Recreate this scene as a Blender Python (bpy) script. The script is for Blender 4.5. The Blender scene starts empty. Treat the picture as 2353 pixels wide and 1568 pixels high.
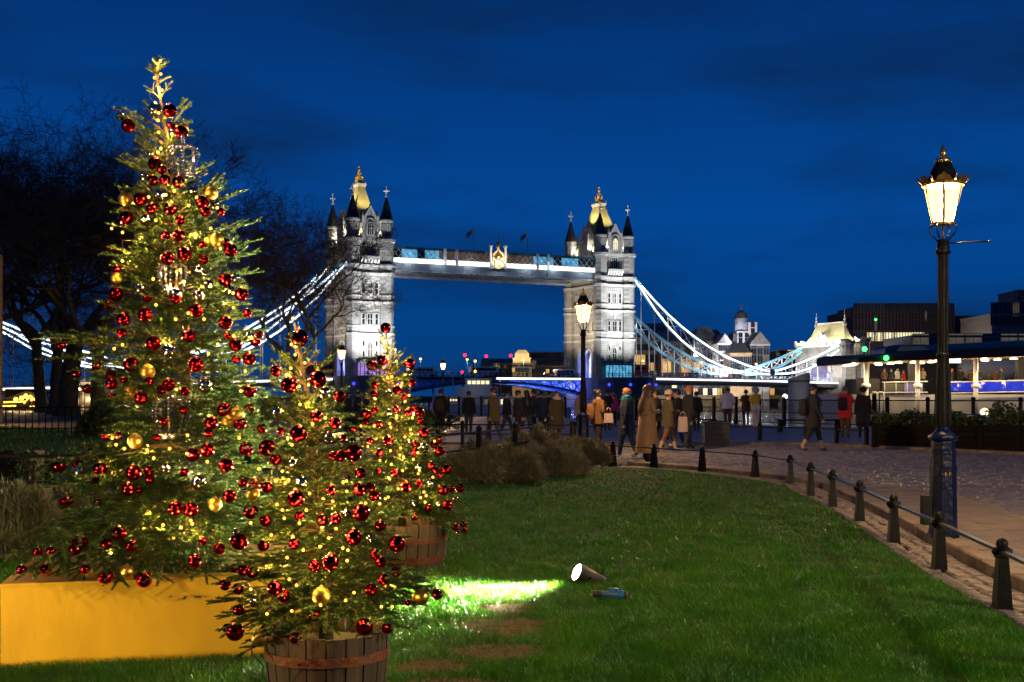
import bpy, math, random
import numpy as np
from mathutils import Vector, Matrix
rad = math.radians
PI = math.pi
random.seed(7)
S = bpy.context.scene
COL = S.collection
# ---------------------------------------------------------------- camera
F, CX, HY, EYE = 2700.0, 1176.5, 907.5, 1.43      # focal length and picture centre in units of a 2353-wide frame
cam = bpy.data.cameras.new('camera')
cam.lens = 36 * F / 2353.0
cam.sensor_width = 36
cam.shift_y = (HY - 784.0) / 2353.0
cam.clip_start = 0.1
cam.clip_end = 6000
cam_ob = bpy.data.objects.new('camera', cam)
cam_ob.location = (0, 0, EYE)
cam_ob.rotation_euler = (rad(90), 0, 0)
COL.objects.link(cam_ob)
S.camera = cam_ob
# ---------------------------------------------------------------- dusk sky
W = bpy.data.worlds.new('World')
S.world = W
W.use_nodes = True
nt = W.node_tree
nt.nodes.clear()
def wn(t, **k):
    n = nt.nodes.new(t)
    for a, b in k.items():
        setattr(n, a, b)
    return n
tc = wn('ShaderNodeTexCoord')
sep = wn('ShaderNodeSeparateXYZ')
nt.links.new(tc.outputs['Generated'], sep.inputs[0])
ramp = wn('ShaderNodeValToRGB')
cr = ramp.color_ramp
stops = [(0.0, (0.0025, 0.043, 0.175)), (0.06, (0.0008, 0.050, 0.225)), (0.15, (0.0006, 0.060, 0.285)),
         (0.24, (0.0006, 0.044, 0.220)), (0.34, (0.0006, 0.026, 0.138)), (1.0, (0.0006, 0.018, 0.095))]
while len(cr.elements) < len(stops):
    cr.elements.new(0.5)
for e, (p, c) in zip(cr.elements, stops):
    e.position = p
    e.color = (*c, 1)
nt.links.new(sep.outputs['Z'], ramp.inputs[0])
mp = wn('ShaderNodeMapping')
mp.inputs['Scale'].default_value = (1.6, 1.6, 7.0)
mp.inputs['Rotation'].default_value = (0.0, 0.10, 0.0)
nt.links.new(tc.outputs['Generated'], mp.inputs[0])
nz = wn('ShaderNodeTexNoise')
nz.inputs['Scale'].default_value = 1.9
nz.inputs['Detail'].default_value = 6
nz.inputs['Roughness'].default_value = 0.55
nt.links.new(mp.outputs[0], nz.inputs['Vector'])
cl = wn('ShaderNodeMapRange')
for i, v in ((1, 0.45), (2, 0.68), (3, 0.0), (4, 0.78)):
    cl.inputs[i].default_value = v
nt.links.new(nz.outputs['Fac'], cl.inputs[0])
mx = wn('ShaderNodeMix', data_type='RGBA')
nt.links.new(cl.outputs[0], mx.inputs[0])
nt.links.new(ramp.outputs[0], mx.inputs[6])
mx.inputs[7].default_value = (0.0022, 0.021, 0.088, 1)      # slate blue cloud
# the afterglow that the dusk still holds, from the Sky Texture
sk = wn('ShaderNodeTexSky')
sk.sky_type = 'NISHITA'
sk.sun_disc = False
sk.sun_elevation = rad(-3.0)
sk.sun_rotation = rad(150)
mul = wn('ShaderNodeMix', data_type='RGBA', blend_type='ADD')
mul.inputs[0].default_value = 0.006
nt.links.new(mx.outputs[2], mul.inputs[6])
nt.links.new(sk.outputs[0], mul.inputs[7])
bg = wn('ShaderNodeBackground')
bg.inputs['Strength'].default_value = 1.02
wo = wn('ShaderNodeOutputWorld')
nt.links.new(mul.outputs[2], bg.inputs[0])
nt.links.new(bg.outputs[0], wo.inputs[0])
# ---------------------------------------------------------------- exposure and sampling
vs = S.view_settings
vs.view_transform = 'Standard'
vs.look = 'None'
vs.exposure = 0.0
vs.gamma = 1.0
vs.use_curve_mapping = False
cy = S.cycles
cy.use_denoising = True
try:
    cy.denoiser = 'OPENIMAGEDENOISE'
    cy.denoising_input_passes = 'RGB_ALBEDO_NORMAL'
except Exception:
    pass
cy.max_bounces = 5
cy.diffuse_bounces = 2
cy.glossy_bounces = 3
cy.transmission_bounces = 4
cy.transparent_max_bounces = 6
cy.sample_clamp_indirect = 3.0
cy.sample_clamp_direct = 0.0
cy.caustics_reflective = False
cy.caustics_refractive = False
cy.use_light_tree = True
# ---------------------------------------------------------------- tools
def P(px, py, Y):
    return Vector(((px - CX) * Y / F, Y, EYE - (py - HY) * Y / F))
def gy(py, z=0.0):
    return F * (EYE - z) / (py - HY)
def link(o, parent=None):
    COL.objects.link(o)
    if parent is not None:
        o.parent = parent
    return o
def tag(o, label=None, cat=None, group=None, kind=None):
    if label: o['label'] = label
    if cat: o['category'] = cat
    if group: o['group'] = group
    if kind: o['kind'] = kind
    return o
def thing(name, label, cat, loc=(0, 0, 0), rz=0.0, group=None):
    o = bpy.data.objects.new(name, None)
    o.empty_display_size = 0.1
    o.location = loc
    o.rotation_euler = (0, 0, rz)
    COL.objects.link(o)
    return tag(o, label, cat, group)
def inst(name, mesh, parent=None, loc=(0, 0, 0), rot=(0, 0, 0), scale=None):
    o = bpy.data.objects.new(name, mesh)
    o.location = loc
    o.rotation_euler = rot
    if scale is not None:
        o.scale = scale if hasattr(scale, '__len__') else (scale,) * 3
    return link(o, parent)
def copy_tree(o, parent=None):
    c = o.copy()
    COL.objects.link(c)
    c.parent = parent
    for ch in list(o.children):
        copy_tree(ch, c)
    return c

class MB:
    """collects shapes and makes one mesh of them"""
    def __init__(s):
        s.v, s.f, s.m, s.sm = [], [], [], []
        s.cm, s.cs = 0, False
    def mat(s, i, smooth=None):
        s.cm = i
        if smooth is not None: s.cs = smooth
        return s
    def add(s, vs_, fs):
        n = len(s.v)
        s.v.extend([tuple(q) for q in vs_])
        for f in fs:
            s.f.append([i + n for i in f])
            s.m.append(s.cm)
            s.sm.append(s.cs)
        return s
    def box(s, x0, x1, y0, y1, z0, z1, M=None):
        vs_ = [(x0, y0, z0), (x1, y0, z0), (x1, y1, z0), (x0, y1, z0), (x0, y0, z1), (x1, y0, z1), (x1, y1, z1), (x0, y1, z1)]
        if M is not None: vs_ = [M @ Vector(q) for q in vs_]
        return s.add(vs_, [(0, 3, 2, 1), (4, 5, 6, 7), (0, 1, 5, 4), (1, 2, 6, 5), (2, 3, 7, 6), (3, 0, 4, 7)])
    def cbox(s, c, d, M=None):
        return s.box(c[0] - d[0] / 2, c[0] + d[0] / 2, c[1] - d[1] / 2, c[1] + d[1] / 2, c[2] - d[2] / 2, c[2] + d[2] / 2, M)
    def bevbox(s, x0, x1, y0, y1, z0, z1, b):
        """box with its upper edges chamfered"""
        vs_ = [(x0, y0, z0), (x1, y0, z0), (x1, y1, z0), (x0, y1, z0), (x0, y0, z1 - b), (x1, y0, z1 - b), (x1, y1, z1 - b), (x0, y1, z1 - b),
               (x0 + b, y0 + b, z1), (x1 - b, y0 + b, z1), (x1 - b, y1 - b, z1), (x0 + b, y1 - b, z1)]
        fs = [(8, 9, 10, 11)]
        for k in range(4):
            j = (k + 1) % 4
            fs += [(k, j, 4 + j, 4 + k), (4 + k, 4 + j, 8 + j, 8 + k)]
        return s.add(vs_, fs)
    def prism(s, pts, z0, z1, top=True, bot=True, scale_top=1.0, c=None):
        n = len(pts)
        if c is None: c = (sum(p[0] for p in pts) / n, sum(p[1] for p in pts) / n)
        vs_ = [(p[0], p[1], z0) for p in pts] + [(c[0] + (p[0] - c[0]) * scale_top, c[1] + (p[1] - c[1]) * scale_top, z1) for p in pts]
        fs = [(k, (k + 1) % n, n + (k + 1) % n, n + k) for k in range(n)]
        if bot: fs.append(tuple(range(n - 1, -1, -1)))
        if top: fs.append(tuple(range(n, 2 * n)))
        return s.add(vs_, fs)
    def xprism(s, prof, x0, x1):
        """profile in (y, z) swept along x"""
        n = len(prof)
        vs_ = [(x0, p[0], p[1]) for p in prof] + [(x1, p[0], p[1]) for p in prof]
        fs = [(k, (k + 1) % n, n + (k + 1) % n, n + k) for k in range(n)] + [tuple(range(n - 1, -1, -1)), tuple(range(n, 2 * n))]
        return s.add(vs_, fs)
    def yprism(s, prof, y0, y1):
        """profile in (x, z) swept along y"""
        n = len(prof)
        vs_ = [(p[0], y0, p[1]) for p in prof] + [(p[0], y1, p[1]) for p in prof]
        fs = [(k, (k + 1) % n, n + (k + 1) % n, n + k) for k in range(n)] + [tuple(range(n - 1, -1, -1)), tuple(range(n, 2 * n))]
        return s.add(vs_, fs)
    def lathe(s, prof, n=12, c=(0, 0, 0), M=None, ph=0.0, sx=1.0, sy=1.0):
        vs_, fs = [], []
        for (r, z) in prof:
            for k in range(n):
                a = 2 * PI * k / n + ph
                q = Vector((r * math.cos(a) * sx, r * math.sin(a) * sy, z))
                if M is not None: q = M @ q
                vs_.append((q[0] + c[0], q[1] + c[1], q[2] + c[2]))
        for j in range(len(prof) - 1):
            for k in range(n):
                fs.append((j * n + k, j * n + (k + 1) % n, (j + 1) * n + (k + 1) % n, (j + 1) * n + k))
        if prof[0][0] > 1e-5: fs.append(tuple(range(n - 1, -1, -1)))
        if prof[-1][0] > 1e-5: fs.append(tuple((len(prof) - 1) * n + k for k in range(n)))
        return s.add(vs_, fs)
    def tube(s, pts, r, n=6, cap=True):
        pts = [Vector(p) for p in pts]
        rs = r if hasattr(r, '__len__') else [r] * len(pts)
        vs_, fs = [], []
        for i, p in enumerate(pts):
            t = (pts[min(i + 1, len(pts) - 1)] - pts[max(i - 1, 0)])
            if t.length < 1e-9: t = Vector((0, 0, 1))
            t.normalize()
            u = t.cross(Vector((0, 0, 1)) if abs(t.z) < 0.9 else Vector((1, 0, 0))).normalized()
            w = t.cross(u)
            for k in range(n):
                a = 2 * PI * k / n
                vs_.append(p + (u * math.cos(a) + w * math.sin(a)) * rs[i])
        for i in range(len(pts) - 1):
            for k in range(n):
                fs.append((i * n + k, i * n + (k + 1) % n, (i + 1) * n + (k + 1) % n, (i + 1) * n + k))
        if cap:
            fs.append(tuple(range(n - 1, -1, -1)))
            fs.append(tuple((len(pts) - 1) * n + k for k in range(n)))
        return s.add(vs_, fs)
    def bar(s, a, b, w, h, up=(0, 0, 1)):
        """rectangular bar from a to b"""
        a, b = Vector(a), Vector(b)
        t = (b - a).normalized()
        u = t.cross(Vector(up))
        if u.length < 1e-6: u = t.cross(Vector((1, 0, 0)))
        u.normalize()
        n = u.cross(t).normalized()
        vs_ = []
        for p in (a, b):
            for (i, j) in ((-1, -1), (1, -1), (1, 1), (-1, 1)):
                vs_.append(p + u * (i * w / 2) + n * (j * h / 2))
        return s.add(vs_, [(0, 1, 2, 3), (7, 6, 5, 4), (0, 4, 5, 1), (1, 5, 6, 2), (2, 6, 7, 3), (3, 7, 4, 0)])
    def ball(s, c, r, n=8, m=6, sc=(1, 1, 1)):
        prof = [(math.sin(PI * j / m) * r, -math.cos(PI * j / m) * r) for j in range(m + 1)]
        prof[0] = (0.0, -r); prof[-1] = (0.0, r)
        vs_ = [(c[0], c[1], c[2] - r * sc[2])]
        for (q, z) in prof[1:-1]:
            for k in range(n):
                a = 2 * PI * k / n
                vs_.append((c[0] + q * math.cos(a) * sc[0], c[1] + q * math.sin(a) * sc[1], c[2] + z * sc[2]))
        vs_.append((c[0], c[1], c[2] + r * sc[2]))
        fs = [(0, 1 + (k + 1) % n, 1 + k) for k in range(n)]
        for j in range(m - 2):
            for k in range(n):
                fs.append((1 + j * n + k, 1 + j * n + (k + 1) % n, 1 + (j + 1) * n + (k + 1) % n, 1 + (j + 1) * n + k))
        L = len(vs_) - 1
        o = 1 + (m - 2) * n
        fs += [(L, o + k, o + (k + 1) % n) for k in range(n)]
        return s.add(vs_, fs)
    def quad(s, a, b, c, d):
        return s.add([a, b, c, d], [(0, 1, 2, 3)])
    def mesh(s, name, mats):
        me = bpy.data.meshes.new(name)
        me.from_pydata(s.v, [], s.f)
        for m in (mats if isinstance(mats, (list, tuple)) else [mats]):
            me.materials.append(m)
        me.polygons.foreach_set('material_index', s.m)
        me.polygons.foreach_set('use_smooth', s.sm)
        me.update()
        return me
    def build(s, name, mats, parent=None, loc=(0, 0, 0), rot=(0, 0, 0), scale=None):
        return inst(name, s.mesh(name, mats), parent, loc, rot, scale)

def tri_mesh(name, co, mats, mi=None, per=3):
    """fast mesh from an (n*per, 3) array, each `per` vertices one face"""
    me = bpy.data.meshes.new(name)
    n = len(co) // per
    me.vertices.add(len(co))
    me.vertices.foreach_set('co', np.asarray(co, dtype=np.float32).ravel())
    me.loops.add(len(co))
    me.loops.foreach_set('vertex_index', np.arange(len(co), dtype=np.int32))
    me.polygons.add(n)
    me.polygons.foreach_set('loop_start', np.arange(0, len(co), per, dtype=np.int32))
    for m in (mats if isinstance(mats, (list, tuple)) else [mats]):
        me.materials.append(m)
    if mi is not None:
        me.polygons.foreach_set('material_index', np.asarray(mi, dtype=np.int32))
    me.update()
    return me
# ---------------------------------------------------------------- materials
def mat(name, c, rough=0.6, metal=0.0, c2=None, ns=8.0, bump=0.0, bs=None, spec=0.5, coat=0.0, stretch=None, detail=5, lo=0.35, hi=0.65):
    m = bpy.data.materials.new(name)
    m.use_nodes = True
    n, l = m.node_tree.nodes, m.node_tree.links
    b = n['Principled BSDF']
    b.inputs['Base Color'].default_value = (*c, 1)
    b.inputs['Roughness'].default_value = rough
    b.inputs['Metallic'].default_value = metal
    b.inputs['Specular IOR Level'].default_value = spec
    b.inputs['Coat Weight'].default_value = coat
    if c2 is None and bump == 0: return m
    t = n.new('ShaderNodeTexCoord')
    mpn = n.new('ShaderNodeMapping')
    if stretch: mpn.inputs['Scale'].default_value = stretch
    l.new(t.outputs['Object'], mpn.inputs[0])
    if c2 is not None:
        z = n.new('ShaderNodeTexNoise')
        z.inputs['Scale'].default_value = ns
        z.inputs['Detail'].default_value = detail
        l.new(mpn.outputs[0], z.inputs['Vector'])
        r = n.new('ShaderNodeMapRange')
        r.inputs[1].default_value = lo
        r.inputs[2].default_value = hi
        l.new(z.outputs['Fac'], r.inputs[0])
        x = n.new('ShaderNodeMix'); x.data_type = 'RGBA'
        x.inputs[6].default_value = (*c, 1)
        x.inputs[7].default_value = (*c2, 1)
        l.new(r.outputs[0], x.inputs[0])
        l.new(x.outputs[2], b.inputs['Base Color'])
    if bump:
        z2 = n.new('ShaderNodeTexNoise')
        z2.inputs['Scale'].default_value = bs or ns * 3
        z2.inputs['Detail'].default_value = 4
        l.new(mpn.outputs[0], z2.inputs['Vector'])
        bp = n.new('ShaderNodeBump')
        bp.inputs['Strength'].default_value = bump
        bp.inputs['Distance'].default_value = 0.02 if (bs or ns) > 1 else 0.3
        l.new(z2.outputs['Fac'], bp.inputs['Height'])
        l.new(bp.outputs[0], b.inputs['Normal'])
    return m
def emit(name, c, s):
    m = bpy.data.materials.new(name)
    m.use_nodes = True
    n, l = m.node_tree.nodes, m.node_tree.links
    n.clear()
    e = n.new('ShaderNodeEmission')
    e.inputs[0].default_value = (*c, 1)
    e.inputs[1].default_value = s
    o = n.new('ShaderNodeOutputMaterial')
    l.new(e.outputs[0], o.inputs[0])
    return m
def glow_mix(name, c, base, s, ns=3.0):
    """a surface with an uneven glow of its own: lit panes, canvas, floodlit wall"""
    m = bpy.data.materials.new(name)
    m.use_nodes = True
    n, l = m.node_tree.nodes, m.node_tree.links
    b = n['Principled BSDF']
    b.inputs['Base Color'].default_value = (*base, 1)
    b.inputs['Roughness'].default_value = 0.15
    t = n.new('ShaderNodeTexCoord')
    z = n.new('ShaderNodeTexNoise')
    z.inputs['Scale'].default_value = ns
    l.new(t.outputs['Object'], z.inputs['Vector'])
    r = n.new('ShaderNodeMapRange')
    r.inputs[1].default_value = 0.3; r.inputs[2].default_value = 0.7
    r.inputs[3].default_value = 0.35 * s; r.inputs[4].default_value = s
    l.new(z.outputs['Fac'], r.inputs[0])
    b.inputs['Emission Color'].default_value = (*c, 1)
    l.new(r.outputs[0], b.inputs['Emission Strength'])
    return m
def stone_mat(name, c, c2, course=0.6, bw=1.3, bump=0.6):
    """coursed ashlar for walls too far off to tell the blocks apart"""
    m = mat(name, c, 0.8, 0, c2, 0.5, 0, detail=8)
    n, l = m.node_tree.nodes, m.node_tree.links
    b = n['Principled BSDF']
    g = n.new('ShaderNodeNewGeometry')
    t = n.new('ShaderNodeTexCoord')
    sp = n.new('ShaderNodeSeparateXYZ')
    l.new(t.outputs['Object'], sp.inputs[0])
    a = n.new('ShaderNodeMath'); a.operation = 'ADD'
    l.new(sp.outputs[0], a.inputs[0]); l.new(sp.outputs[1], a.inputs[1])
    cb = n.new('ShaderNodeCombineXYZ')
    l.new(a.outputs[0], cb.inputs[0]); l.new(sp.outputs[2], cb.inputs[1])
    k = n.new('ShaderNodeTexBrick')
    k.inputs['Scale'].default_value = 1.0
    k.inputs['Brick Width'].default_value = bw
    k.inputs['Row Height'].default_value = course
    k.inputs['Mortar Size'].default_value = 0.04
    k.inputs['Color1'].default_value = (1, 1, 1, 1)
    k.inputs['Color2'].default_value = (0.75, 0.75, 0.75, 1)
    k.inputs['Mortar'].default_value = (0.45, 0.45, 0.45, 1)
    l.new(cb.outputs[0], k.inputs['Vector'])
    src = b.inputs['Base Color'].links[0].from_socket
    x = n.new('ShaderNodeMix'); x.data_type = 'RGBA'; x.blend_type = 'MULTIPLY'
    x.inputs[0].default_value = 0.7
    l.new(src, x.inputs[6]); l.new(k.outputs['Color'], x.inputs[7])
    l.new(x.outputs[2], b.inputs['Base Color'])
    bp = n.new('ShaderNodeBump')
    bp.inputs['Strength'].default_value = bump
    bp.inputs['Distance'].default_value = 0.15
    l.new(k.outputs['Color'], bp.inputs['Height'])
    l.new(bp.outputs[0], b.inputs['Normal'])
    return m

M = {}
M['iron'] = mat('black_iron', (0.004, 0.0045, 0.0045), 0.40, 0.0, (0.008, 0.008, 0.0075), 14, 0.25, 60, spec=.12)
M['rail'] = mat('worn_steel_rail', (0.09, 0.10, 0.12), 0.28, 0.85, (0.05, 0.055, 0.06), 9, 0.15, 40)
M['bluepaint'] = mat('dark_blue_paint', (0.004, 0.010, 0.052), 0.30, 0.0, (0.007, 0.010, 0.030), 9, 0.5, 22, spec=.12)
M['gold'] = mat('gilding', (0.85, 0.52, 0.12), 0.32, 1.0, (0.6, 0.36, 0.09), 9)
M['gilt'] = mat('bright_gilding', (0.90, 0.56, 0.13), 0.42, 0.35, (0.8, 0.45, 0.1), 3)
M['brass'] = mat('tarnished_brass', (0.36, 0.20, 0.06), 0.4, 0.8, (0.18, 0.10, 0.04), 10, 0.2, 30)
M['stone'] = stone_mat('grey_granite', (0.34, 0.33, 0.30), (0.24, 0.235, 0.22), 0.75, 1.9, 0.8)
M['dress'] = mat('dressed_pale_stone', (0.44, 0.43, 0.40), 0.8, 0, (0.34, 0.33, 0.31), 0.9)
M['pier'] = stone_mat('pier_granite', (0.26, 0.24, 0.21), (0.16, 0.15, 0.13), 0.9, 2.4, 0.8)
M['slate'] = stone_mat('olive_gold_slate', (0.36, 0.30, 0.11), (0.24, 0.21, 0.09), 0.4, 0.6, 0.3)  # olive gold roof slates with darker blocks
M['darkslate'] = stone_mat('dark_slate', (0.05, 0.047, 0.045), (0.035, 0.03, 0.03), 0.4, 0.5, 0.3)
M['steel'] = mat('pale_blue_steel', (0.12, 0.34, 0.48), 0.45, 0.0, (0.09, 0.26, 0.38), 1.0)
M['whitesteel'] = mat('white_steel', (0.62, 0.64, 0.66), 0.5, 0, (0.5, 0.5, 0.5), 1.2)
M['darksteel'] = mat('deep_teal_steel', (0.02, 0.09, 0.11), 0.5, 0, (0.012, 0.05, 0.06), 1.0)
M['led'] = emit('white_led', (0.93, 0.97, 1.0), 3.2)
M['ledwarm'] = emit('soft_white_led', (1.0, 0.97, 0.90), 2.4)
M['ledblue'] = emit('blue_led', (0.03, 0.05, 1.0), 3.0)
M['cyan'] = glow_mix('cyan_lit_glass', (0.15, 0.6, 1.0), (0.05, 0.1, 0.15), 0.9, 0.8)
M['purple'] = glow_mix('violet_lit_glass', (0.55, 0.35, 1.0), (0.1, 0.08, 0.15), 0.95, 0.4)
M['blueroom'] = glow_mix('blue_lit_recess', (0.06, 0.12, 1.0), (0.1, 0.12, 0.3), 0.7, 0.5)
M['winlit'] = glow_mix('amber_window', (1.0, 0.55, 0.12), (0.2, 0.15, 0.1), 1.0, 0.35)
M['winpale'] = glow_mix('pale_lit_window', (1.0, 0.87, 0.5), (0.2, 0.2, 0.2), 1.9, 0.25)
M['windark'] = mat('dark_window_glass', (0.012, 0.016, 0.022), 0.12)
M['windim'] = glow_mix('dim_window', (1.0, 0.8, 0.5), (0.05, 0.05, 0.05), 0.12, 0.3)
M['red'] = emit('red_beacon', (1.0, 0.01, 0.03), 7.0)
M['green'] = emit('green_beacon', (0.05, 1.0, 0.15), 5.0)
M['amber'] = emit('amber_lamp', (1.0, 0.48, 0.05), 5.0)
M['warm'] = emit('warm_lamp', (1.0, 0.80, 0.42), 6.0)
M['mantle'] = emit('gas_mantle_glass', (1.0, 0.66, 0.25), 0.95)
_n, _l = M['mantle'].node_tree.nodes, M['mantle'].node_tree.links      # clear glass round the glowing mantle: the light inside passes out through it
_t = _n.new('ShaderNodeBsdfTransparent'); _a = _n.new('ShaderNodeAddShader')
_l.new(_n['Emission'].outputs[0], _a.inputs[0]); _l.new(_t.outputs[0], _a.inputs[1]); _l.new(_a.outputs[0], _n['Material Output'].inputs[0])
M['bulb'] = emit('fairy_bulb', (1.0, 0.43, 0.055), 4.2)
M['asphalt'] = mat('dark_paving', (0.05, 0.05, 0.055), 0.7, 0, (0.035, 0.035, 0.04), 2.0, 0.3, 30)
M['flag'] = mat('york_flagstone', (0.19, 0.155, 0.12), 0.75, 0, (0.12, 0.10, 0.08), 3.0, 0.5, 25)
M['flagfar'] = mat('pale_flagstone', (0.20, 0.20, 0.21), 0.55, 0, (0.15, 0.15, 0.16), 1.2, 0.3, 12)
M['kerb'] = mat('weathered_kerb_stone', (0.22, 0.16, 0.10), 0.75, 0, (0.12, 0.09, 0.06), 5.0, 0.8, 18)
M['sett'] = mat('granite_sett', (0.20, 0.165, 0.13), 0.7, 0, (0.12, 0.10, 0.085), 9.0, 0.7, 30)
M['cobble'] = mat('cobble_stone', (0.20, 0.185, 0.185), 0.42, 0, (0.11, 0.10, 0.105), 4.0, 0.5, 30)
M['joint'] = mat('dark_joint_sand', (0.035, 0.03, 0.025), 0.9, 0, (0.02, 0.018, 0.015), 20, 0.5, 60)
M['soil'] = mat('lawn_soil', (0.022, 0.030, 0.008), 0.95, 0, (0.012, 0.018, 0.005), 6, 0.7, 40)
M['earth'] = mat('bare_brown_earth', (0.090, 0.038, 0.012), 0.95, 0, (0.030, 0.020, 0.006), 16, 1.0, 70)
M['yellow'] = mat('yellow_painted_plywood', (0.58, 0.34, 0.014), 0.42, 0, (0.47, 0.27, 0.012), 3.5, 0.10, 24, stretch=(1, 1, .5), detail=8)
M['bark'] = mat('fir_bark', (0.075, 0.052, 0.024), 0.85, 0, (0.045, 0.032, 0.016), 30, 0.6, 90)
M['twig'] = mat('fir_twig', (0.10, 0.055, 0.022), 0.8)
M['plane'] = mat('mossy_tree_bark', (0.13, 0.11, 0.040), 0.9, 0, (0.065, 0.055, 0.03), 1.2, 0.5, 6)
M['branch'] = mat('dark_branch', (0.045, 0.036, 0.024), 0.9)
M['stave'] = mat('weathered_oak', (0.070, 0.042, 0.020), 0.75, 0, (0.030, 0.020, 0.011), 7, 0.6, 30, stretch=(1, 1, 0.15))
M['hoop'] = mat('rusty_hoop', (0.17, 0.048, 0.012), 0.6, 0.25, (0.08, 0.026, 0.009), 6, 0.4, 40)
M['cable'] = mat('black_cable', (0.008, 0.008, 0.008), 0.5)
M['bred'] = mat('red_mirror_bauble', (0.68, 0.008, 0.015), 0.07, 1.0)
M['bgold'] = mat('matte_gold_bauble', (0.62, 0.40, 0.075), 0.38, 1.0)
M['bchamp'] = mat('champagne_mirror_bauble', (0.80, 0.66, 0.42), 0.04, 1.0)
M['cap'] = mat('bauble_cap', (0.55, 0.40, 0.18), 0.3, 1.0)
M['silver'] = mat('crown_metal', (0.70, 0.60, 0.48), 0.2, 1.0)
M['crystal'] = mat('crown_beads', (0.9, 0.85, 0.75), 0.05, 0.9)
M['plastic'] = mat('black_plastic', (0.012, 0.012, 0.012), 0.4, 0, (0.02, 0.018, 0.016), 20)
M['lens'] = emit('lit_lamp_lens', (1.0, 0.97, 0.86), 14.0)
M['plug'] = mat('blue_plug', (0.01, 0.10, 0.32), 0.4)
M['wood'] = mat('dark_planter_wood', (0.012, 0.010, 0.007), 0.85, 0, (0.008, 0.007, 0.005), 6, 0.4, 20, spec=.08)
M['bin'] = mat('black_timber_box', (0.014, 0.013, 0.012), 0.6, 0, (0.02, 0.018, 0.016), 9)
M['canvas'] = glow_mix('glowing_blue_canvas', (0.01, 0.03, 1.0), (0.02, 0.04, 0.6), 0.35, 1.6)  # blue light put into the cloth as emission
M['roofdark'] = mat('pier_roof', (0.022, 0.021, 0.020), 0.7)
M['soffit'] = mat('timber_soffit', (0.40, 0.24, 0.10), 0.6)
M['brownblk'] = stone_mat('brown_brick', (0.085, 0.042, 0.030), (0.06, 0.030, 0.022), 0.5, 1.0, 0.2)
M['tan'] = stone_mat('tan_brick', (0.33, 0.22, 0.10), (0.25, 0.16, 0.07), 0.5, 1.0, 0.2)
M['greyblk'] = stone_mat('grey_render', (0.22, 0.20, 0.19), (0.17, 0.155, 0.15), 1.0, 3.0, 0.15)
M['whiteblk'] = mat('white_painted_brick', (0.72, 0.72, 0.76), 0.7, 0, (0.58, 0.58, 0.63), 0.3)
M['lead'] = mat('lead_roof', (0.09, 0.09, 0.09), 0.5, 0, (0.06, 0.06, 0.06), 0.6)
M['facade'] = glow_mix('glowing_facade', (1.0, 0.62, 0.18), (0.6, 0.5, 0.3), 1.0, 0.1)  # floodlight put into the wall itself as emission, no lamp
M['water'] = None
M['white'] = mat('white_vehicle_paint', (0.75, 0.75, 0.73), 0.3)
M['redpaint'] = mat('red_bus_paint', (0.45, 0.02, 0.02), 0.3)
M['glassdark'] = mat('vehicle_glass', (0.01, 0.012, 0.015), 0.08)
M['tyre'] = mat('tyre_rubber', (0.01, 0.01, 0.01), 0.8)
M['hullwhite'] = mat('white_hull', (0.6, 0.6, 0.6), 0.45, 0, (0.5, 0.5, 0.5), 0.5)
M['skin'] = mat('skin', (0.42, 0.24, 0.16), 0.55)
M['hairbrown'] = mat('brown_hair', (0.075, 0.035, 0.015), 0.5, 0, (0.14, 0.07, 0.03), 60, stretch=(6, 6, 0.6))
M['hairdark'] = mat('dark_hair', (0.014, 0.010, 0.008), 0.5)
M['hairginger'] = mat('ginger_hair', (0.30, 0.10, 0.02), 0.5)
M['camel'] = mat('camel_wool', (0.34, 0.20, 0.075), 0.9, 0, (0.27, 0.155, 0.055), 14, 0.3, 30)
M['black'] = mat('black_cloth', (0.012, 0.012, 0.013), 0.9)
M['navy'] = mat('navy_cloth', (0.012, 0.022, 0.045), 0.9)
M['olive'] = mat('olive_cloth', (0.055, 0.042, 0.020), 0.9)
M['browncl'] = mat('brown_cloth', (0.13, 0.058, 0.020), 0.9)
M['denim'] = mat('dark_denim', (0.03, 0.04, 0.065), 0.9)
M['stonecl'] = mat('stone_trousers', (0.36, 0.27, 0.19), 0.9)
M['whitecl'] = mat('white_quilted_cloth', (0.55, 0.56, 0.62), 0.8)
M['pinkpale'] = mat('pale_pink_cloth', (0.50, 0.40, 0.42), 0.9)
M['yellowcl'] = mat('yellow_cloth', (0.60, 0.42, 0.02), 0.8)
M['redcl'] = mat('red_cloth', (0.55, 0.015, 0.02), 0.8)
M['magenta'] = mat('magenta_cloth', (0.42, 0.02, 0.17), 0.8)
M['teal'] = mat('teal_scarf', (0.01, 0.16, 0.24), 0.9)
M['fur'] = mat('pale_fur', (0.5, 0.4, 0.36), 1.0, 0, (0.36, 0.28, 0.25), 40, 0.8, 80)
M['paperbag'] = mat('pale_paper_bag', (0.5, 0.38, 0.33), 0.7)

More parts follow.
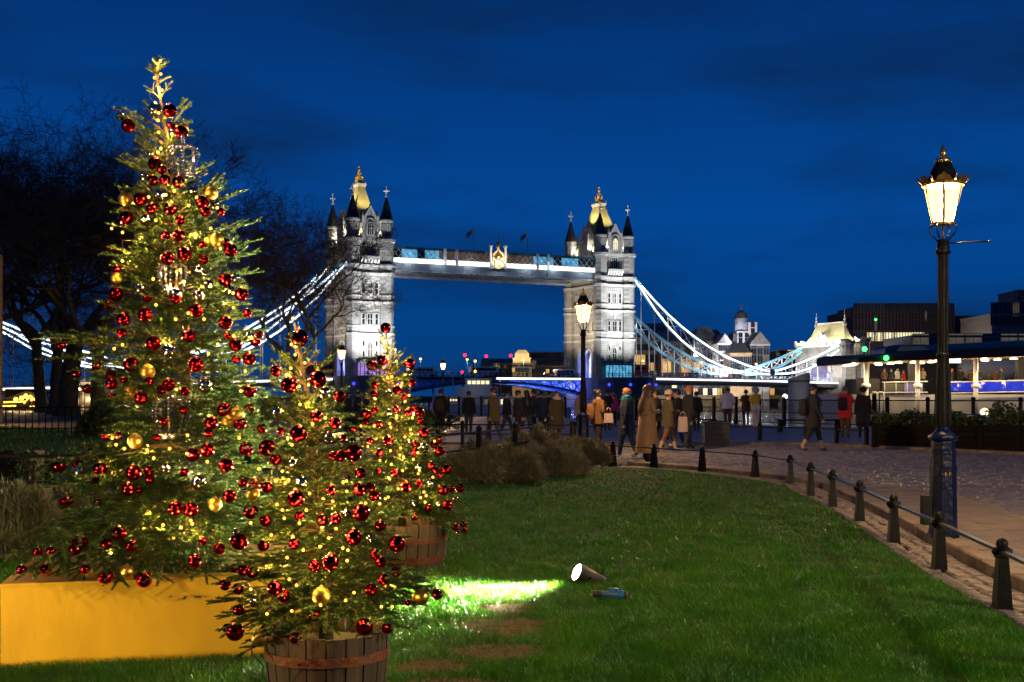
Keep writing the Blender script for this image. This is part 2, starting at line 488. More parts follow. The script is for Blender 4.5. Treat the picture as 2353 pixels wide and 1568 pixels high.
def leaf_mat(name, c, c2, ns, trans=0.25):
    m = bpy.data.materials.new(name)
    m.use_nodes = True
    n, l = m.node_tree.nodes, m.node_tree.links
    b = n['Principled BSDF']
    b.inputs['Roughness'].default_value = 0.42
    b.inputs['Specular IOR Level'].default_value = 0.45
    t = n.new('ShaderNodeTexCoord')
    z = n.new('ShaderNodeTexNoise'); z.inputs['Scale'].default_value = ns; z.inputs['Detail'].default_value = 4
    l.new(t.outputs['Object'], z.inputs['Vector'])
    r = n.new('ShaderNodeMapRange'); r.inputs[1].default_value = 0.35; r.inputs[2].default_value = 0.65
    l.new(z.outputs['Fac'], r.inputs[0])
    x = n.new('ShaderNodeMix'); x.data_type = 'RGBA'
    x.inputs[6].default_value = (*c, 1); x.inputs[7].default_value = (*c2, 1)
    l.new(r.outputs[0], x.inputs[0])
    l.new(x.outputs[2], b.inputs['Base Color'])
    tr = n.new('ShaderNodeBsdfTranslucent')
    l.new(x.outputs[2], tr.inputs[0])
    ms = n.new('ShaderNodeMixShader'); ms.inputs[0].default_value = trans
    l.new(b.outputs[0], ms.inputs[1]); l.new(tr.outputs[0], ms.inputs[2])
    o = n['Material Output']
    l.new(ms.outputs[0], o.inputs[0])
    return m
M['needle'] = leaf_mat('fir_needle', (0.040, 0.088, 0.017), (0.082, 0.135, 0.026), 6, 0.32)
M['needlepale'] = leaf_mat('fir_needle_pale', (0.075, 0.150, 0.050), (0.060, 0.110, 0.032), 6, 0.2)
M['grass'] = leaf_mat('grass_blade', (0.018, 0.128, 0.002), (0.052, 0.185, 0.003), 2.2, 0.35)
M['grassdry'] = leaf_mat('dry_grass_blade', (0.16, 0.16, 0.03), (0.11, 0.075, 0.025), 3, 0.3)
M['lav'] = leaf_mat('lavender_stem', (0.13, 0.115, 0.070), (0.25, 0.20, 0.14), 9, 0.2)
M['lavdark'] = leaf_mat('dry_lavender_stem', (0.060, 0.050, 0.026), (0.115, 0.090, 0.055), 9, 0.2)
M['lavgreen'] = leaf_mat('lavender_leaf', (0.075, 0.088, 0.034), (0.13, 0.125, 0.055), 5, 0.2)
M['leaf'] = leaf_mat('shrub_leaf', (0.03, 0.09, 0.012), (0.05, 0.12, 0.02), 5, 0.25)
M['leafrust'] = leaf_mat('rusty_leaf', (0.055, 0.045, 0.012), (0.10, 0.045, 0.012), 3, 0.25)

def water_mat():
    m = bpy.data.materials.new('river_water')
    m.use_nodes = True
    n, l = m.node_tree.nodes, m.node_tree.links
    b = n['Principled BSDF']
    b.inputs['Base Color'].default_value = (0.010, 0.016, 0.022, 1)
    b.inputs['Roughness'].default_value = 0.06
    b.inputs['IOR'].default_value = 1.33
    t = n.new('ShaderNodeTexCoord')
    mpn = n.new('ShaderNodeMapping'); mpn.inputs['Scale'].default_value = (0.7, 0.35, 1)
    mpn.inputs['Rotation'].default_value = (0, 0, rad(25))
    l.new(t.outputs['Object'], mpn.inputs[0])
    z = n.new('ShaderNodeTexNoise'); z.inputs['Scale'].default_value = 1.1; z.inputs['Detail'].default_value = 4
    l.new(mpn.outputs[0], z.inputs['Vector'])
    bp = n.new('ShaderNodeBump'); bp.inputs['Strength'].default_value = 0.55; bp.inputs['Distance'].default_value = 0.5
    l.new(z.outputs['Fac'], bp.inputs['Height'])
    l.new(bp.outputs[0], b.inputs['Normal'])
    return m
M['water'] = water_mat()

def light(name, kind, loc, power, color, parent=None, radius=0.1, spot=None, blend=0.5, target=None):
    d = bpy.data.lights.new(name, kind)
    d.energy = power
    d.color = color
    if kind in ('POINT', 'SPOT'): d.shadow_soft_size = radius
    if kind == 'SPOT':
        d.spot_size = rad(spot); d.spot_blend = blend
    o = bpy.data.objects.new(name, d)
    o.location = loc
    if target is not None:
        o.rotation_euler = (Vector(target) - Vector(loc)).to_track_quat('-Z', 'Y').to_euler()
    return link(o, parent)
# ================================================================ setting: ground, water, lawn, paving
TH = rad(25.5)
CT, ST = math.cos(TH), math.sin(TH)
T0 = Vector((-46.3, 355.7, 0))
def B(a, b, z=0.0):
    """bridge axes: a along the bridge from the near tower, b across it (minus = upstream, towards the wharf)"""
    return Vector((T0.x + a * CT - b * ST, T0.y + a * ST + b * CT, z))
def a_at(px, b):
    k = (px - CX) / F
    return (k * (T0.y + b * CT) - T0.x + b * ST) / (CT - k * ST)
def z_at(py, a, b):
    return EYE - (py - HY) * (T0.y + a * ST + b * CT) / F

def inside(x, y, poly):
    c = False
    n = len(poly)
    for i in range(n):
        x0, y0 = poly[i]; x1, y1 = poly[(i + 1) % n]
        if (y0 > y) != (y1 > y) and x < (x1 - x0) * (y - y0) / (y1 - y0) + x0:
            c = not c
    return c
def inside_np(x, y, poly):
    c = np.zeros(len(x), bool)
    n = len(poly)
    for i in range(n):
        x0, y0 = poly[i]; x1, y1 = poly[(i + 1) % n]
        if y0 == y1: continue
        h = ((y0 > y) != (y1 > y)) & (x < (x1 - x0) * (y - y0) / (y1 - y0) + x0)
        c ^= h
    return c
def offset_line(pts, d):
    out = []
    for i, p in enumerate(pts):
        a = pts[max(i - 1, 0)]; b = pts[min(i + 1, len(pts) - 1)]
        t = Vector((b[0] - a[0], b[1] - a[1])).normalized()
        out.append((p[0] + t.y * d, p[1] - t.x * d))
    return out
class Line:
    def __init__(s, pts):
        s.p = [Vector((q[0], q[1])) for q in pts]
        s.d = [0.0]
        for i in range(1, len(s.p)): s.d.append(s.d[-1] + (s.p[i] - s.p[i - 1]).length)
        s.L = s.d[-1]
    def at(s, t):
        t = min(max(t, 0), s.L)
        for i in range(1, len(s.p)):
            if t <= s.d[i] or i == len(s.p) - 1:
                u = (t - s.d[i - 1]) / max(s.d[i] - s.d[i - 1], 1e-6)
                return s.p[i - 1].lerp(s.p[i], u)
    def dir(s, t):
        return (s.at(min(t + 0.15, s.L)) - s.at(max(t - 0.15, 0))).normalized()

def sheet(name, poly, z, m, skirt=0.0, kind='structure'):
    mb = MB()
    n = len(poly)
    mb.add([(x, y, z) for x, y in poly], [tuple(range(n))])
    if skirt:
        lo = [(x, y, z - skirt) for x, y in poly]
        hi = [(x, y, z) for x, y in poly]
        mb.add(lo + hi, [(k, (k + 1) % n, n + (k + 1) % n, n + k) for k in range(n)])
    o = mb.build(name, m)
    return tag(o, kind=kind)

QUAY = [(30, 41), (21, 46.5), (17, 49), (13, 53), (9.65, 60), (0, 79), (-12, 104), (-40, 164), (-130, 352)]
wharf = QUAY + [(-400, 352), (-400, -60), (120, -60), (120, 20), (46, 33)]
sheet('ground', wharf, -0.06, M['asphalt'], 4.0)
sheet('river', [(-2500, -300), (2500, -300), (2500, 3500), (-2500, 3500)], -3.3, M['water'])
bank = [B(171, -420), B(171, 900), B(1900, 900), B(1900, -420)]
sheet('south_bank', [(p.x, p.y) for p in bank], -0.2, M['asphalt'], 3.6)
nb = [B(-102, 30), B(-102, 900), B(-900, 900), B(-900, 30)]
sheet('north_bank', [(p.x, p.y) for p in nb], -0.2, M['asphalt'], 3.6)

EDGE = [(2.70, 3.5), (2.98, 6.0), (3.10, 7.1), (3.17, 7.76), (3.31, 9.36), (3.54, 11.2), (3.80, 13.15), (4.00, 15.0), (4.16, 17.0), (4.30, 18.5), (4.12, 19.35), (3.45, 21.2), (2.70, 22.5), (1.95, 23.4)]
lawn_poly = [(-2.5, -3), (2.4, -3)] + EDGE + [(1.2, 22.9), (0.3, 21.2), (-0.8, 19.6), (-2.2, 17.0), (-3.6, 13.4), (-7.0, 11.6), (-7.0, -3)]
sheet('lawn', lawn_poly, 0.0, M['soil'])
patches = [(-0.03, 7.85, 0.17, 0.20), (-0.06, 7.25, 0.27, 0.27), (-0.08, 6.52, 0.24, 0.20), (-0.42, 6.18, 0.20, 0.16), (-0.15, 8.75, 0.10, 0.13), (-0.30, 5.75, 0.3, 0.16)]
for (x, y, rx, ry) in patches:
    mb = MB()
    n = 40
    ring = []
    for k in range(n):
        a = 2 * PI * k / n
        q = 1 + 0.16 * math.sin(3 * a + x * 9) + 0.10 * math.sin(7 * a + y * 5) + .10 * random.uniform(-1, 1)
        ring.append((x + rx * q * math.cos(a), y + ry * q * math.sin(a)))
    vs_ = [(x, y, 0.008)] + [(x + (p - x) * 0.6, y + (q - y) * 0.6, 0.007 + random.uniform(-.003, .003)) for p, q in ring] + [(p, q, 0.004) for p, q in ring]
    fs = [(0, 1 + k, 1 + (k + 1) % n) for k in range(n)] + [(1 + k, 1 + n + k, 1 + n + (k + 1) % n, 1 + (k + 1) % n) for k in range(n)]
    mb.cs = True
    mb.add(vs_, fs)
    tag(mb.build('bare_earth', M['earth']), kind='structure')

# ---- setts beside the lawn, kerb stones, flagstones
bed = offset_line(EDGE, 0.0) + offset_line(EDGE, 0.62)[::-1]
sheet('sett_bed', bed, -0.02, M['joint'])
edging = tag(bpy.data.objects.new('sett_edging', None), kind='structure'); COL.objects.link(edging)
sett_shapes = []
for k in range(6):
    mb = MB()
    w, d = 0.165 * random.uniform(.94, 1.04), 0.128 * random.uniform(.94, 1.02)
    mb.bevbox(-w / 2, w / 2, -d / 2, d / 2, -0.05, 0.012, 0.016)
    mb.v = [(x + random.uniform(-.006, .006), y + random.uniform(-.006, .006), z + (random.uniform(-.005, .005) if z > 0 else 0)) for x, y, z in mb.v]
    sett_shapes.append(mb.mesh('paving_sett', M['sett']))
far_setts = MB()
ns = 0
for c in range(3):
    ln = Line(offset_line(EDGE, 0.085 + 0.145 * c))
    t = 0.4 + 0.06 * c
    while t < ln.L - 0.1:
        p, d = ln.at(t), ln.dir(t)
        rz = math.atan2(d.y, d.x) + random.uniform(-.04, .04)
        if p.y > 5.5:
            if ns < 270 and p.y < 19:
                inst('paving_sett', random.choice(sett_shapes), edging, (p.x, p.y, random.uniform(-.006, .006)), (random.uniform(-.03, .03), random.uniform(-.03, .03), rz))
                ns += 1
            else:
                Mx = Matrix.Translation((p.x, p.y, 0)) @ Matrix.Rotation(rz, 4, 'Z')
                far_setts.cbox((0, 0, -0.02), (0.16, 0.125, 0.06), Mx)
        t += 0.178
o = far_setts.build('sett_strip', M['sett'], edging); tag(o, kind='stuff')

kline = Line(offset_line(EDGE, 0.56))
kerb = tag(bpy.data.objects.new('kerb', None), kind='structure'); COL.objects.link(kerb)
t = 0.2
while t < kline.L - 0.3:
    L = random.uniform(0.75, 0.95)
    p, q = kline.at(t), kline.at(min(t + L - 0.012, kline.L))
    mid = (p + q) / 2
    L2 = (q - p).length
    mb = MB()
    mb.bevbox(-L2 / 2, L2 / 2, -0.075, 0.075, -0.1, 0.085, 0.014)
    mb.v = [(x, y + random.uniform(-.004, .004), z + (random.uniform(-.004, .004) if z > 0 else 0)) for x, y, z in mb.v]
    mb.build('kerb_stone', M['kerb'], kerb, (mid.x, mid.y, 0), (0, 0, math.atan2(q.y - p.y, q.x - p.x)))
    t += L
# flagstones between kerb and cobbles
KOUT = offset_line(EDGE, 0.645)
CB = [(4.75, 3.5), (4.9, 6.0), (5.2, 10.0), (5.58, 12.8), (6.12, 16.25), (5.55, 17.9), (5.2, 18.9)]
kx = lambda y: float(np.interp(y, [p[1] for p in KOUT[:10]], [p[0] for p in KOUT[:10]]))
cx_ = lambda y: float(np.interp(y, [p[1] for p in CB], [p[0] for p in CB]))
pave = tag(bpy.data.objects.new('pavement', None), kind='structure'); COL.objects.link(pave)
pb = MB()
ys = np.linspace(3.6, 18.8, 30)
for y0, y1 in zip(ys[:-1], ys[1:]):
    pb.quad((kx(y0), y0, 0.045), (cx_(y0), y0, 0.045), (cx_(y1), y1, 0.045), (kx(y1), y1, 0.045))
pb.build('slab_bed', M['joint'], pave)
y = 4.0
while y < 18.4:
    h = random.uniform(0.55, 0.8)
    y1 = min(y + h, 18.8)
    xa0, xa1, xb0, xb1 = kx(y), kx(y1), cx_(y), cx_(y1)
    n = max(2, int(round((xb0 - xa0) / 0.85)))
    cuts = [0] + sorted((k + random.uniform(-.18, .18)) / n for k in range(1, n)) + [1]
    g = 0.006
    for u0, u1 in zip(cuts[:-1], cuts[1:]):
        z1 = 0.066 + random.uniform(-.003, .003)
        q = [(xa0 + (xb0 - xa0) * u0 + g, y + g), (xa0 + (xb0 - xa0) * u1 - g, y + g), (xa1 + (xb1 - xa1) * u1 - g, y1 - g), (xa1 + (xb1 - xa1) * u0 + g, y1 - g)]
        mb = MB()
        mb.prism(q, 0.0, z1)
        mb.build('paving_slab', M['flag'], pave)
    y = y1
# kerb stones on the cobble side
cbl = Line(CB)
t = 0
while t < cbl.L - 0.2:
    p, q = cbl.at(t), cbl.at(min(t + 0.9, cbl.L))
    mb = MB(); L2 = (q - p).length
    mb.bevbox(-L2 / 2 + .006, L2 / 2 - .006, -0.06, 0.06, -0.08, 0.075, 0.012)
    m_ = (p + q) / 2
    mb.build('kerb_stone', M['flag'], pave, (m_.x, m_.y, 0), (0, 0, math.atan2(q.y - p.y, q.x - p.x)))
    t += 0.912
# narrow flag strip round the far end of the lawn
fl = Line(offset_line(EDGE, 0.95)[9:])
t = 0.1
while t < fl.L - 0.3:
    p, q = fl.at(t), fl.at(min(t + 0.8, fl.L))
    L2 = (q - p).length; m_ = (p + q) / 2
    mb = MB(); mb.bevbox(-L2 / 2, L2 / 2 - .01, -0.27, 0.27, -0.08, 0.06, 0.01)
    mb.build('paving_slab', M['flag'], pave, (m_.x, m_.y, 0), (0, 0, math.atan2(q.y - p.y, q.x - p.x)))
    t += 0.8
# ---- cobbled road
ROAD = [(4.83, 3.5), (4.98, 6.0), (5.28, 10.0), (5.66, 12.8), (6.2, 16.25), (5.65, 17.9), (5.3, 19.2), (4.6, 21.2), (3.7, 22.9), (2.6, 24.1), (0.8, 25.6), (-4, 28.6), (-4, 33.5), (2, 33.6), (8.3, 33.7), (9.4, 32.3), (12.2, 28.0), (16.5, 21.5), (16.5, 3.5)]
road = tag(bpy.data.objects.new('cobbled_road', None), kind='structure'); COL.objects.link(road)
mb = MB(); mb.add([(x, y, -0.035) for x, y in ROAD], [tuple(range(len(ROAD)))]); mb.build('road_bed', M['joint'], road)
cobs = []
y = 12.0
while y < 33.6:
    x = -4.0 + random.uniform(0, .2)
    while x < 0.445 * y:
        w = random.uniform(.14, .21)
        if inside(x + w / 2, y, ROAD): cobs.append((x + w / 2, y + random.uniform(-.008, .008) + 0.05 * math.sin(x * .8), w))
        x += w + 0.014
    y += 0.118
cobs.sort(key=lambda c: c[1])
cob_shapes = []
for k in range(8):
    w = 0.14 + 0.01 * k
    mb = MB(); mb.bevbox(-w / 2, w / 2, -0.052, 0.052, -0.06, 0.0, 0.022)
    mb.v = [(a + random.uniform(-.006, .006), b + random.uniform(-.006, .006), c + (random.uniform(-.008, .006) if c > -.01 else 0)) for a, b, c in mb.v]
    cob_shapes.append(mb.mesh('cobble', M['cobble']))
rest = MB()
for i, (x, y, w) in enumerate(cobs):
    dz = random.uniform(-.009, .009)
    if i < 290:
        inst('cobble', cob_shapes[min(7, int((w - .14) / .01))], road, (x, y, dz), (random.uniform(-.09, .09), random.uniform(-.06, .06), random.uniform(-.05, .05)))
    else:
        ax, ay = random.uniform(-.05, .05), random.uniform(-.09, .09)
        b_ = 0.02
        w2, d2 = w / 2, 0.052
        q = [(x - w2, y - d2, -.035), (x + w2, y - d2, -.035), (x + w2, y + d2, -.035), (x - w2, y + d2, -.035)]
        t4 = [(x - w2 + b_, y - d2 + b_, dz - ay * d2 - ax * w2), (x + w2 - b_, y - d2 + b_, dz - ay * d2 + ax * w2), (x + w2 - b_, y + d2 - b_, dz + ay * d2 + ax * w2), (x - w2 + b_, y + d2 - b_, dz + ay * d2 - ax * w2)]
        rest.add(q + t4, [(4, 5, 6, 7), (0, 1, 5, 4), (1, 2, 6, 5), (3, 0, 4, 7), (2, 3, 7, 6)])
tag(rest.build('cobblestones', M['cobble'], road), kind='stuff')
# ---- far pavement, towards the quay
FARP = [(-4, 33.6), (2, 33.7), (8.3, 33.8), (9.4, 32.4), (12.2, 28.1), (16.5, 21.6), (40, 20), (44, 33)] + [(x * .985, y * .985) for x, y in QUAY[:6]] + [(-6, 70), (-10, 34)]
sheet('far_pavement', FARP, 0.02, M['flagfar'], 0.08)
fk = Line([(-4, 33.6), (2, 33.65), (8.3, 33.75), (9.4, 32.35), (12.2, 28.05), (16.5, 21.55)])
kerb2 = tag(bpy.data.objects.new('far_kerb', None), kind='structure'); COL.objects.link(kerb2)
t = 0.0
while t < fk.L - .3:
    p, q = fk.at(t), fk.at(min(t + 1.0, fk.L)); m_ = (p + q) / 2; L2 = (q - p).length
    mb = MB(); mb.bevbox(-L2 / 2, L2 / 2 - .012, -0.08, 0.08, -0.06, 0.07, 0.012)
    mb.build('kerb_stone', M['kerb'], kerb2, (m_.x, m_.y, 0), (0, 0, math.atan2(q.y - p.y, q.x - p.x)))
    t += 1.0
# dim grass on the sunken bank behind the low railings, wharf side
sheet('grass_bank', [(-6.5, 14), (-4.2, 15.2), (-2.6, 18), (-1.4, 21), (-1.2, 29), (-6, 33.4), (-30, 62), (-50, 62), (-40, 14)], -0.02, M['soil'])
# ================================================================ street lamps, posts, railings
def make_lamp():
    root = thing('street_lamp', 'x', 'street lamp', (0, 0, 0), 0)
    # plinth
    mb = MB(); mb.cs = False
    mb.lathe([(.150, 0), (.150, .03), (.132, .05), (.118, .80), (.122, .82), (.122, .835), (.112, .85), (.112, .93), (.135, .945), (.142, .965), (.138, .985)], 8, ph=PI / 8)
    mb.cs = True
    mb.lathe([(.125, .985), (.10, 1.0), (.075, 1.03), (.062, 1.05), (.064, 1.062), (.066, 1.07), (.060, 1.08)], 16)
    mb.build('plinth', M['bluepaint'], root)
    mb = MB()
    for k in (0, 2, 5, 7):
        a = PI / 4 * k
        R_ = Matrix.Rotation(a, 4, 'Z')
        mb.box(-.032, .032, -.1215, -.108, .16, .70, R_)
    mb.build('plinth_panel', M['bluepaint'], root)
    # letters cast on the plinth
    cu = bpy.data.curves.new('lettering', 'FONT'); cu.body = 'E F'; cu.size = .05; cu.extrude = .002; cu.align_x = 'CENTER'
    tmp = bpy.data.objects.new('lettering', cu); COL.objects.link(tmp)
    dg = bpy.context.evaluated_depsgraph_get()
    me = bpy.data.meshes.new_from_object(tmp.evaluated_get(dg))
    bpy.data.objects.remove(tmp)
    me.materials.clear(); me.materials.append(M['brass'])
    inst('lettering', me, root, (0.0, -.1245, .60), (rad(90), 0, 0))
    # column: flared base leaf, fluted shaft
    n = 24
    vs_, fs = [], []
    prof = [(.076, 1.08), (.084, 1.13), (.084, 1.17), (.078, 1.30), (.070, 1.50), (.058, 1.72), (.052, 1.76), (.052, 2.70), (.050, 2.78)]
    for (r, z) in prof:
        for k in range(n):
            q = r * (1.0 if k % 2 else 0.90)
            a = 2 * PI * k / n
            vs_.append((q * math.cos(a), q * math.sin(a), z))
    for j in range(len(prof) - 1):
        for k in range(n):
            fs.append((j * n + k, j * n + (k + 1) % n, (j + 1) * n + (k + 1) % n, (j + 1) * n + k))
    mb = MB(); mb.add(vs_, fs)
    mb.build('column', M['iron'], root)
    mb = MB(); mb.cs = True
    mb.lathe([(.05, 2.74), (.072, 2.755), (.075, 2.775), (.058, 2.79), (.06, 2.80), (.066, 2.81), (.056, 2.825), (.056, 2.875), (.050, 2.885)], 16)
    mb.build('collar', M['iron'], root)
    mb = MB(); mb.cs = True; mb.lathe([(.055, 1.75), (.062, 1.76), (.062, 1.775), (.055, 1.785)], 16)
    mb.build('collar', M['iron'], root)
    mb = MB(); mb.cs = True
    mb.tube([(.05, 0, 2.855), (.44, 0, 2.872)], .0075, 8); mb.ball((.45, 0, 2.873), .014, 10, 8)
    mb.build('ladder_bar', M['iron'], root)
    # lantern cradle
    for k in range(4):
        a = PI / 4 + PI / 2 * k
        c, s_ = math.cos(a), math.sin(a)
        pts = [(r * c, r * s_, z) for r, z in ((.046, 2.87), (.075, 2.90), (.118, 2.945), (.140, 2.985), (.135, 3.015), (.112, 3.03), (.098, 3.035))]
        mb = MB(); mb.cs = True; mb.tube(pts, .0075, 6); mb.build('bracket', M['iron'], root)
    mb = MB(); mb.cs = True
    mb.tube([(0, 0, 2.88), (0, 0, 3.04)], .012, 8)
    mb.build('gas_pipe', M['brass'], root)
    # lantern frame: base ring, six glazing bars, top ring
    mb = MB(); mb.cs = False
    mb.lathe([(.092, 3.03), (.112, 3.03), (.114, 3.052), (.100, 3.056), (.092, 3.052)], 24)
    for k in range(6):
        a = PI / 3 * k + rad(72)
        c, s_ = math.cos(a), math.sin(a)
        mb.bar((.108 * c, .108 * s_, 3.05), (.186 * c, .186 * s_, 3.41), .022, .012, (c, s_, 0))
    mb.lathe([(.178, 3.40), (.196, 3.405), (.206, 3.43), (.200, 3.445), (.16, 3.45)], 24)
    mb.build('lantern_frame', M['brass'], root)
    mb = MB(); mb.cs = True
    n = 24
    mb.lathe([(.001, 3.058), (.101, 3.058), (.180, 3.402), (.001, 3.402)], n)
    mb.build('lantern_glass', M['mantle'], root)
    # scalloped crest
    mb = MB(); mb.cs = False
    for k in range(6):
        a = PI / 3 * k + rad(12)
        c, s_ = math.cos(a), math.sin(a)
        t = Vector((-s_, c, 0)); o_ = Vector((c, s_, 0))
        base = o_ * .196 + Vector((0, 0, 3.44))
        w = .07
        pts = [base - t * w, base + t * w, base + t * w * .8 + o_ * .012 + Vector((0, 0, .035)), base + t * .02 + o_ * .020 + Vector((0, 0, .055)), base + o_ * .022 + Vector((0, 0, .075)), base - t * .02 + o_ * .020 + Vector((0, 0, .055)), base - t * w * .8 + o_ * .012 + Vector((0, 0, .035))]
        back = [p - o_ * .006 for p in pts]
        m7 = len(pts)
        mb.add(pts + back, [tuple(range(m7)), tuple(range(2 * m7 - 1, m7 - 1, -1))] + [(i, (i + 1) % m7, m7 + (i + 1) % m7, m7 + i) for i in range(m7)])
        a2 = PI / 3 * k + rad(42)
        c, s_ = math.cos(a2), math.sin(a2)
        mb.cs = True
        mb.tube([(.196 * c, .196 * s_, 3.44), (.222 * c, .222 * s_, 3.462), (.246 * c, .246 * s_, 3.50)], [.016, .012, .003], 6)
        mb.cs = False
    mb.build('crest', M['brass'], root)
    mb = MB(); mb.cs = True
    mb.lathe([(.175, 3.448), (.150, 3.47), (.128, 3.50), (.122, 3.53), (.112, 3.56), (.090, 3.60), (.072, 3.63), (.068, 3.645)], 24)
    mb.build('lantern_hood', M['iron'], root)
    mb = MB(); mb.cs = True
    mb.lathe([(.066, 3.635), (.074, 3.645), (.074, 3.672), (.060, 3.678), (.02, 3.682)], 16)
    for k in range(12):
        a = PI / 6 * k
        mb.ball((.074 * math.cos(a), .074 * math.sin(a), 3.638), .008, 6, 4)
    mb.lathe([(.012, 3.68), (.016, 3.695), (.030, 3.708), (.034, 3.722), (.030, 3.745), (.018, 3.775), (.010, 3.80), (.001, 3.825)], 12)
    mb.build('finial', M['gold'], root)
    mb = MB(); mb.box(-.205, -.125, -.05, .05, .12, .40); mb.build('service_box', M['iron'], root)
    return root
lamp0 = make_lamp()
LAMPS = [((2167, 11.28), 0.066, .988, 'ornate blue and black gas lamp tall beside the flagstone path and lawn posts', 1300),
         ((1340, 26.2), 0.0, 1.0, 'lit gas lamp rising behind the round heather bush in front of the far bridge tower', 330),
         ((785, 52.9), 0.0, 1.0, 'lit gas lamp in front of the pier of the taller bridge tower', 600),
         ((1018, 74.6), 0.0, 1.0, 'small distant lit gas lamp below the dark half of the bascule span', 250)]
lamps = []
for i, ((px, Y), z, sc, lab, pw) in enumerate(LAMPS):
    o = lamp0 if i == 0 else copy_tree(lamp0)
    o.location = ((px - CX) * Y / F, Y, z)
    o.rotation_euler.z = rad([0, 6, -4, 10][i]); o.scale = (sc,) * 3
    tag(o, lab, 'street lamp', 'gas lamps along the wharf')
    light('gas_light', 'POINT', (0, 0, 3.22), pw, (1.0, 0.60, 0.26), o, 0.16)
    for ch in o.children:
        if ch.name.startswith('lantern_glass'): ch.visible_shadow = True
    lamps.append(o)
# two gas lamps out of the picture; second one added to light the lawn
for j, (x, y, lab, pw) in enumerate([(-5.2, 2.6, 'gas lamp standing past the end of the yellow box', 850), (8.5, 3.0, 'unseen gas lamp added to light the lawn', 3900)]):
    o = copy_tree(lamp0); o.location = (x, y, 0.0)
    tag(o, lab, 'street lamp', 'gas lamps along the wharf')
    for ch in list(o.children):
        if ch.type == 'LIGHT': bpy.data.objects.remove(ch)
    light('gas_light', 'POINT', (0, 0, 3.22), pw, (1.0, 0.62, 0.28) if j == 0 else (1.0, 0.78, 0.45), o, 0.16)

# ---- low lawn posts with trefoil heads and a flat rail
def make_post(h=.47):
    mb = MB(); mb.cs = False
    mb.prism([(.075, .055), (-.075, .055), (-.075, -.055), (.075, -.055)], -0.05, .02, scale_top=.94)
    mb.prism([(.068, .050), (-.068, .050), (-.068, -.050), (.068, -.050)], .02, h - .11, scale_top=.62)
    shaft = mb
    head = MB(); head.cs = True
    head.ball((0, 0, h - .035), .042, 12, 8)
    for s in (-1, 1):
        head.ball((s * .043, 0, h - .085), .033, 10, 7)
        head.ball((0, s * .038, h - .085), .030, 10, 7)
    head.lathe([(.05, h - .125), (.056, h - .115), (.05, h - .105)], 12)
    return shaft.mesh('shaft', M['iron']), head.mesh('post_head', M['iron'])
sh, hd = make_post()
POSTS = [(3.02, 6.05), (3.27, 7.84), (3.48, 9.57), (3.66, 11.27), (3.89, 13.15), (4.09, 15.0), (4.22, 16.6), (4.44, 18.75), (4.20, 20.3), (3.52, 21.75), (2.78, 23.0), (2.07, 24.1), (1.3, 25.2)]
names = ['first short iron post up from the corner of the picture, largest of the row', 'second iron post along the lawn with the wide setts round its foot', 'iron post just in front of the big lamp plinth', 'iron post one before the big lamp along the lawn edge',
         'iron post midway along the side of the lawn', 'iron post at the narrow part of the sett strip', 'iron post next but one to the lawn corner', 'iron post at the bend of the lawn edge', 'iron post on the far lawn edge after the bend',
         'iron post below the striding man in the brown coat', 'iron post at the hem of the camel coat', 'iron post at the tip of the heather bed', 'iron post half hidden behind the heather bed']
for i, (x, y) in enumerate(POSTS):
    a = POSTS[max(i - 1, 0)]; b = POSTS[min(i + 1, len(POSTS) - 1)]
    rz = math.atan2(b[1] - a[1], b[0] - a[0])
    r = thing('bollard', names[i], 'post', (x, y, 0), rz, 'low iron posts round the lawn')
    inst('shaft', sh, r); inst('post_head', hd, r)
rail = thing('lawn_rail', 'flat worn steel rail running from post to post round the lawn', 'rail', (0, 0, 0))
for p, q in zip(POSTS[:-1], POSTS[1:]):
    d = Vector((q[0] - p[0], q[1] - p[1], 0)); n_ = d.normalized()
    mb = MB(); mb.bar((p[0], p[1], .385), (q[0], q[1], .385), .042, .020)
    mb.build('rail_bar', M['rail'], rail)
d = Vector((POSTS[0][0] - POSTS[1][0], POSTS[0][1] - POSTS[1][1], 0))
mb = MB(); mb.bar((POSTS[0][0], POSTS[0][1], .385), (POSTS[0][0] + d.x, POSTS[0][1] + d.y, .385), .042, .020); mb.build('rail_bar', M['rail'], rail)

# ---- generic railing: a thing with posts and rails as parts
def railing(name, label, cat, pts, h, rails, pw, spacing, m, group=None, mesh=None, base=0.0, cap=True):
    root = thing(name, label, cat, (0, 0, 0), 0, group)
    ln = Line(pts)
    mb = MB(); mb.cs = False
    mb.box(-pw / 2, pw / 2, -pw / 2, pw / 2, base - .05, base + h)
    if cap:
        mb.cs = True; mb.ball((0, 0, base + h + pw * .25), pw * .75, 8, 6)
    me = mb.mesh('post', m)
    n = max(1, int(round(ln.L / spacing)))
    for k in range(n + 1):
        p, d = ln.at(ln.L * k / n), ln.dir(ln.L * k / n)
        inst('post', me, root, (p.x, p.y, 0), (0, 0, math.atan2(d.y, d.x)))
    for (z, w, t) in rails:
        mb = MB()
        for k in range(n):
            p, q = ln.at(ln.L * k / n), ln.at(ln.L * (k + 1) / n)
            mb.bar((p.x, p.y, base + z), (q.x, q.y, base + z), w, t)
        mb.build('rail_bar', m, root)
    if mesh:
        z0, z1, step, r = mesh
        mb = MB()
        H_ = z1 - z0
        s = -H_
        while s < ln.L:
            for sg in (1, -1):
                a0, a1 = max(s, 0), min(s + H_, ln.L)
                if a1 - a0 < .05: continue
                u0, u1 = (a0 - s) / H_, (a1 - s) / H_
                if sg < 0: u0, u1 = 1 - u0, 1 - u1
                p, q = ln.at(a0), ln.at(a1)
                mb.bar((p.x, p.y, base + z0 + H_ * u0), (q.x, q.y, base + z0 + H_ * u1), r, r)
            s += step
        tag(mb.build('wire_mesh', m, root), kind='stuff')
    return root
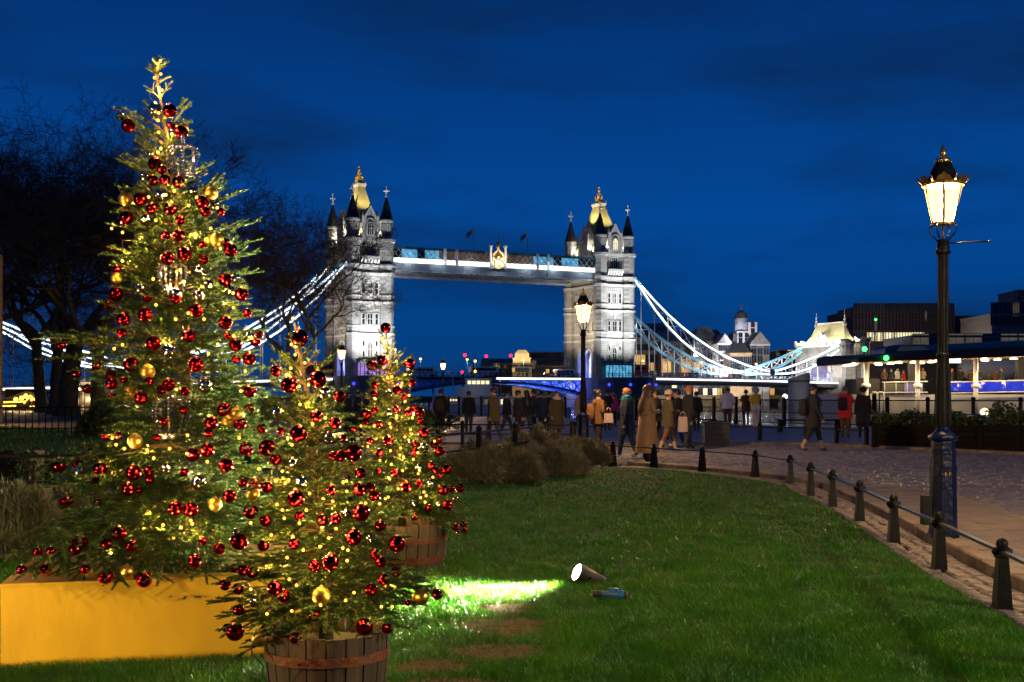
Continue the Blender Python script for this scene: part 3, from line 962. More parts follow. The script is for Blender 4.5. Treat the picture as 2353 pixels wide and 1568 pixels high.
railing('garden_railing', 'black two-bar iron railing passing behind the Christmas trees to the heather bed', 'railing', [(-8.5, 11.2), (-4.3, 12.2), (-2.8, 14.5), (-1.7, 16.8), (-.48, 20), (.66, 23.9)], .84, [(.80, .05, .03), (.53, .05, .03)], .075, 2.1, M['iron'])
railing('ramp_railing', 'black three-bar railing with round-topped posts behind the heather', 'railing', [(-4.0, 31.2), (-2.0, 30.6), (-1.26, 30.3), (0.26, 30.0), (1.5, 29.6)], .70, [(.66, .05, .035), (.42, .04, .03), (.18, .04, .03)], .075, .76, M['iron'])
qr = [(34, 38.6), (30, 40.6), (25, 43.6), (21, 46.1), (17, 48.6), (13, 52.6), (9.55, 59.5), (6.0, 66.4)]
railing('quay_railing', 'dark green quay railing with diamond wire mesh along the river edge', 'railing', qr, 1.22, [(1.19, .06, .05), (.62, .04, .04), (.14, .05, .04)], .13, 1.75, M['iron'], mesh=(.14, 1.17, .105, .011))
railing('river_railing', 'plain dark quay railing running on along the river behind the crowd', 'railing', [(6.0, 66.4), (-.3, 78.5), (-12, 103), (-26, 133)], 1.2, [(1.17, .06, .05), (.62, .04, .04), (.14, .05, .04)], .13, 2.0, M['iron'])
railing('promenade_rail', 'low dark post rail between the benches and the cobbles', 'railing', [(2.0, 37.5), (7.0, 36.9), (9.1, 35.6), (9.95, 33.0)], .47, [(.42, .05, .04)], .10, 1.55, M['iron'])
railing('moat_railing', 'black upright-bar railing below the bare plane trees', 'railing', [(-24, 44), (-13.8, 45.5), (-10.0, 47)], 1.0, [(.95, .06, .05), (.15, .05, .04)], .035, .24, M['iron'], cap=False)
# ================================================================ the bridge
SPAN = 83.35
def octo(r, n=8, ph=PI / 8):
    return [(r * math.cos(2 * PI * k / n + ph), r * math.sin(2 * PI * k / n + ph)) for k in range(n)]
_win = {}
def window_mesh(w, h, nm, arched):
    key = (w, h, nm, arched)
    if key in _win: return _win[key]
    fr, pa = MB(), MB()
    t = .22 if w > .8 else .16
    if arched:
        top = [(-w / 2, h * .72), (-w * .36, h * .88), (0, h), (w * .36, h * .88), (w / 2, h * .72)]
    else:
        top = [(-w / 2, h), (w / 2, h)]
    inner = [(-w / 2, 0)] + top + [(w / 2, 0)]
    outer = [(x * (1 + 2 * t / w), z + (t if z > 0 else -t)) for x, z in inner]
    n = len(inner)
    vs_ = [(x, -.30, z) for x, z in outer] + [(x, -.30, z) for x, z in inner] + [(x, 0.02, z) for x, z in outer] + [(x, -.02, z) for x, z in inner]
    fs = []
    for k in range(n):
        j = (k + 1) % n
        fs += [(k, j, n + j, n + k), (2 * n + k, k, j, 2 * n + j)[::-1], (n + k, n + j, 3 * n + j, 3 * n + k)]
    fr.add(vs_, fs)
    for i in range(1, nm):
        x = -w / 2 + w * i / nm
        fr.box(x - .07, x + .07, -.24, -.05, 0, h * (.9 if arched else 1))
    if h > 1.8:
        fr.box(-w / 2, w / 2, -.22, -.05, h * .52 - .06, h * .52 + .06)
    pa.add([(x, -.05, z) for x, z in inner], [tuple(range(n))])
    _win[key] = (fr, pa)
    return _win[key]
_wm = {}
def window(parent, x, y, z, w, h, nm=1, arched=False, face='W', m='windark', fm='dress'):
    key = (w, h, nm, arched, m, fm)
    if key not in _wm:
        f, p = window_mesh(w, h, nm, arched)
        _wm[key] = (f.mesh('window', M[fm]), p.mesh('pane', M[m]))
    f, p = _wm[key]
    rz = {'W': 0, 'N': rad(-90), 'E': PI, 'S': rad(90)}[face]
    o = inst('window', f, parent, (x, y, z), (0, 0, rz))
    inst('pane', p, o)
    return o

def make_tower(label, base_mat, base_lab, lit):
    root = thing('bridge_tower', label, 'bridge tower', (0, 0, 0), TH, 'towers of the bridge')
    # body
    mb = MB()
    mb.box(-5.2, 5.2, -10.2, 10.2, 18.2, 48.2)
    mb.box(-5.2, 5.2, -10.2, -4.6, 6.9, 18.2)
    mb.box(-5.2, 5.2, 4.6, 10.2, 6.9, 18.2)
    arch = [(-4.6, 12.5)] + [(4.6 * -math.cos(PI * k / 10), 12.5 + 4.6 * math.sin(PI * k / 10)) for k in range(1, 10)] + [(4.6, 12.5), (4.6, 18.2), (-4.6, 18.2)]
    mb.xprism(arch, -5.2, -4.2); mb.xprism(arch, 4.2, 5.2)
    mb.build('wall', M['stone'], root)
    # arch surround and lit ribs inside the road arch
    mb = MB()
    for s0 in (-5.45,):
        for k in range(10):
            a0, a1 = PI * k / 10, PI * (k + 1) / 10
            q = [(-4.6 * math.cos(a0), 12.5 + 4.6 * math.sin(a0)), (-4.6 * math.cos(a1), 12.5 + 4.6 * math.sin(a1)), (-5.4 * math.cos(a1), 12.5 + 5.4 * math.sin(a1)), (-5.4 * math.cos(a0), 12.5 + 5.4 * math.sin(a0))]
            mb.xprism(q, s0, -5.15)
        mb.box(s0, -5.15, -5.4, -4.6, 6.9, 12.5); mb.box(s0, -5.15, 4.6, 5.4, 6.9, 12.5)
    mb.build('arch_surround', M['dress'], root)
    for i, x in enumerate((-3.4, -1.2, 1.0, 3.2)):
        mb = MB()
        for k in range(10):
            a0, a1 = PI * k / 10, PI * (k + 1) / 10
            r0, r1 = 4.55, 3.95
            q = [(-r0 * math.cos(a0), 12.5 + r0 * math.sin(a0)), (-r0 * math.cos(a1), 12.5 + r0 * math.sin(a1)), (-r1 * math.cos(a1), 12.5 + r1 * math.sin(a1)), (-r1 * math.cos(a0), 12.5 + r1 * math.sin(a0))]
            mb.xprism(q, x - .35, x + .35)
        mb.box(x - .35, x + .35, -4.55, -3.95, 7.0, 12.5); mb.box(x - .35, x + .35, 3.95, 4.55, 7.0, 12.5)
        mb.build('arch_rib', M['whitesteel'], root)
    # string courses
    for (z0, z1, e) in ((18.9, 19.6, .45), (21.2, 21.8, .30), (28.3, 28.9, .42), (30.2, 30.8, .30), (36.6, 37.4, .45), (39.0, 39.8, .50), (46.5, 47.4, .60)):
        mb = MB()
        mb.box(-5.2 - e, 5.2 + e, -10.2 - e, 10.2 + e, z0, z1)
        for sx in (-1, 1):
            for sy in (-1, 1):
                mb.prism([(sx * 5.2 + p[0], sy * 10 + p[1]) for p in octo(2.15 + e)], z0 + .003, z1 + .003)
        mb.build('string_course', M['dress'], root)
    # corner turrets with spires and crosses
    for sx in (-1, 1):
        for sy in (-1, 1):
            mb = MB()
            c = (sx * 5.2, sy * 10, 0)
            mb.lathe([(2.35, 6.9), (2.35, 18.9), (2.18, 19.6), (2.15, 46.5), (1.95, 47.4), (1.90, 52.3), (2.15, 52.7), (2.15, 53.2)], 8, c, ph=PI / 8)
            t = mb.build('turret', M['stone'], root)
            # blind lancets on the upper stage
            mb = MB()
            for k in range(8):
                a = PI / 4 * k
                R_ = Matrix.Translation((c[0], c[1], 0)) @ Matrix.Rotation(a, 4, 'Z')
                mb.box(1.74, 1.86, -.42, -.30, 48.6, 51.6, R_); mb.box(1.74, 1.86, .30, .42, 48.6, 51.6, R_)
                mb.box(1.74, 1.86, -.42, .42, 51.6, 51.9, R_)
            mb.build('lancet_trim', M['dress'], t)
            mb = MB()
            mb.lathe([(2.05, 53.2), (1.55, 55.0), (.95, 57.4), (.32, 59.8), (.30, 60.1)], 8, c, ph=PI / 8)
            mb.build('spire', M['darkslate'], t)
            mb = MB(); mb.cs = False
            mb.lathe([(.30, 60.0), (.48, 60.3), (.24, 60.6), (.20, 61.0)], 8, c)
            mb.box(c[0] - .16, c[0] + .16, c[1] - .16, c[1] + .16, 61.0, 63.2)
            mb.box(c[0] - .75, c[0] + .75, c[1] - .13, c[1] + .13, 61.7, 62.15)
            mb.box(c[0] - .13, c[0] + .13, c[1] - .75, c[1] + .75, 61.703, 62.147)
            for dx, dy in ((.75, 0), (-.75, 0), (0, .75), (0, -.75)):
                mb.ball((c[0] + dx, c[1] + dy, 61.92), .26, 6, 4)
            mb.ball((c[0], c[1], 63.3), .28, 6, 4)
            mb.build('cross', M['dress'], t)
    # parapet
    mb = MB()
    for k in range(4):
        x = -2.7 + 1.8 * k
        for y in (-10.5, 10.5):
            mb.box(x - .5, x + .5, y - .25, y + .25, 47.4, 49.0)
    for k in range(9):
        y = -7.2 + 1.8 * k
        for x in (-5.5, 5.5):
            mb.box(x - .25, x + .25, y - .5, y + .5, 47.4, 49.0)
    mb.build('parapet', M['dress'], root)
    # gables
    def gable(face, w):
        mb = MB()
        prof = [(-w, 47.3), (w, 47.3), (w, 52.4), (w * .92, 53.0), (.25, 56.6), (-.25, 56.6), (-w * .92, 53.0), (-w, 52.4)]
        if face == 'W': mb.yprism(prof, -10.75, -7.0)
        elif face == 'E': mb.yprism(prof, 7.0, 10.75)
        elif face == 'N': mb.xprism(prof, -5.75, -3.0)
        else: mb.xprism(prof, 3.0, 5.75)
        g = mb.build('gable', M['stone'], root)
        mb = MB()
        for s in (-1, 1):
            for (u, z0, z1) in ((w + .12, 47.3, 54.2),):
                if face in 'WE':
                    y = -10.7 if face == 'W' else 10.7
                    mb.box(s * u - .3, s * u + .3, y - .3, y + .3, z0, z1)
                    mb.lathe([(.42, z1), (.02, z1 + 1.3)], 4, (s * u, y, 0), ph=PI / 4)
                    mb.bar((s * w * .95, y, 53.0), (0, y, 56.9), .5, .35, (0, 1, 0))
                else:
                    x = -5.7 if face == 'N' else 5.7
                    mb.box(x - .3, x + .3, s * u - .3, s * u + .3, z0, z1)
                    mb.lathe([(.42, z1), (.02, z1 + 1.3)], 4, (x, s * u, 0), ph=PI / 4)
                    mb.bar((x, s * w * .95, 53.0), (x, 0, 56.9), .5, .35, (1, 0, 0))
        p = (0, -10.7) if face == 'W' else ((0, 10.7) if face == 'E' else ((-5.7, 0) if face == 'N' else (5.7, 0)))
        mb.lathe([(.3, 56.6), (.4, 57.0), (.05, 58.0)], 6, (p[0], p[1], 0))
        mb.build('coping', M['dress'], g)
    gable('W', 2.2); gable('N', 2.6); gable('E', 2.2); gable('S', 2.6)
    wl = 'winpale' if lit else 'windark'
    # upstream face (towards the camera)
    yf = -10.2
    window(root, 0, -10.75, 48.6, 1.7, 3.6, 3, True, 'W', wl if lit else 'windark')
    mb = MB()      # blind tracery over the gable window
    for k in range(7):
        a0, a1 = PI * k / 7, PI * (k + 1) / 7
        q = [(-1.25 * math.cos(a0), 52.3 + 1.25 * math.sin(a0)), (-1.25 * math.cos(a1), 52.3 + 1.25 * math.sin(a1)), (-1.0 * math.cos(a1), 52.3 + 1.0 * math.sin(a1)), (-1.0 * math.cos(a0), 52.3 + 1.0 * math.sin(a0))]
        mb.yprism(q, -11.0, -10.76)
    mb.build('tracery', M['dress'], root)
    window(root, 0, yf, 42.6, 2.0, 3.4, 3, False, 'W', 'windark')
    for s in (-1, 1):
        window(root, s * 2.25, yf, 42.9, .75, 2.6, 1, True, 'W', 'windim')
    mb = MB()      # balcony with corbels
    mb.box(-2.9, 2.9, -11.5, -10.2, 41.4, 42.2)
    for k in range(6):
        x = -2.5 + k
        mb.add([(x - .3, -10.2, 39.9), (x + .3, -10.2, 39.9), (x + .3, -11.3, 41.4), (x - .3, -11.3, 41.4), (x - .3, -10.2, 41.4), (x + .3, -10.2, 41.4)], [(0, 1, 2, 3), (0, 3, 4), (1, 5, 2), (2, 5, 4, 3)])
    mb.build('balcony', M['dress'], root)
    for s in (-1, 0, 1):
        window(root, s * 2.05, yf, 31.2, .85 if s else 1.1, 3.2, 1 if s else 2, False, 'W', 'windark')
        window(root, s * 2.05, yf, 22.2, .85 if s else 1.5, 3.1, 1 if s else 2, False, 'W', 'windark')
    mb = MB()      # carved band over the third storey windows
    for k in range(8):
        mb.box(-2.9 + .75 * k, -2.45 + .75 * k, -10.42, -10.2, 35.2, 36.2)
    mb.box(-3.0, 3.0, -10.38, -10.2, 34.7, 35.1)
    mb.box(-.35, .35, -10.5, -10.2, 26.0, 28.2)
    mb.build('carved_band', M['dress'], root)
    window(root, 0, yf, 12.6, 1.5, 4.4, 2, True, 'W', 'windim' if not lit else 'windark')
    for s in (-1, 1):
        window(root, s * 2.0, yf, 15.8, .7, 1.6, 1, True, 'W', 'windark')
        window(root, s * 2.0, yf, 12.7, .7, 1.6, 1, False, 'W', 'windim' if lit and s > 0 else 'windark')
    # landward face
    xf = -5.2
    window(root, -5.75, 0, 48.6, 1.7, 3.6, 3, True, 'N', 'windark')
    for (z, h, w) in ((42.6, 3.4, 1.6), (31.2, 3.2, 1.1), (22.2, 3.1, 1.2)):
        for y in (-5.6, -2.0, 2.0, 5.6):
            window(root, xf, y, z, w, h, 2, z > 40, 'N', 'windim' if (lit and z < 40) else 'windark')
    # roof
    mb = MB()
    lv = [(4.5, 9.0, 48.4), (3.3, 6.8, 53.0), (2.1, 4.6, 58.6), (1.0, 2.3, 64.0)]
    vs_ = []
    for (x, y, z) in lv: vs_ += [(-x, -y, z), (x, -y, z), (x, y, z), (-x, y, z)]
    fs = [(4 * j + k, 4 * j + (k + 1) % 4, 4 * j + 4 + (k + 1) % 4, 4 * j + 4 + k) for j in range(3) for k in range(4)] + [(12, 13, 14, 15)]
    mb.add(vs_, fs)
    rf = mb.build('roof', M['slate'], root)
    mb = MB()
    mb.box(-1.25, 1.25, -2.55, 2.55, 64.0, 64.5); mb.box(-1.45, 1.45, -2.75, 2.75, 64.5, 65.0)
    for k in range(5):
        y = -2.5 + 1.25 * k
        for x in (-1.25, 1.25): mb.lathe([(.12, 65), (.2, 65.3), (.02, 65.8)], 6, (x, y, 0))
    mb.build('roof_curb', M['dress'], rf)
    mb = MB(); mb.cs = False
    mb.lathe([(1.1, 65.0), (1.1, 66.6), (.8, 66.9), (.55, 67.4), (.35, 68.2), (.30, 69.2), (.5, 69.5), (.15, 69.9), (.12, 70.3)], 8)
    for k in range(4):
        a = PI / 2 * k + PI / 4
        mb.lathe([(.28, 65.0), (.28, 67.0), (.42, 67.2), (.03, 68.0)], 6, (1.05 * math.cos(a), 1.05 * math.sin(a), 0))
        mb.ball((.55 * math.cos(a), .55 * math.sin(a), 68.3), .28, 6, 4)
    mb.ball((0, 0, 70.5), .38, 8, 6); mb.ball((0, 0, 69.4), .55, 8, 5)
    mb.build('gilded_finial', M['gilt'], rf)
    # glazed entrance at the foot of the upstream face
    mb = MB()
    mb.box(-4.2, 4.2, -14.2, -10.7, 7.0, 10.9)
    e = mb.build('entrance_glass', M[base_mat], root); tag(e, base_lab)
    mb = MB()
    for k in range(8):
        x = -4.2 + 1.2 * k
        mb.box(x - .08, x + .08, -14.35, -14.2, 7.0, 10.9)
    mb.box(-4.6, 4.6, -14.8, -10.7, 10.9, 11.2)
    mb.build('entrance_frame', M['darksteel'], e)
    return root
def flood(root, lit):
    k = 1.0
    for x in (-3.4, 3.4):
        light('floodlight', 'SPOT', (x, -25.5, 7.6), (50000 if not lit else 42000), (0.96, 0.98, 1.0), root, .4, 62, 1.0, (x * .4, -10.2, 21 if not lit else 25))
    light('floodlight', 'SPOT', (0, -25.0, 7.6), 210000 * k, (0.97, 0.98, 1.0), root, .4, 34, 1.0, (0, -10.2, 42))
    light('floodlight', 'SPOT', (-26, -8.0, 7.5), 45000 if not lit else 90000, (1.0, 0.82, 0.60), root, .4, 60, 1.0, (-5.2, 0, 26))
    for (x, y) in ((-3.0, -9.3), (3.0, -9.3), (-4.6, -7.3), (-4.6, 7.3), (-4.6, 3.7), (-4.6, -3.7), (4.4, -7.4)):
        light('parapet_light', 'POINT', (x, y, 48.9), 1500, (1.0, 0.93, 0.74), root, .25)
    for (x, y) in ((0, -11.6), (-6.6, 0)):
        light('finial_light', 'SPOT', (x, y, 58.3), 8500, (1.0, 0.84, 0.50), root, .2, 74, .8, (0, 0, 62.5))
    for (p_, q_) in (((-.6, -11.7, 58.3), (-5.2, -10, 62)), ((.6, -11.7, 58.3), (5.2, -10, 62)), ((-6.7, .6, 58.3), (-5.2, 10, 62))):
        light('cross_light', 'SPOT', p_, 2600, (1.0, 0.96, 0.9), root, .15, 24, .6, q_)
    light('arch_light', 'POINT', (-2.3, 0, 10.0), 2600, (0.16, 0.22, 1.0), root, .3)
    light('arch_light', 'POINT', (2.0, 0, 11.0), 2200, (0.75, 0.80, 1.0), root, .3)
t1 = make_tower('taller-looking bridge tower behind the front fir trees, with bare branches across its landward side', 'purple', 'violet lit glass entrance', False)
t1.location = B(0, 0)
t2 = make_tower('far bridge tower standing behind the lit gas lamp, its road arch glowing blue', 'cyan', 'cyan lit glass entrance', True)
t2.location = B(SPAN, 0)
flood(t1, False); flood(t2, True)

# piers
def make_pier(lab):
    root = thing('bridge_pier', lab, 'bridge pier', (0, 0, 0), TH, 'piers of the bridge')
    mb = MB()
    nose = [(10.6 * math.cos(a), -14 - 12.5 * math.sin(a)) for a in [PI * k / 12 for k in range(13)]]
    nose2 = [(-10.6 * math.cos(a), 14 + 12.5 * math.sin(a)) for a in [PI * k / 12 for k in range(13)]]
    pts = nose[::-1] + nose2[::-1]
    mb.prism(pts, -4.5, 5.9)
    mb.build('wall', M['pier'], root)
    mb = MB(); mb.prism([(x * 1.035, y * 1.015) for x, y in pts], 5.9, 6.9)
    mb.build('coping', M['pier'], root)
    mb = MB()
    for k in range(len(pts)):
        p, q = pts[k], pts[(k + 1) % len(pts)]
        for z in (7.5, 8.1): mb.bar((p[0], p[1], z), (q[0], q[1], z), .08, .08)
        mb.box(p[0] - .06, p[0] + .06, p[1] - .06, p[1] + .06, 6.9, 8.15)
    mb.build('handrail', M['darksteel'], root)
    for a in (.62, 1.25, 1.9, 2.5):
        x, y = 10.6 * math.cos(a), -14 - 12.5 * math.sin(a)
        mb = MB(); mb.cs = True
        mb.ball((x * 1.02, y * 1.01, 4.6), .42, 10, 8)
        l_ = mb.build('blue_lamp', M['ledblue'], root)
    return root
p1 = make_pier('rounded stone pier of the nearer bridge tower with blue lamps'); p1.location = B(0, 0)
p2 = make_pier('rounded stone pier under the far bridge tower'); p2.location = B(SPAN, 0)

# high level walkways
def make_walkway(b, near, lab):
    root = thing('high_walkway', lab, 'walkway', B(0, b), TH, 'high walkways between the towers')
    a0, a1 = 7.2, SPAN - 7.2
    N = 36
    L = a1 - a0
    mb = MB()
    for k in range(12):      # cambered underside girder
        u0, u1 = k / 12, (k + 1) / 12
        z = lambda u: 39.0 + .0 * u
        mb.box(a0 + L * u0, a0 + L * u1 - .06, -1.8, 1.8, 38.7, 40.9)
    mb.build('floor_girder', M['steelgrey'], root)
    mb = MB()
    for k in range(40):
        x = a0 + L * (k + .5) / 40
        mb.box(x - .12, x + .12, -1.9, 1.9, 38.35, 38.7)
    for y in (-1.85, 1.85): mb.box(a0, a1, y - .14, y + .14, 38.3, 38.62)
    mb.build('floor_rib', M['whitesteel'], root)
    if near:
        for (u0, u1) in ((a0, SPAN / 2 - 2.9), (SPAN / 2 + 2.9, a1)):
            mb = MB(); mb.box(u0, u1, -2.0, -1.82, 41.0, 42.35); mb.build('led_strip', M['ledwarm'], root)
            mb = MB()
            n = int((u1 - u0) / 1.87)
            for k in range(n):
                x = u0 + (u1 - u0) * (k + .5) / n
                mb.box(x - .62, x + .62, -2.07, -2.0, 42.05, 42.25)
            mb.build('strip_moulding', M['whitesteel'], root)
    # cross lattice
    w = L / N
    mb = MB()
    mb.bar((-w / 2, 0, 0), (w / 2, 0, 2.5), .10, .22, (0, 1, 0)); mb.bar((-w / 2, .1, 2.5), (w / 2, .1, 0), .10, .22, (0, 1, 0))
    lm = mb.mesh('lattice_cross', M['latt'])
    for k in range(N):
        x = a0 + w * (k + .5)
        if abs(x - SPAN / 2) < 2.7: continue
        inst('lattice_cross', lm, root, (x, -1.85, 42.55))
    mb = MB()
    mb.box(a0, a1, -2.0, -1.7, 42.35, 42.55); mb.box(a0, a1, -2.0, -1.7, 45.05, 45.55)
    mb.box(a0, a1, -2.1, 2.1, 45.55, 45.75)
    mb.build('top_rail', M['darksteel'], root)
    for (u0, u1, m) in ((a0, a0 + 3, 'windark'), (a0 + 3, a0 + 8.0, 'cyan'), (a0 + 8, a0 + 10.5, 'windark'), (a0 + 10.5, a0 + 15, 'cyan'), (a0 + 15, SPAN - 29, 'windim2'), (SPAN - 29, SPAN - 22, 'cyan'), (SPAN - 22, SPAN - 19, 'windark'), (SPAN - 19, SPAN - 13, 'cyan'), (SPAN - 13, a1, 'windark')):
        mb = MB(); mb.box(u0, u1 - .02, -1.45, -1.4, 42.4, 45.5); mb.build('walkway_glass', M[m], root)
    for f in (.245, .30, .70, .755):
        x = a0 + L * f
        mb = MB(); mb.box(x - .45, x + .45, -2.12, -1.6, 41.0, 45.9); mb.build('panel_post', M['whitesteel'], root)
    if near:
        for k in range(7): light('added_walkway_light', 'POINT', (a0 + L * (k + .5) / 7, -3.6, 41.9), 380, (.92, .96, 1.0), root, .2)  # added to brighten the lattice, no lamps modelled
        # central crest in an ogee frame between two posts
        cr_ = thing('bridge_crest', 'gilded coat of arms panel in an ogee frame at the middle of the high walkway', 'coat of arms', B(SPAN / 2, b - 2.2), TH)
        for s in (-1, 1):
            mb = MB()
            mb.box(s * 2.5 - .3, s * 2.5 + .3, -.3, .3, 40.4, 46.9)
            mb.lathe([(.3, 46.9), (.62, 47.3), (.62, 47.6), (.5, 47.7), (.35, 48.0), (.02, 48.1)], 8, (s * 2.5, 0, 0), ph=PI / 8)
            mb.build('post', M['whitesteel'], cr_)
        og = [(-2.0, 40.5), (2.0, 40.5), (2.0, 44.6), (1.75, 45.2), (1.2, 45.7), (.55, 46.2), (.12, 47.1), (-.12, 47.1), (-.55, 46.2), (-1.2, 45.7), (-1.75, 45.2), (-2.0, 44.6)]
        inn = [(x * .80, 40.5 + (z - 40.5) * .86 + .2) for x, z in og]
        n = len(og)
        mb = MB()
        vs_ = [(x, -.3, z) for x, z in og] + [(x, -.3, z) for x, z in inn] + [(x, .2, z) for x, z in og] + [(x, 0, z) for x, z in inn]
        fs = []
        for k in range(n):
            j = (k + 1) % n
            fs += [(k, j, n + j, n + k), (2 * n + k, 2 * n + j, j, k), (n + k, n + j, 3 * n + j, 3 * n + k)]
        mb.add(vs_, fs)
        mb.build('ogee_frame', M['crestgold'], cr_)
        mb = MB(); mb.add([(x, 0, z) for x, z in inn], [tuple(range(n))]); mb.build('back_panel', M['brass'], cr_)
        mb = MB(); mb.cs = True
        mb.add([(-.6, -.3, 43.6), (.6, -.3, 43.6), (.6, -.3, 42.6), (.3, -.3, 41.9), (0, -.3, 41.6), (-.3, -.3, 41.9), (-.6, -.3, 42.6), (-.6, 0, 43.6), (.6, 0, 43.6)], [(0, 6, 5, 4, 3, 2, 1), (0, 1, 8, 7)])
        for s in (-1, 1):      # two supporters leaning on the shield, and a helm
            mb.tube([(s * 1.2, -.15, 40.8), (s * 1.1, -.2, 41.8), (s * .95, -.2, 42.7), (s * .85, -.2, 43.4)], [.45, .42, .32, .25], 6)
            mb.ball((s * .85, -.25, 43.7), .28, 6, 5)
            mb.tube([(s * .9, -.2, 42.8), (s * .6, -.35, 42.9)], .14, 5)
            mb.tube([(s * 1.25, -.15, 43.0), (s * 1.45, -.1, 43.8), (s * 1.2, -.1, 44.3)], [.2, .2, .05], 5)
        mb.ball((0, -.25, 44.1), .42, 8, 6)
        mb.build('arms', M['crestgold'], cr_)
        mb = MB(); mb.cs = True
        mb.lathe([(.45, 47.0), (.5, 47.3), (.7, 47.9), (.5, 48.4), (.15, 48.7)], 10)
        mb.ball((0, 0, 48.9), .28, 8, 6); mb.box(-.08, .08, -.08, .08, 49.1, 50.2); mb.box(-.42, .42, -.08, .08, 49.45, 49.65); mb.ball((0, 0, 50.3), .2, 6, 5)
        mb.build('crown', M['gold'], cr_)
        light('crest_light', 'SPOT', (0, -5.5, 40.0), 6500, (1.0, .90, .66), cr_, .2, 70, 1.0, (0, 0, 44.2))
    return root
M['steelgrey'] = mat('grey_blue_steel', (.26, .32, .37), .5, 0, (.2, .26, .3), .8)
M['latt'] = mat('lattice_steel', (0.30, 0.29, 0.28), 0.5, 0, (0.22, 0.2, 0.2), 1)
M['windim2'] = glow_mix('dim_brown_walkway_glass', (1.0, 0.6, 0.35), (0.05, 0.04, 0.04), 0.10, 0.25)
M['crestgold'] = mat('pale_gilded_stone', (0.72, 0.55, 0.30), 0.5, 0.2, (0.62, 0.45, 0.22), 1.5)
make_walkway(-8.0, True, 'high walkway with the bright white light strip and the crest, nearer of the pair')
make_walkway(8.0, False, 'second high walkway seen behind and below the lit one')

# flags
def flag(px, cells, lab, b=-8.0, H_=53.2):
    a = a_at(px, b)
    r = thing('flagpole_flag', lab, 'flag', B(a, b, 45.7), 0)
    mb = MB(); mb.cs = True; mb.tube([(0, 0, 0), (0, 0, H_ - 45.7 + .4)], .09, 6); mb.ball((0, 0, H_ - 45.7 + .5), .16, 6, 5)
    mb.build('flagpole', M['whitesteel'], r)
    mb = MB(); nx, nz_ = 15, 9
    def pt(i, j):
        u, v = i / nx, j / nz_
        x = -u * 2.3; z = (H_ - 45.7) - v * 1.4 - u * 2.1 - .3 * u * v
        y = .22 * math.sin(u * 7 + v * 1.5) * u
        return (x, y, z)
    for i in range(nx):
        for j in range(nz_):
            mb.cm = cells(i, j)
            mb.quad(pt(i, j), pt(i + 1, j), pt(i + 1, j + 1), pt(i, j + 1))
    o = mb.build('cloth', [mat('flag_navy', (.01, .015, .09), .8), mat('flag_white', (.55, .55, .55), .8), mat('flag_red', (.42, .02, .03), .8)], r)
def jack(i, j):
    if i == 7 or j == 4: return 2
    if i in (6, 8) or j in (3, 5): return 1
    d = abs((i - 7) / 7.0) - abs((j - 4) / 4.0)
    if abs(d) < .14: return 2
    return 1 if abs(d) < .3 else 0
flag(1088, jack, 'dark union flag hanging from the pole nearer the taller tower')
flag(1212, lambda i, j: 2 if (i in (6, 7, 8) or j in (3, 4, 5)) else 1, 'white flag with a red cross on the walkway pole')

# suspension chains
UP = [(1463, 647), (1502, 688.6), (1560.5, 747), (1621.6, 796), (1685, 826), (1768, 854.5)]
LO = [(1463, 649), (1496, 700.7), (1531, 747), (1592, 805.7), (1653, 839.8), (1717, 857), (1768, 860.6)]
def curve(pts):
    out = []
    for px, py in pts:
        a = a_at(px, -10)
        out.append((a - SPAN, z_at(py, a, -10)))
    return out
UPC, LOC = curve(UP), curve(LO)
sEnd = UPC[-1][0]
def smooth(pts):
    xs, zs = [p[0] for p in pts], [p[1] for p in pts]
    return np.polyfit(xs, zs, 3)
UPP, LOP = smooth(UPC), smooth(LOC)
SHORT_U = [(1778, 854), (1850, 829.5), (1924, 796)]
SHORT_L = [(1787, 859.5), (1840, 853), (1890, 831), (1927, 803)]
SU, SL = [(a - SPAN, z) for a, z in [(x + SPAN, y) for x, y in curve(SHORT_U)]], curve(SHORT_L)
SUP, SLP = np.polyfit([p[0] for p in SU], [p[1] for p in SU], 2), np.polyfit([p[0] for p in SL], [p[1] for p in SL], 3)
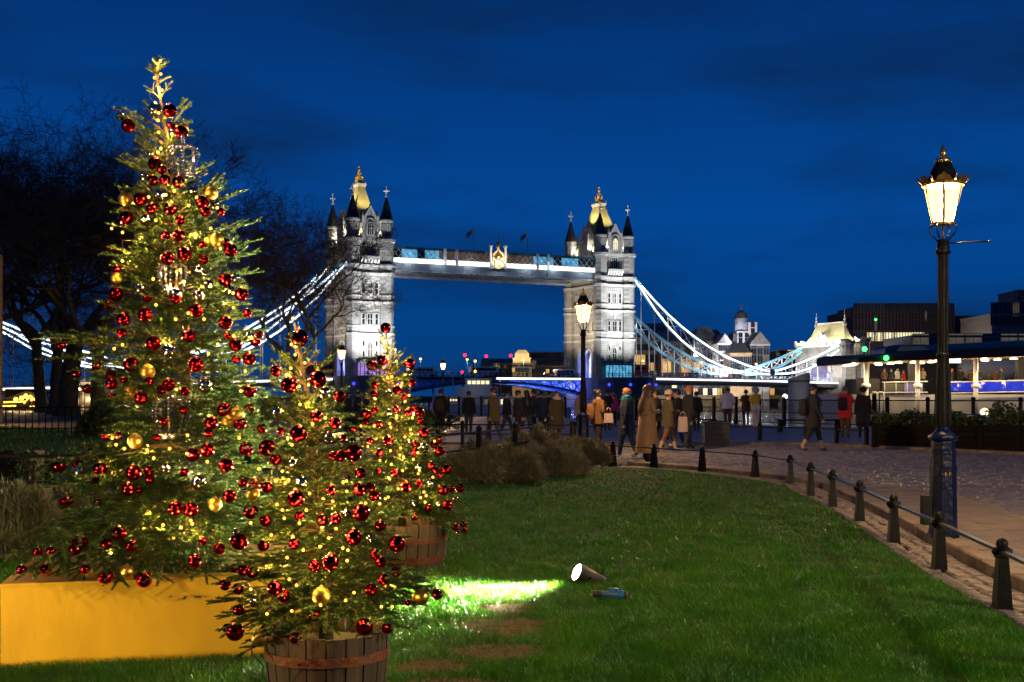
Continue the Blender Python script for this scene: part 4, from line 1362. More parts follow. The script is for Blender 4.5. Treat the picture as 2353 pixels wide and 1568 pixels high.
def chain(sgn, org, b, lit_side, lab, sc=1.0, hz=0.0):
    """sgn +1: runs away from the far tower; -1: runs ashore from the near tower"""
    root = thing('suspension_chain', lab, 'bridge chain', B(org, b), TH, 'suspension chains of the bridge')
    def build(Pu, Pl, s0, s1, n, name_led, e0, e1):
        ss = [s0 + (s1 - s0) * k / n for k in range(n + 1)]
        U = [np.polyval(Pu, s) for s in ss]; Lw = [np.polyval(Pl, s) for s in ss]
        for k in range(n + 1):
            if U[k] - Lw[k] < e1 and k > n * .6: Lw[k] = U[k] - e1
            if U[k] - Lw[k] < e0 and k < n * .4: Lw[k] = U[k] - e0
        X = [sgn * s * sc for s in ss]
        for (Z, w) in ((U, .95), (Lw, .95)):
            mb = MB()
            for k in range(n): mb.bar((X[k], 0, Z[k]), (X[k + 1], 0, Z[k + 1]), .7, w)
            mb.build('chord', M['steel'], root)
            if lit_side:
                mb = MB()
                for k in range(n):
                    if Z is U and k == 0 and s0 < 10: continue
                    p, q = Vector((X[k], lit_side * .40, Z[k])), Vector((X[k + 1], lit_side * .40, Z[k + 1]))
                    mb.bar(p, p.lerp(q, .985), .09, .52)
                mb.build('led_strip', M['led'], root)
        for k in range(1, n):
            if U[k] - Lw[k] < .7: continue
            mb = MB()
            mb.bar((X[k], 0, U[k]), (X[k], 0, Lw[k]), .30, .30, (0, 1, 0))
            if k < n and U[k + 1 if k < n else k] - Lw[k + 1] > .6:
                mb.bar((X[k], .1, U[k]), (X[k + 1], .1, Lw[k + 1]), .2, .30, (0, 1, 0))
                mb.bar((X[k], -.1, Lw[k]), (X[k + 1], -.1, U[k + 1]), .16, .2, (0, 1, 0))
            mb.build('truss_panel', M['whitesteel'], root)
        return X, Lw
    X, Lw = build(UPP, LOP, 5.0, sEnd, 11, 1, .1, 1.0)
    for k in range(1, 11):
        dz = deck_z(org + X[k] if sgn > 0 else org + X[k]) + .9
        if Lw[k] - dz > .5:
            mb = MB(); mb.cs = True
            mb.tube([(X[k], 0, Lw[k]), (X[k], 0, dz)], .14, 6); mb.lathe([(.14, Lw[k] - 1.5), (.34, Lw[k] - .5), (.34, Lw[k])], 6, (X[k], 0, 0))
            mb.build('hanger', M['whitesteel'], root)
    X2, L2 = build(SUP, SLP, SU[0][0] + .6, SU[-1][0] + (6 if sgn < 0 else .5), 6, 2, .6, .9)
    for k in (2, 3, 4, 5):
        dz = deck_z(org + X2[k]) + .9
        if L2[k] - dz > .6:
            mb = MB(); mb.cs = True; mb.tube([(X2[k], 0, L2[k]), (X2[k], 0, dz)], .14, 6); mb.build('hanger', M['whitesteel'], root)
    for k in (1, 3, 5, 7, 9):      # point lights added to brighten the truss, without fittings
        light('added_chain_light', 'POINT', (X[k], -1.6, Lw[k] + 1.3), (330 if lit_side else 240) * (1 - .08 * k), (.93, .96, 1.0), root, .15)
    for k in (2, 4):
        light('added_chain_light', 'POINT', (X2[k], -1.6, L2[k] + 1.0), 90 if lit_side else 70, (.93, .96, 1.0), root, .15)  # added the same way along the short chain
    mb = MB(); mb.cs = True      # link pin at the low point
    xm = sgn * (sEnd + 1.0) * sc
    zm = np.polyval(UPP, sEnd)
    mb.lathe([(1.0, -.6), (1.25, -.45), (1.25, .45), (1.0, .6)], 16, (xm, 0, zm - .3), Matrix.Rotation(rad(90), 4, 'X'))
    mb.build('link_pin', M['whitesteel'], root)
    return root
def deck_z(a):
    return float(np.interp(a, [-105, -95, -23, -11, 0, 46, 71, 83, 99, 147, 176, 200], [2.7, 3.0, 5.6, 6.0, 6.2, 6.3, 6.2, 6.4, 6.7, 6.2, 5.65, 5.4]))
chain(1, SPAN, -10, -1, 'bright white lit chain curving down from the far tower, nearer of its pair')
chain(1, SPAN, 10, 0, 'pale blue chain behind the lit one beside the far tower')
chain(-1, 0, -10, -1, 'lit chain running ashore from the taller tower behind the fir tree', 1.04)
chain(-1, 0, 10, -1, 'lit chain farther back, running ashore behind the bare tree', 1.04)

# side span decks
def make_deck(a0, a1, lab, strip):
    root = thing('bridge_deck', lab, 'bridge deck', B(0, 0), TH, 'side spans of the bridge')
    n = max(2, int((a1 - a0) / 6))
    xs = [a0 + (a1 - a0) * k / n for k in range(n + 1)]
    mb = MB()
    for k in range(n):
        z0, z1 = deck_z(xs[k]), deck_z(xs[k + 1])
        v = []
        for (x, z) in ((xs[k], z0), (xs[k + 1], z1)):
            v += [(x, -9.2, z - 1.7), (x, 9.2, z - 1.7), (x, 9.2, z + .55), (x, -9.2, z + .55)]
        mb.add(v, [(0, 4, 5, 1), (3, 2, 6, 7), (0, 3, 7, 4), (1, 5, 6, 2), (0, 1, 2, 3), (4, 7, 6, 5)])
    mb.build('girder', M['lead'], root)
    mb = MB()
    for k in range(n):
        mb.bar((xs[k], -9.4, deck_z(xs[k])), (xs[k + 1], -9.4, deck_z(xs[k + 1])), .2, .52)
    if strip: mb.build('led_strip', M['led'], root)
    # parapet: rails, uprights, cast panels
    mb = MB()
    for k in range(n):
        for dz in (.6, 1.75): mb.bar((xs[k], -9.3, deck_z(xs[k]) + dz), (xs[k + 1], -9.3, deck_z(xs[k + 1]) + dz), .2, .16)
    mb.build('parapet_rail', M['whitesteel'], root)
    pm = MB(); pm.box(-.14, .14, -.14, .14, .55, 1.9); pm = pm.mesh('parapet_post', M['steel'])
    qm = MB()
    for k in range(5): qm.tube([(-.75 + .37 * k - .15, 0, .65), (-.75 + .37 * k, 0, 1.3), (-.75 + .37 * k + .15, 0, .65)], .05, 4)
    qm.box(-.85, .85, -.03, .03, .95, 1.05)
    qm = qm.mesh('parapet_panel', M['whitesteel'])
    m_ = int((a1 - a0) / 2.15)
    for k in range(m_):
        x = a0 + (a1 - a0) * k / m_
        inst('parapet_post', pm, root, (x, -9.3, deck_z(x)))
        x2 = x + 1.07
        inst('parapet_panel', qm, root, (x2, -9.25, deck_z(x2)))
    return root
make_deck(SPAN + 11.2, 186, 'side span deck with the white light strip beyond the far tower', True)
make_deck(-112, -11.2, 'side span deck with the white light strip behind the tall fir tree', True)

# bascule leaves
def make_bascule(a0, a1, lab, lit):
    root = thing('bascule_leaf', lab, 'bascule', B(0, 0), TH, 'two leaves of the opening span')
    mb = MB(); mb.box(min(a0, a1), max(a0, a1), -8.6, 8.6, 6.0, 6.95); mb.build('roadway', M['asphalt'], root)
    mm = M['whitesteel'] if lit else M['darksteel']
    L = a1 - a0
    def lowz(u): return 5.4 - 3.6 * (1 - u) ** 1.9
    for y in (-8.6, -3, 3, 8.6):
        mb = MB()
        n = 12
        for k in range(n):
            u0, u1 = k / n, (k + 1) / n
            mb.bar((a0 + L * u0, y, lowz(u0)), (a0 + L * u1, y, lowz(u1)), .5, .6)
        mb.build('lower_chord', M['darksteel'], root)
        n = 8
        for k in range(n):
            u0, u1 = k / n, (k + 1) / n
            if 6.0 - lowz(u0) < .9: continue
            mb = MB()
            mb.bar((a0 + L * u0, y, lowz(u0)), (a0 + L * u0, y, 6.0), .3, .4, (0, 1, 0))
            mb.bar((a0 + L * u0, y, 6.0), (a0 + L * u1, y, lowz(u1)), .25, .35, (0, 1, 0))
            mb.bar((a0 + L * u0, y + .1, lowz(u0)), (a0 + L * u1, y + .1, 6.0), .25, .3, (0, 1, 0))
            mb.build('truss_panel', M['steel'], root)
    if lit:
        mb = MB(); mb.box(min(a0, a1), max(a0, a1), -8.95, -8.8, 6.25, 6.75); mb.build('led_strip', M['led'], root)
    mb = MB()
    for dz in (7.15, 8.1): mb.box(min(a0, a1), max(a0, a1), -8.75, -8.6, dz, dz + .16)
    mb.build('parapet_rail', M['darksteel'], root)
    pm = MB(); pm.box(-.12, .12, -.12, .12, 6.9, 8.3); pm = pm.mesh('parapet_post', M['darksteel'])
    for k in range(17):
        inst('parapet_post', pm, root, (a0 + L * k / 17, -8.7, 0))
    nlamp = 5 if lit else 4
    for k in range(nlamp):
        u = .05 + .15 * k
        light('soffit_light', 'POINT', (a0 + L * u, -5.8, 4.2), 1500 if lit else 45, (.04, .07, 1.0), root, .3)
        light('soffit_light', 'POINT', (a0 + L * u, 0, 4.2), 1100 if lit else 60, (.35, .40, 1.0) if lit else (.03, .05, 1.0), root, .3)
    return root
make_bascule(10.8, SPAN / 2 - .1, 'dark teal bascule leaf joined to the taller tower with a few blue lamps', False)
make_bascule(SPAN - 10.8, SPAN / 2 + .1, 'bascule leaf with the white strip and blue glow joined to the far tower', True)

# shore gate at the end of the far side span
def make_gate():
    g = thing('shore_gate', 'stone gatehouse with a floodlit steep roof at the shore end of the lit chain', 'gatehouse', B(177, 0), TH)
    mb = MB()
    mb.box(0, 9, -12, -5.2, -3, 15.5); mb.box(0, 9, 5.2, 12, -3, 15.5)
    arch = [(-5.2, 9.5)] + [(5.2 * -math.cos(PI * k / 10), 9.5 + 5.0 * math.sin(PI * k / 10)) for k in range(1, 10)] + [(5.2, 9.5), (5.2, 19.5), (-5.2, 19.5)]
    mb.xprism(arch, 0, 9)
    mb.box(0, 9, -12, -5.2, 15.5, 19.5); mb.box(0, 9, 5.2, 12, 15.5, 19.5)
    mb.build('wall', M['stone'], g)
    for (x, y, r, h) in ((1.5, -12.5, 2.3, 21.5), (8.5, -12.5, 2.6, 22.3), (1.5, 12.5, 2.3, 21.5), (8.5, 12.5, 2.3, 21.5)):
        mb = MB()
        mb.lathe([(r, -3), (r, h - 2.2), (r + .5, h - 1.7), (r + .5, h - .8)], 10, (x, y, 0))
        for k in range(10):
            if k % 2 == 0:
                a = 2 * PI * k / 10 + .3
                R_ = Matrix.Translation((x, y, 0)) @ Matrix.Rotation(a, 4, 'Z')
                mb.box(r - .1, r + .5, -.65, .65, h - .8, h, R_)
        mb.build('turret', M['stone'], g)
    mb = MB()
    for k in range(12):
        y = -10 + 20 * k / 11
        mb.box(-.5, .1, y - .5, y + .5, 19.5, 20.9)
    mb.box(-.5, 9.3, -10.5, 10.5, 19.0, 19.6)
    mb.build('parapet', M['dress'], g)
    mb = MB()
    v = [(1, -11, 19.6), (8, -11, 19.6), (8, 11, 19.6), (1, 11, 19.6), (3.4, -9, 23.6), (5.6, -9, 23.6), (5.6, 9, 23.6), (3.4, 9, 23.6), (4.3, -7.4, 27.6), (4.7, -7.4, 27.6), (4.7, 7.4, 27.6), (4.3, 7.4, 27.6)]
    mb.add(v, [(j + k, j + (k + 1) % 4, j + 4 + (k + 1) % 4, j + 4 + k) for j in (0, 4) for k in range(4)] + [(8, 9, 10, 11)])
    r = mb.build('roof', M['slate2'], g)
    for s in (-1, 1):
        mb = MB(); mb.lathe([(1.0, 26.8), (.45, 28.0), (.25, 28.6), (.5, 28.9), (.2, 29.3), (.18, 30.0), (.4, 30.3), (.12, 30.7), (.02, 32.3)], 8, (4.5, s * 7.7, 0)); mb.build('finial', M['dress'], r)
    mb = MB(); mb.box(4.25, 4.75, -7.0, 7.0, 27.6, 28.1); mb.build('ridge_crest', M['dress'], r)
    mb = MB()
    mb.xprism([(-1.5, 19.6), (1.5, 19.6), (1.5, 22.2), (0, 24.6), (-1.5, 22.2)], .0, 3.6)
    for s in (-1, 1): mb.box(-.1, .6, s * 1.7 - .25, s * 1.7 + .25, 19.6, 23.4)
    mb.build('dormer', M['dress'], r)
    window(g, -.02, 0, 20.4, 1.2, 2.2, 2, True, 'N', 'windark')
    for y in (-8, -5.5, 8): window(g, -.02, y, 12.5, .9, 2.4, 1, True, 'N', 'windark')
    mb = MB()
    for k in range(10):
        a0, a1 = PI * k / 10, PI * (k + 1) / 10
        q = [(-5.2 * math.cos(a0), 9.5 + 5.0 * math.sin(a0)), (-5.2 * math.cos(a1), 9.5 + 5.0 * math.sin(a1)), (-6.2 * math.cos(a1), 9.5 + 6.0 * math.sin(a1)), (-6.2 * math.cos(a0), 9.5 + 6.0 * math.sin(a0))]
        mb.xprism(q, -.4, .02)
    mb.build('arch_surround', M['dress'], g)
    mb = MB(); mb.box(5.5, 5.7, -3.0, 3.4, 5.5, 9.2); mb.build('screen', M['purple'], g)
    for y in (-9.5, -6, -2.6, 2.6, 6, 9.5):
        light('roof_light', 'POINT', (-.9, y, 21.3), 2300, (1.0, .90, .58), g, .25)
    light('roof_light', 'POINT', (5.0, -12.6, 21.5), 1800, (1.0, .90, .58), g, .25)
    light('arch_light', 'POINT', (3, 0, 8), 2200, (.35, .35, 1.0), g, .3)
    light('flood_light', 'SPOT', (-14, -17, 6.5), 15000, (1.0, .88, .70), g, .3, 80, 1.0, (0, -6, 12))
    light('flood_light', 'SPOT', (5, -26, 5), 9000, (1.0, .88, .70), g, .3, 70, 1.0, (5, -12, 10))
    return g
M['slate2'] = stone_mat('pale_gate_slate', (0.36, 0.33, 0.20), (0.28, 0.26, 0.16), .4, .6, .2)
make_gate()

# lamp standards along the carriageway
dl = MB(); dl.cs = True
dl.tube([(0, 0, 0), (0, 0, 5.2)], [.14, .08], 6); dl.lathe([(.1, 5.2), (.36, 5.5), (.30, 6.1), (.05, 6.4)], 8)
dl = dl.mesh('standard', M['darksteel'])
dg_ = MB(); dg_.cs = True; dg_.ball((0, 0, 5.75), .42, 8, 6); dg_ = dg_.mesh('globe', M['amber'])
for i, (a, lab) in enumerate(((-62, 'by the low point of the shore chain'), (-34, 'before the taller tower'), (22, 'on the dark bascule leaf'), (38, 'near the middle of the opening span'), (58, 'on the lit bascule leaf'), (104, 'just past the far tower'), (128, 'midway under the lit chain'), (152, 'near the chain link pin'))):
    p = B(a, 5.5, 0)
    r = thing('bridge_lamp', 'amber lamp standard on the bridge ' + lab, 'lamp', (p.x, p.y, deck_z(a) + .7), TH, 'lamp standards on the bridge')
    inst('standard', dl, r); inst('globe', dg_, r)
    light('lamp_light', 'POINT', (0, -.8, 5.7), 1300, (1.0, .80, .55), r, .3)
# ================================================================ buildings across the river
def win_flat(w, h, m):
    key = ('flat', w, h, m)
    if key not in _wm:
        f = MB()
        t = .12
        f.box(-w / 2 - t, w / 2 + t, -.14, 0, -t, 0); f.box(-w / 2 - t, w / 2 + t, -.14, 0, h, h + t)
        f.box(-w / 2 - t, -w / 2, -.14, 0, 0, h); f.box(w / 2, w / 2 + t, -.14, 0, 0, h)
        f.box(-.05, .05, -.10, 0, 0, h)
        p = MB(); p.add([(-w / 2, -.03, 0), (w / 2, -.03, 0), (w / 2, -.03, h), (-w / 2, -.03, h)], [(0, 1, 2, 3)])
        _wm[key] = (f.mesh('window', M['lead']), p.mesh('pane', M[m]))
    return _wm[key]
def building(name, label, cat, px0, px1, pytop, Y, depth, m, rows=(), z0=-3.4, roof=None, rot=0.0, roofm='lead', group='buildings on the far bank'):
    """rows: (py of the sill, height in m, width in m, count, {index: lit kind})"""
    x0, x1 = P(px0, HY, Y).x, P(px1, HY, Y).x
    zt = P(0, pytop, Y).z
    w = x1 - x0
    r = thing(name, label, cat, ((x0 + x1) / 2, Y, 0), rot, group)
    mb = MB()
    mb.box(-w / 2, w / 2, 0, depth, z0, zt)
    mb.box(-w / 2 - .25, w / 2 + .25, -.25, depth + .25, zt - .5, zt + .15)
    wl = mb.build('wall', M[m], r)
    if roof:
        mb = MB()
        kind, h = roof
        if kind == 'gable':
            mb.yprism([(-w / 2 - .3, zt + .15), (w / 2 + .3, zt + .15), (0, zt + h)], -.3, depth + .3)
        elif kind == 'hip':
            v = [(-w / 2, 0, zt + .15), (w / 2, 0, zt + .15), (w / 2, depth, zt + .15), (-w / 2, depth, zt + .15), (-w / 4, depth * .3, zt + h), (w / 4, depth * .3, zt + h), (w / 4, depth * .7, zt + h), (-w / 4, depth * .7, zt + h)]
            mb.add(v, [(k, (k + 1) % 4, 4 + (k + 1) % 4, 4 + k) for k in range(4)] + [(4, 5, 6, 7)])
        elif kind == 'side':
            mb.xprism([(-.3, zt + .15), (depth + .3, zt + .15), (depth / 2, zt + h)], -w / 2 - .3, w / 2 + .3)
        elif kind == 'shed':
            mb.yprism([(-w / 2, zt + .15), (w / 2, zt + .15), (w / 2, zt + h)], 0, depth)
        mb.build('roof', M[roofm], r)
    for (py, h, ww, n, lit) in rows:
        z = P(0, py, Y).z
        for k in range(n):
            x = -w / 2 + w * (k + .5) / n
            kind = lit.get(k, lit.get('*', 'windark')) if isinstance(lit, dict) else lit
            if kind is None: continue
            f, p = win_flat(ww, h, kind)
            o = inst('window', f, r, (x, 0, z)); inst('pane', p, o)
    return r
A, D_, PL, DM = 'winlit', 'windark', 'winpale', 'windim'
# behind the chain
building('warehouse', 'broad grey-brown warehouse with amber windows behind the chain next to the far tower', 'building', 1452, 1545, 776, 500, 30, 'greyblk',
         [(833, 3.2, 2.0, 9, {0: A, 1: A, 2: A}), (852, 3.4, 2.2, 9, {1: A, 2: A, 4: A, 6: A}), (805, 2.5, 1.8, 9, {})], roof=('side', 7))
building('chimney_block', 'dark square stair tower rising behind the pale blue chain', 'building', 1534, 1549, 726, 560, 10, 'brownblk', [(760, 2, 1.2, 2, {})])
building('warehouse', 'old brick warehouse with tall amber arched windows under the chain', 'building', 1524, 1602, 786, 480, 25, 'brownblk',
         [(856, 5.5, 4.0, 4, {0: A, 1: D_, 2: A, 3: A}), (830, 3.0, 2.0, 6, {1: DM}), (806, 2.5, 1.6, 6, {})], roof=('side', 5))
building('glass_flats', 'white framed flats with a grid of windows behind the chain', 'building', 1596, 1652, 790, 470, 20, 'greyblk',
         [(796, 2.2, 2.6, 7, {4: DM}), (809, 2.4, 2.6, 7, {1: DM, 5: A, 6: A}), (822, 2.4, 2.6, 7, {}), (835, 2.4, 2.6, 7, {2: A}), (852, 3.4, 2.6, 7, {0: A, 1: A, 4: A, 5: A})], roof=('hip', 7))
building('cream_flats', 'flats with a lit attic window beyond the glass framed block', 'building', 1626, 1660, 772, 520, 15, 'brownblk', [(804, 3, 3, 4, {0: A, 3: A})], roof=('hip', 3))
building('white_house', 'white gabled warehouse house beside the domed white tower', 'building', 1651, 1681, 790, 455, 16, 'whiteblk', [(806, 2.4, 1.5, 3, {}), (826, 2.4, 1.5, 3, {}), (845, 2.4, 1.5, 3, {})], roof=('gable', 4))
bt = building('white_tower', 'tall white brewhouse tower with a domed lantern and weather vane', 'tower building', 1694, 1739, 762, 465, 16, 'whiteblk',
              [(775, 2.6, 1.4, 3, {}), (792, 2.6, 1.4, 3, {}), (812, 2.4, 1.4, 3, {})])
zt = P(0, 762, 465).z
w_ = P(1739, HY, 465).x - P(1694, HY, 465).x
mb = MB(); mb.cs = True
xd = -w_ * .17
mb.lathe([(2.65, zt - 1), (2.65, P(0, 731, 465).z)], 20, (xd, 5, 0))
tw = mb.build('cupola_drum', M['whiteblk'], bt)
mb = MB(); mb.cs = True
z1 = P(0, 731, 465).z
mb.lathe([(2.9, z1), (2.9, z1 + .3), (2.6, z1 + .5), (2.35, z1 + 1.5), (1.7, z1 + 2.5), (.9, z1 + 3.1), (.35, z1 + 3.3), (.3, z1 + 3.9), (.5, z1 + 4.1), (.1, z1 + 4.4), (.06, z1 + 6.0)], 20, (xd, 5, 0))
mb.build('dome', M['lead'], tw)
mb = MB(); mb.box(xd - .8, xd + .8, 4.95, 5.05, z1 + 5.2, z1 + 5.35); mb.ball((xd - .5, 5, z1 + 6.1), .4, 6, 5); mb.build('weather_vane', M['brass'], tw)
mb = MB(); mb.box(w_ * .05, w_ * .5, -.6, 6, zt - 1, P(0, 741, 465).z); sb = mb.build('stair_block', M['whiteblk'], bt)
for z in (752, 768, 784): 
    f, p = win_flat(1.3, 2.2, D_); o = inst('window', f, bt, (w_ * .28, -.6, P(0, z, 465).z)); inst('pane', p, o)
mb = MB(); mb.box(-w_ * .72, -w_ * .5, 0, 8, zt - 4, zt - 1.2); mb.box(-w_ * .74, -w_ * .48, -.4, 8.4, zt - 1.2, zt - .8); mb.build('loading_bay', M['lead'], bt)
building('tan_brick_house', 'tan brick house with a hipped roof below the white tower', 'building', 1678, 1727, 812, 440, 14, 'tan', [(835, 2.4, 1.4, 5, {}), (850, 2.4, 1.4, 5, {})], roof=('hip', 4))
building('glass_gable_flats', 'glass fronted gabled flats to one side of the tan brick house', 'building', 1725, 1768, 792, 442, 16, 'greyblk',
         [(800, 2.6, 2.0, 3, {1: DM}), (816, 2.8, 2.0, 3, {}), (833, 2.8, 2.0, 3, {2: DM}), (850, 2.8, 2.0, 3, {})], roof=('gable', 5))
building('low_flats', 'low flats with warm lit top floor between the glass gable and the gatehouse', 'building', 1786, 1834, 808, 520, 15, 'brownblk', [(818, 2.6, 3.0, 5, {0: DM, 2: A, 3: A}), (838, 2.6, 2.4, 5, {})])
building('quayside_warehouse', 'long brown quayside warehouse with small lit arches seen under the deck', 'building', 1505, 1835, 880, 452, 20, 'tan',
         [(892, 2.2, 1.8, 26, {3: PL, 7: DM, 12: DM, 19: PL}), (908, 2.6, 1.6, 30, {8: A, 10: PL, 12: PL, 13: A, 20: DM, 24: A})], z0=-3)
# between the towers
building('dark_hall', 'dark low hall with an overhanging roof between the two bridge towers', 'building', 1106, 1176, 838, 700, 30, 'brownblk', [(846, 2.6, 4, 7, {3: A, 5: DM}), (858, 2.4, 3, 7, {})], roof=('side', 4))
building('long_white_flats', 'long pale flat-roofed block behind the lit rooftop pavilion', 'building', 1210, 1312, 809, 720, 25, 'greyblk', [(822, 3.4, 3.4, 9, {}), (838, 2.4, 3.2, 9, {1: DM})])
building('brick_quay_flats', 'tan brick quay flats under the pale flat-roofed block', 'building', 1180, 1312, 842, 690, 20, 'tan', [(848, 2.4, 2.2, 16, {5: DM}), (858, 2.4, 2.2, 16, {2: DM, 9: A})])
pv = building('rooftop_pavilion', 'golden floodlit rooftop pavilion with stepped tiers', 'building', 1179, 1219, 823, 680, 14, 'facade', [])
Y = 680
mb = MB(); mb.box(-4.0, 4.2, 0, 9, P(0, 823, Y).z, P(0, 812, Y).z); mb.build('upper_tier', M['facade'], pv)
zt = P(0, 812, Y).z
mb = MB(); mb.prism([(-3.8, 0), (4.0, 0), (4.0, 8), (-3.8, 8)], zt, zt + 1.9, scale_top=.6); mb.build('roof', M['facade'], pv)
building('ornate_quay_house', 'ornate stone quay house carrying the golden pavilion', 'building', 1177, 1222, 836, 678, 14, 'tan', [(843, 2.0, 1.6, 7, {2: DM}), (855, 2.4, 1.6, 7, {0: A, 6: DM})])
light('added_facade_spot', 'SPOT', (0, 7, P(0, 774, 440).z), 15000, (.93, .92, 1.0), bpy.data.objects['tan_brick_house'], .3, 95, 1.0, (0, 26, P(0, 762, 465).z))  # spot added to brighten the white tower, no fitting there
light('added_facade_spot', 'SPOT', (-7, -2, P(0, 800, 440).z), 20000, (.93, .92, 1.0), bpy.data.objects['tan_brick_house'], .3, 100, 1.0, (-13, 16, P(0, 815, 460).z))  # spot added to brighten the white gabled house
# shore of the near side, to the east
bb = building('office_block', 'large dark brown office block with one row of bright windows above the pier roof', 'building', 1962, 2192, 712, 470, 40, 'brownblk',
              [(784, 3.4, 1.7, 36, {**{k: PL for k in (5, 6, 8, 9, 11, 12, 13, 15, 16, 17, 18, 19, 20, 21, 22, 23, 24)}, '*': D_}), (760, 4.4, 1.5, 30, {'*': D_, 6: DM}), (738, 4.4, 1.5, 30, {'*': D_, 21: DM}), (718, 3.6, 1.5, 30, {'*': D_})])
x0 = P(1972, HY, 470).x - bb.location.x; x1 = P(2114, HY, 470).x - bb.location.x
mb = MB(); mb.box(x0, x1, 1.5, 30, P(0, 712, 470).z, P(0, 702.5, 470).z); mb.build('attic', M['brownblk'], bb)
mb = MB()
for k in range(31):
    x = P(1962 + 230 * k / 30, HY, 470).x - bb.location.x
    mb.box(x - .25, x + .25, -.5, 0.0, P(0, 762, 470).z, P(0, 713, 470).z)
mb.build('fins', M['brownblk'], bb)
mb = MB(); mb.ball((P(2011, HY, 470).x - bb.location.x, -.8, P(0, 735, 470).z), .5, 8, 6); mb.ball((P(2168, HY, 470).x - bb.location.x, -.8, P(0, 728, 470).z), .5, 8, 6); mb.build('green_marker_light', M['green'], bb)
building('office_wing', 'lower dark wing of the brown office block', 'building', 2190, 2250, 741, 480, 30, 'brownblk', [(750, 4.2, 1.4, 12, {'*': D_}), (766, 4.2, 1.4, 12, {'*': D_})])
building('round_glass_offices', 'glass offices with dark mullions at the edge of the picture above the pier', 'building', 2279, 2420, 722, 430, 30, 'greyblk', [(727, 5.0, 2.4, 14, {'*': D_, 5: DM}), (748, 4.4, 2.4, 14, {'*': D_})])
building('balcony_block', 'pale stacked balcony slabs of a flat block at the edge of the picture', 'building', 2338, 2420, 668, 500, 20, 'greyblk', [])
q = bpy.data.objects['balcony_block']
for py in (667, 682, 697, 709):
    mb = MB(); mb.box(-9, 9, -2.2, 0, P(0, py + 2.4, 500).z, P(0, py, 500).z); mb.build('balcony', M['greyblk'], q)
building('terrace_offices', 'long low office terrace with pale blinds behind the pier roof', 'building', 2095, 2420, 772, 330, 25, 'greyblk', [(792, 3.0, 4.6, 8, {'*': DM, 1: D_, 4: D_})])
# lamp posts added along the far quay to brighten the facades
def added_quay_lamp(px, Y, pw, lab, col=(1.0, .86, .74), hz=7.0):
    r = thing('added_quay_lamp', lab, 'lamp', ((px - CX) * Y / F, Y, -.2), 0, 'added lamp posts on the far quay')
    mb = MB(); mb.cs = True; mb.tube([(0, 0, -3), (0, 0, hz)], [.14, .07], 6); mb.build('post', M['iron'], r)
    mb = MB(); mb.cs = True; mb.ball((0, 0, hz + .2), .3, 8, 6); mb.build('lamp_head', M['warm'], r)
    light('lamp_light', 'POINT', (0, -.5, hz + .2), pw, col, r, .3)
added_quay_lamp(1480, 478, 9000, 'added lamp lighting the broad warehouse by the far tower')
added_quay_lamp(1565, 458, 9000, 'added lamp lighting the old brick warehouse')
added_quay_lamp(1655, 428, 42000, 'added lamp lighting the white gabled house', (.95, .92, 1.0))
added_quay_lamp(1712, 424, 48000, 'added lamp lighting the tan brick house', (.95, .92, 1.0), 9)
added_quay_lamp(1752, 424, 20000, 'added lamp lighting the glass gabled flats')
added_quay_lamp(1250, 655, 26000, 'added lamp lighting the tan quay flats between the towers', (1.0, .85, .65), 10)
added_quay_lamp(1150, 660, 14000, 'added lamp lighting the dark hall between the towers', (1.0, .85, .65), 10)
added_quay_lamp(2035, 440, 9000, 'added lamp lighting the dark brown office block', (1.0, .8, .6), 14)
added_quay_lamp(2145, 440, 9000, 'added lamp lighting the office block wing', (1.0, .8, .6), 14)
# cranes
def crane(px, py, dx, dy, Y, lab):
    p = P(px, py, Y); e = P(px + dx, py + dy, Y)
    r = thing('tower_crane', lab, 'crane', (e.x, Y, 0), 0, 'cranes on the skyline')
    mb = MB()
    mb.bar((0, 0, -1), (0, 0, e.z), 1.4, 1.4); mb.build('mast', M['darksteel'], r)
    mb = MB()
    for o in (-.5, .5): mb.bar((0, o, e.z), (p.x - e.x, o, p.z), .5, .5)
    for k in range(8):
        u = k / 8
        mb.bar(((p.x - e.x) * u, -.5, e.z + (p.z - e.z) * u), ((p.x - e.x) * (u + .12), .5, e.z + (p.z - e.z) * (u + .12)), .25, .25)
    mb.build('jib', M['darksteel'], r)
    mb = MB(); mb.ball((p.x - e.x, -.6, p.z), 1.15, 10, 8); mb.build('beacon', M['red'], r)
crane(1068.5, 816.5, 22, 24, 800, 'crane with a slanting jib and red beacon over the dark hall')
crane(1117.5, 819, 4, 10, 900, 'short crane with a red beacon above the roof of the dark hall')
crane(1173.5, 817.5, 2, 10, 900, 'crane with a red beacon beside the golden pavilion')
crane(992, 851, 3, 4, 850, 'low crane with a red beacon over the roadway by the small gas lamp')
crane(1062, 856, 2, 3, 950, 'low crane tip with twin red beacons over the dark bascule leaf')

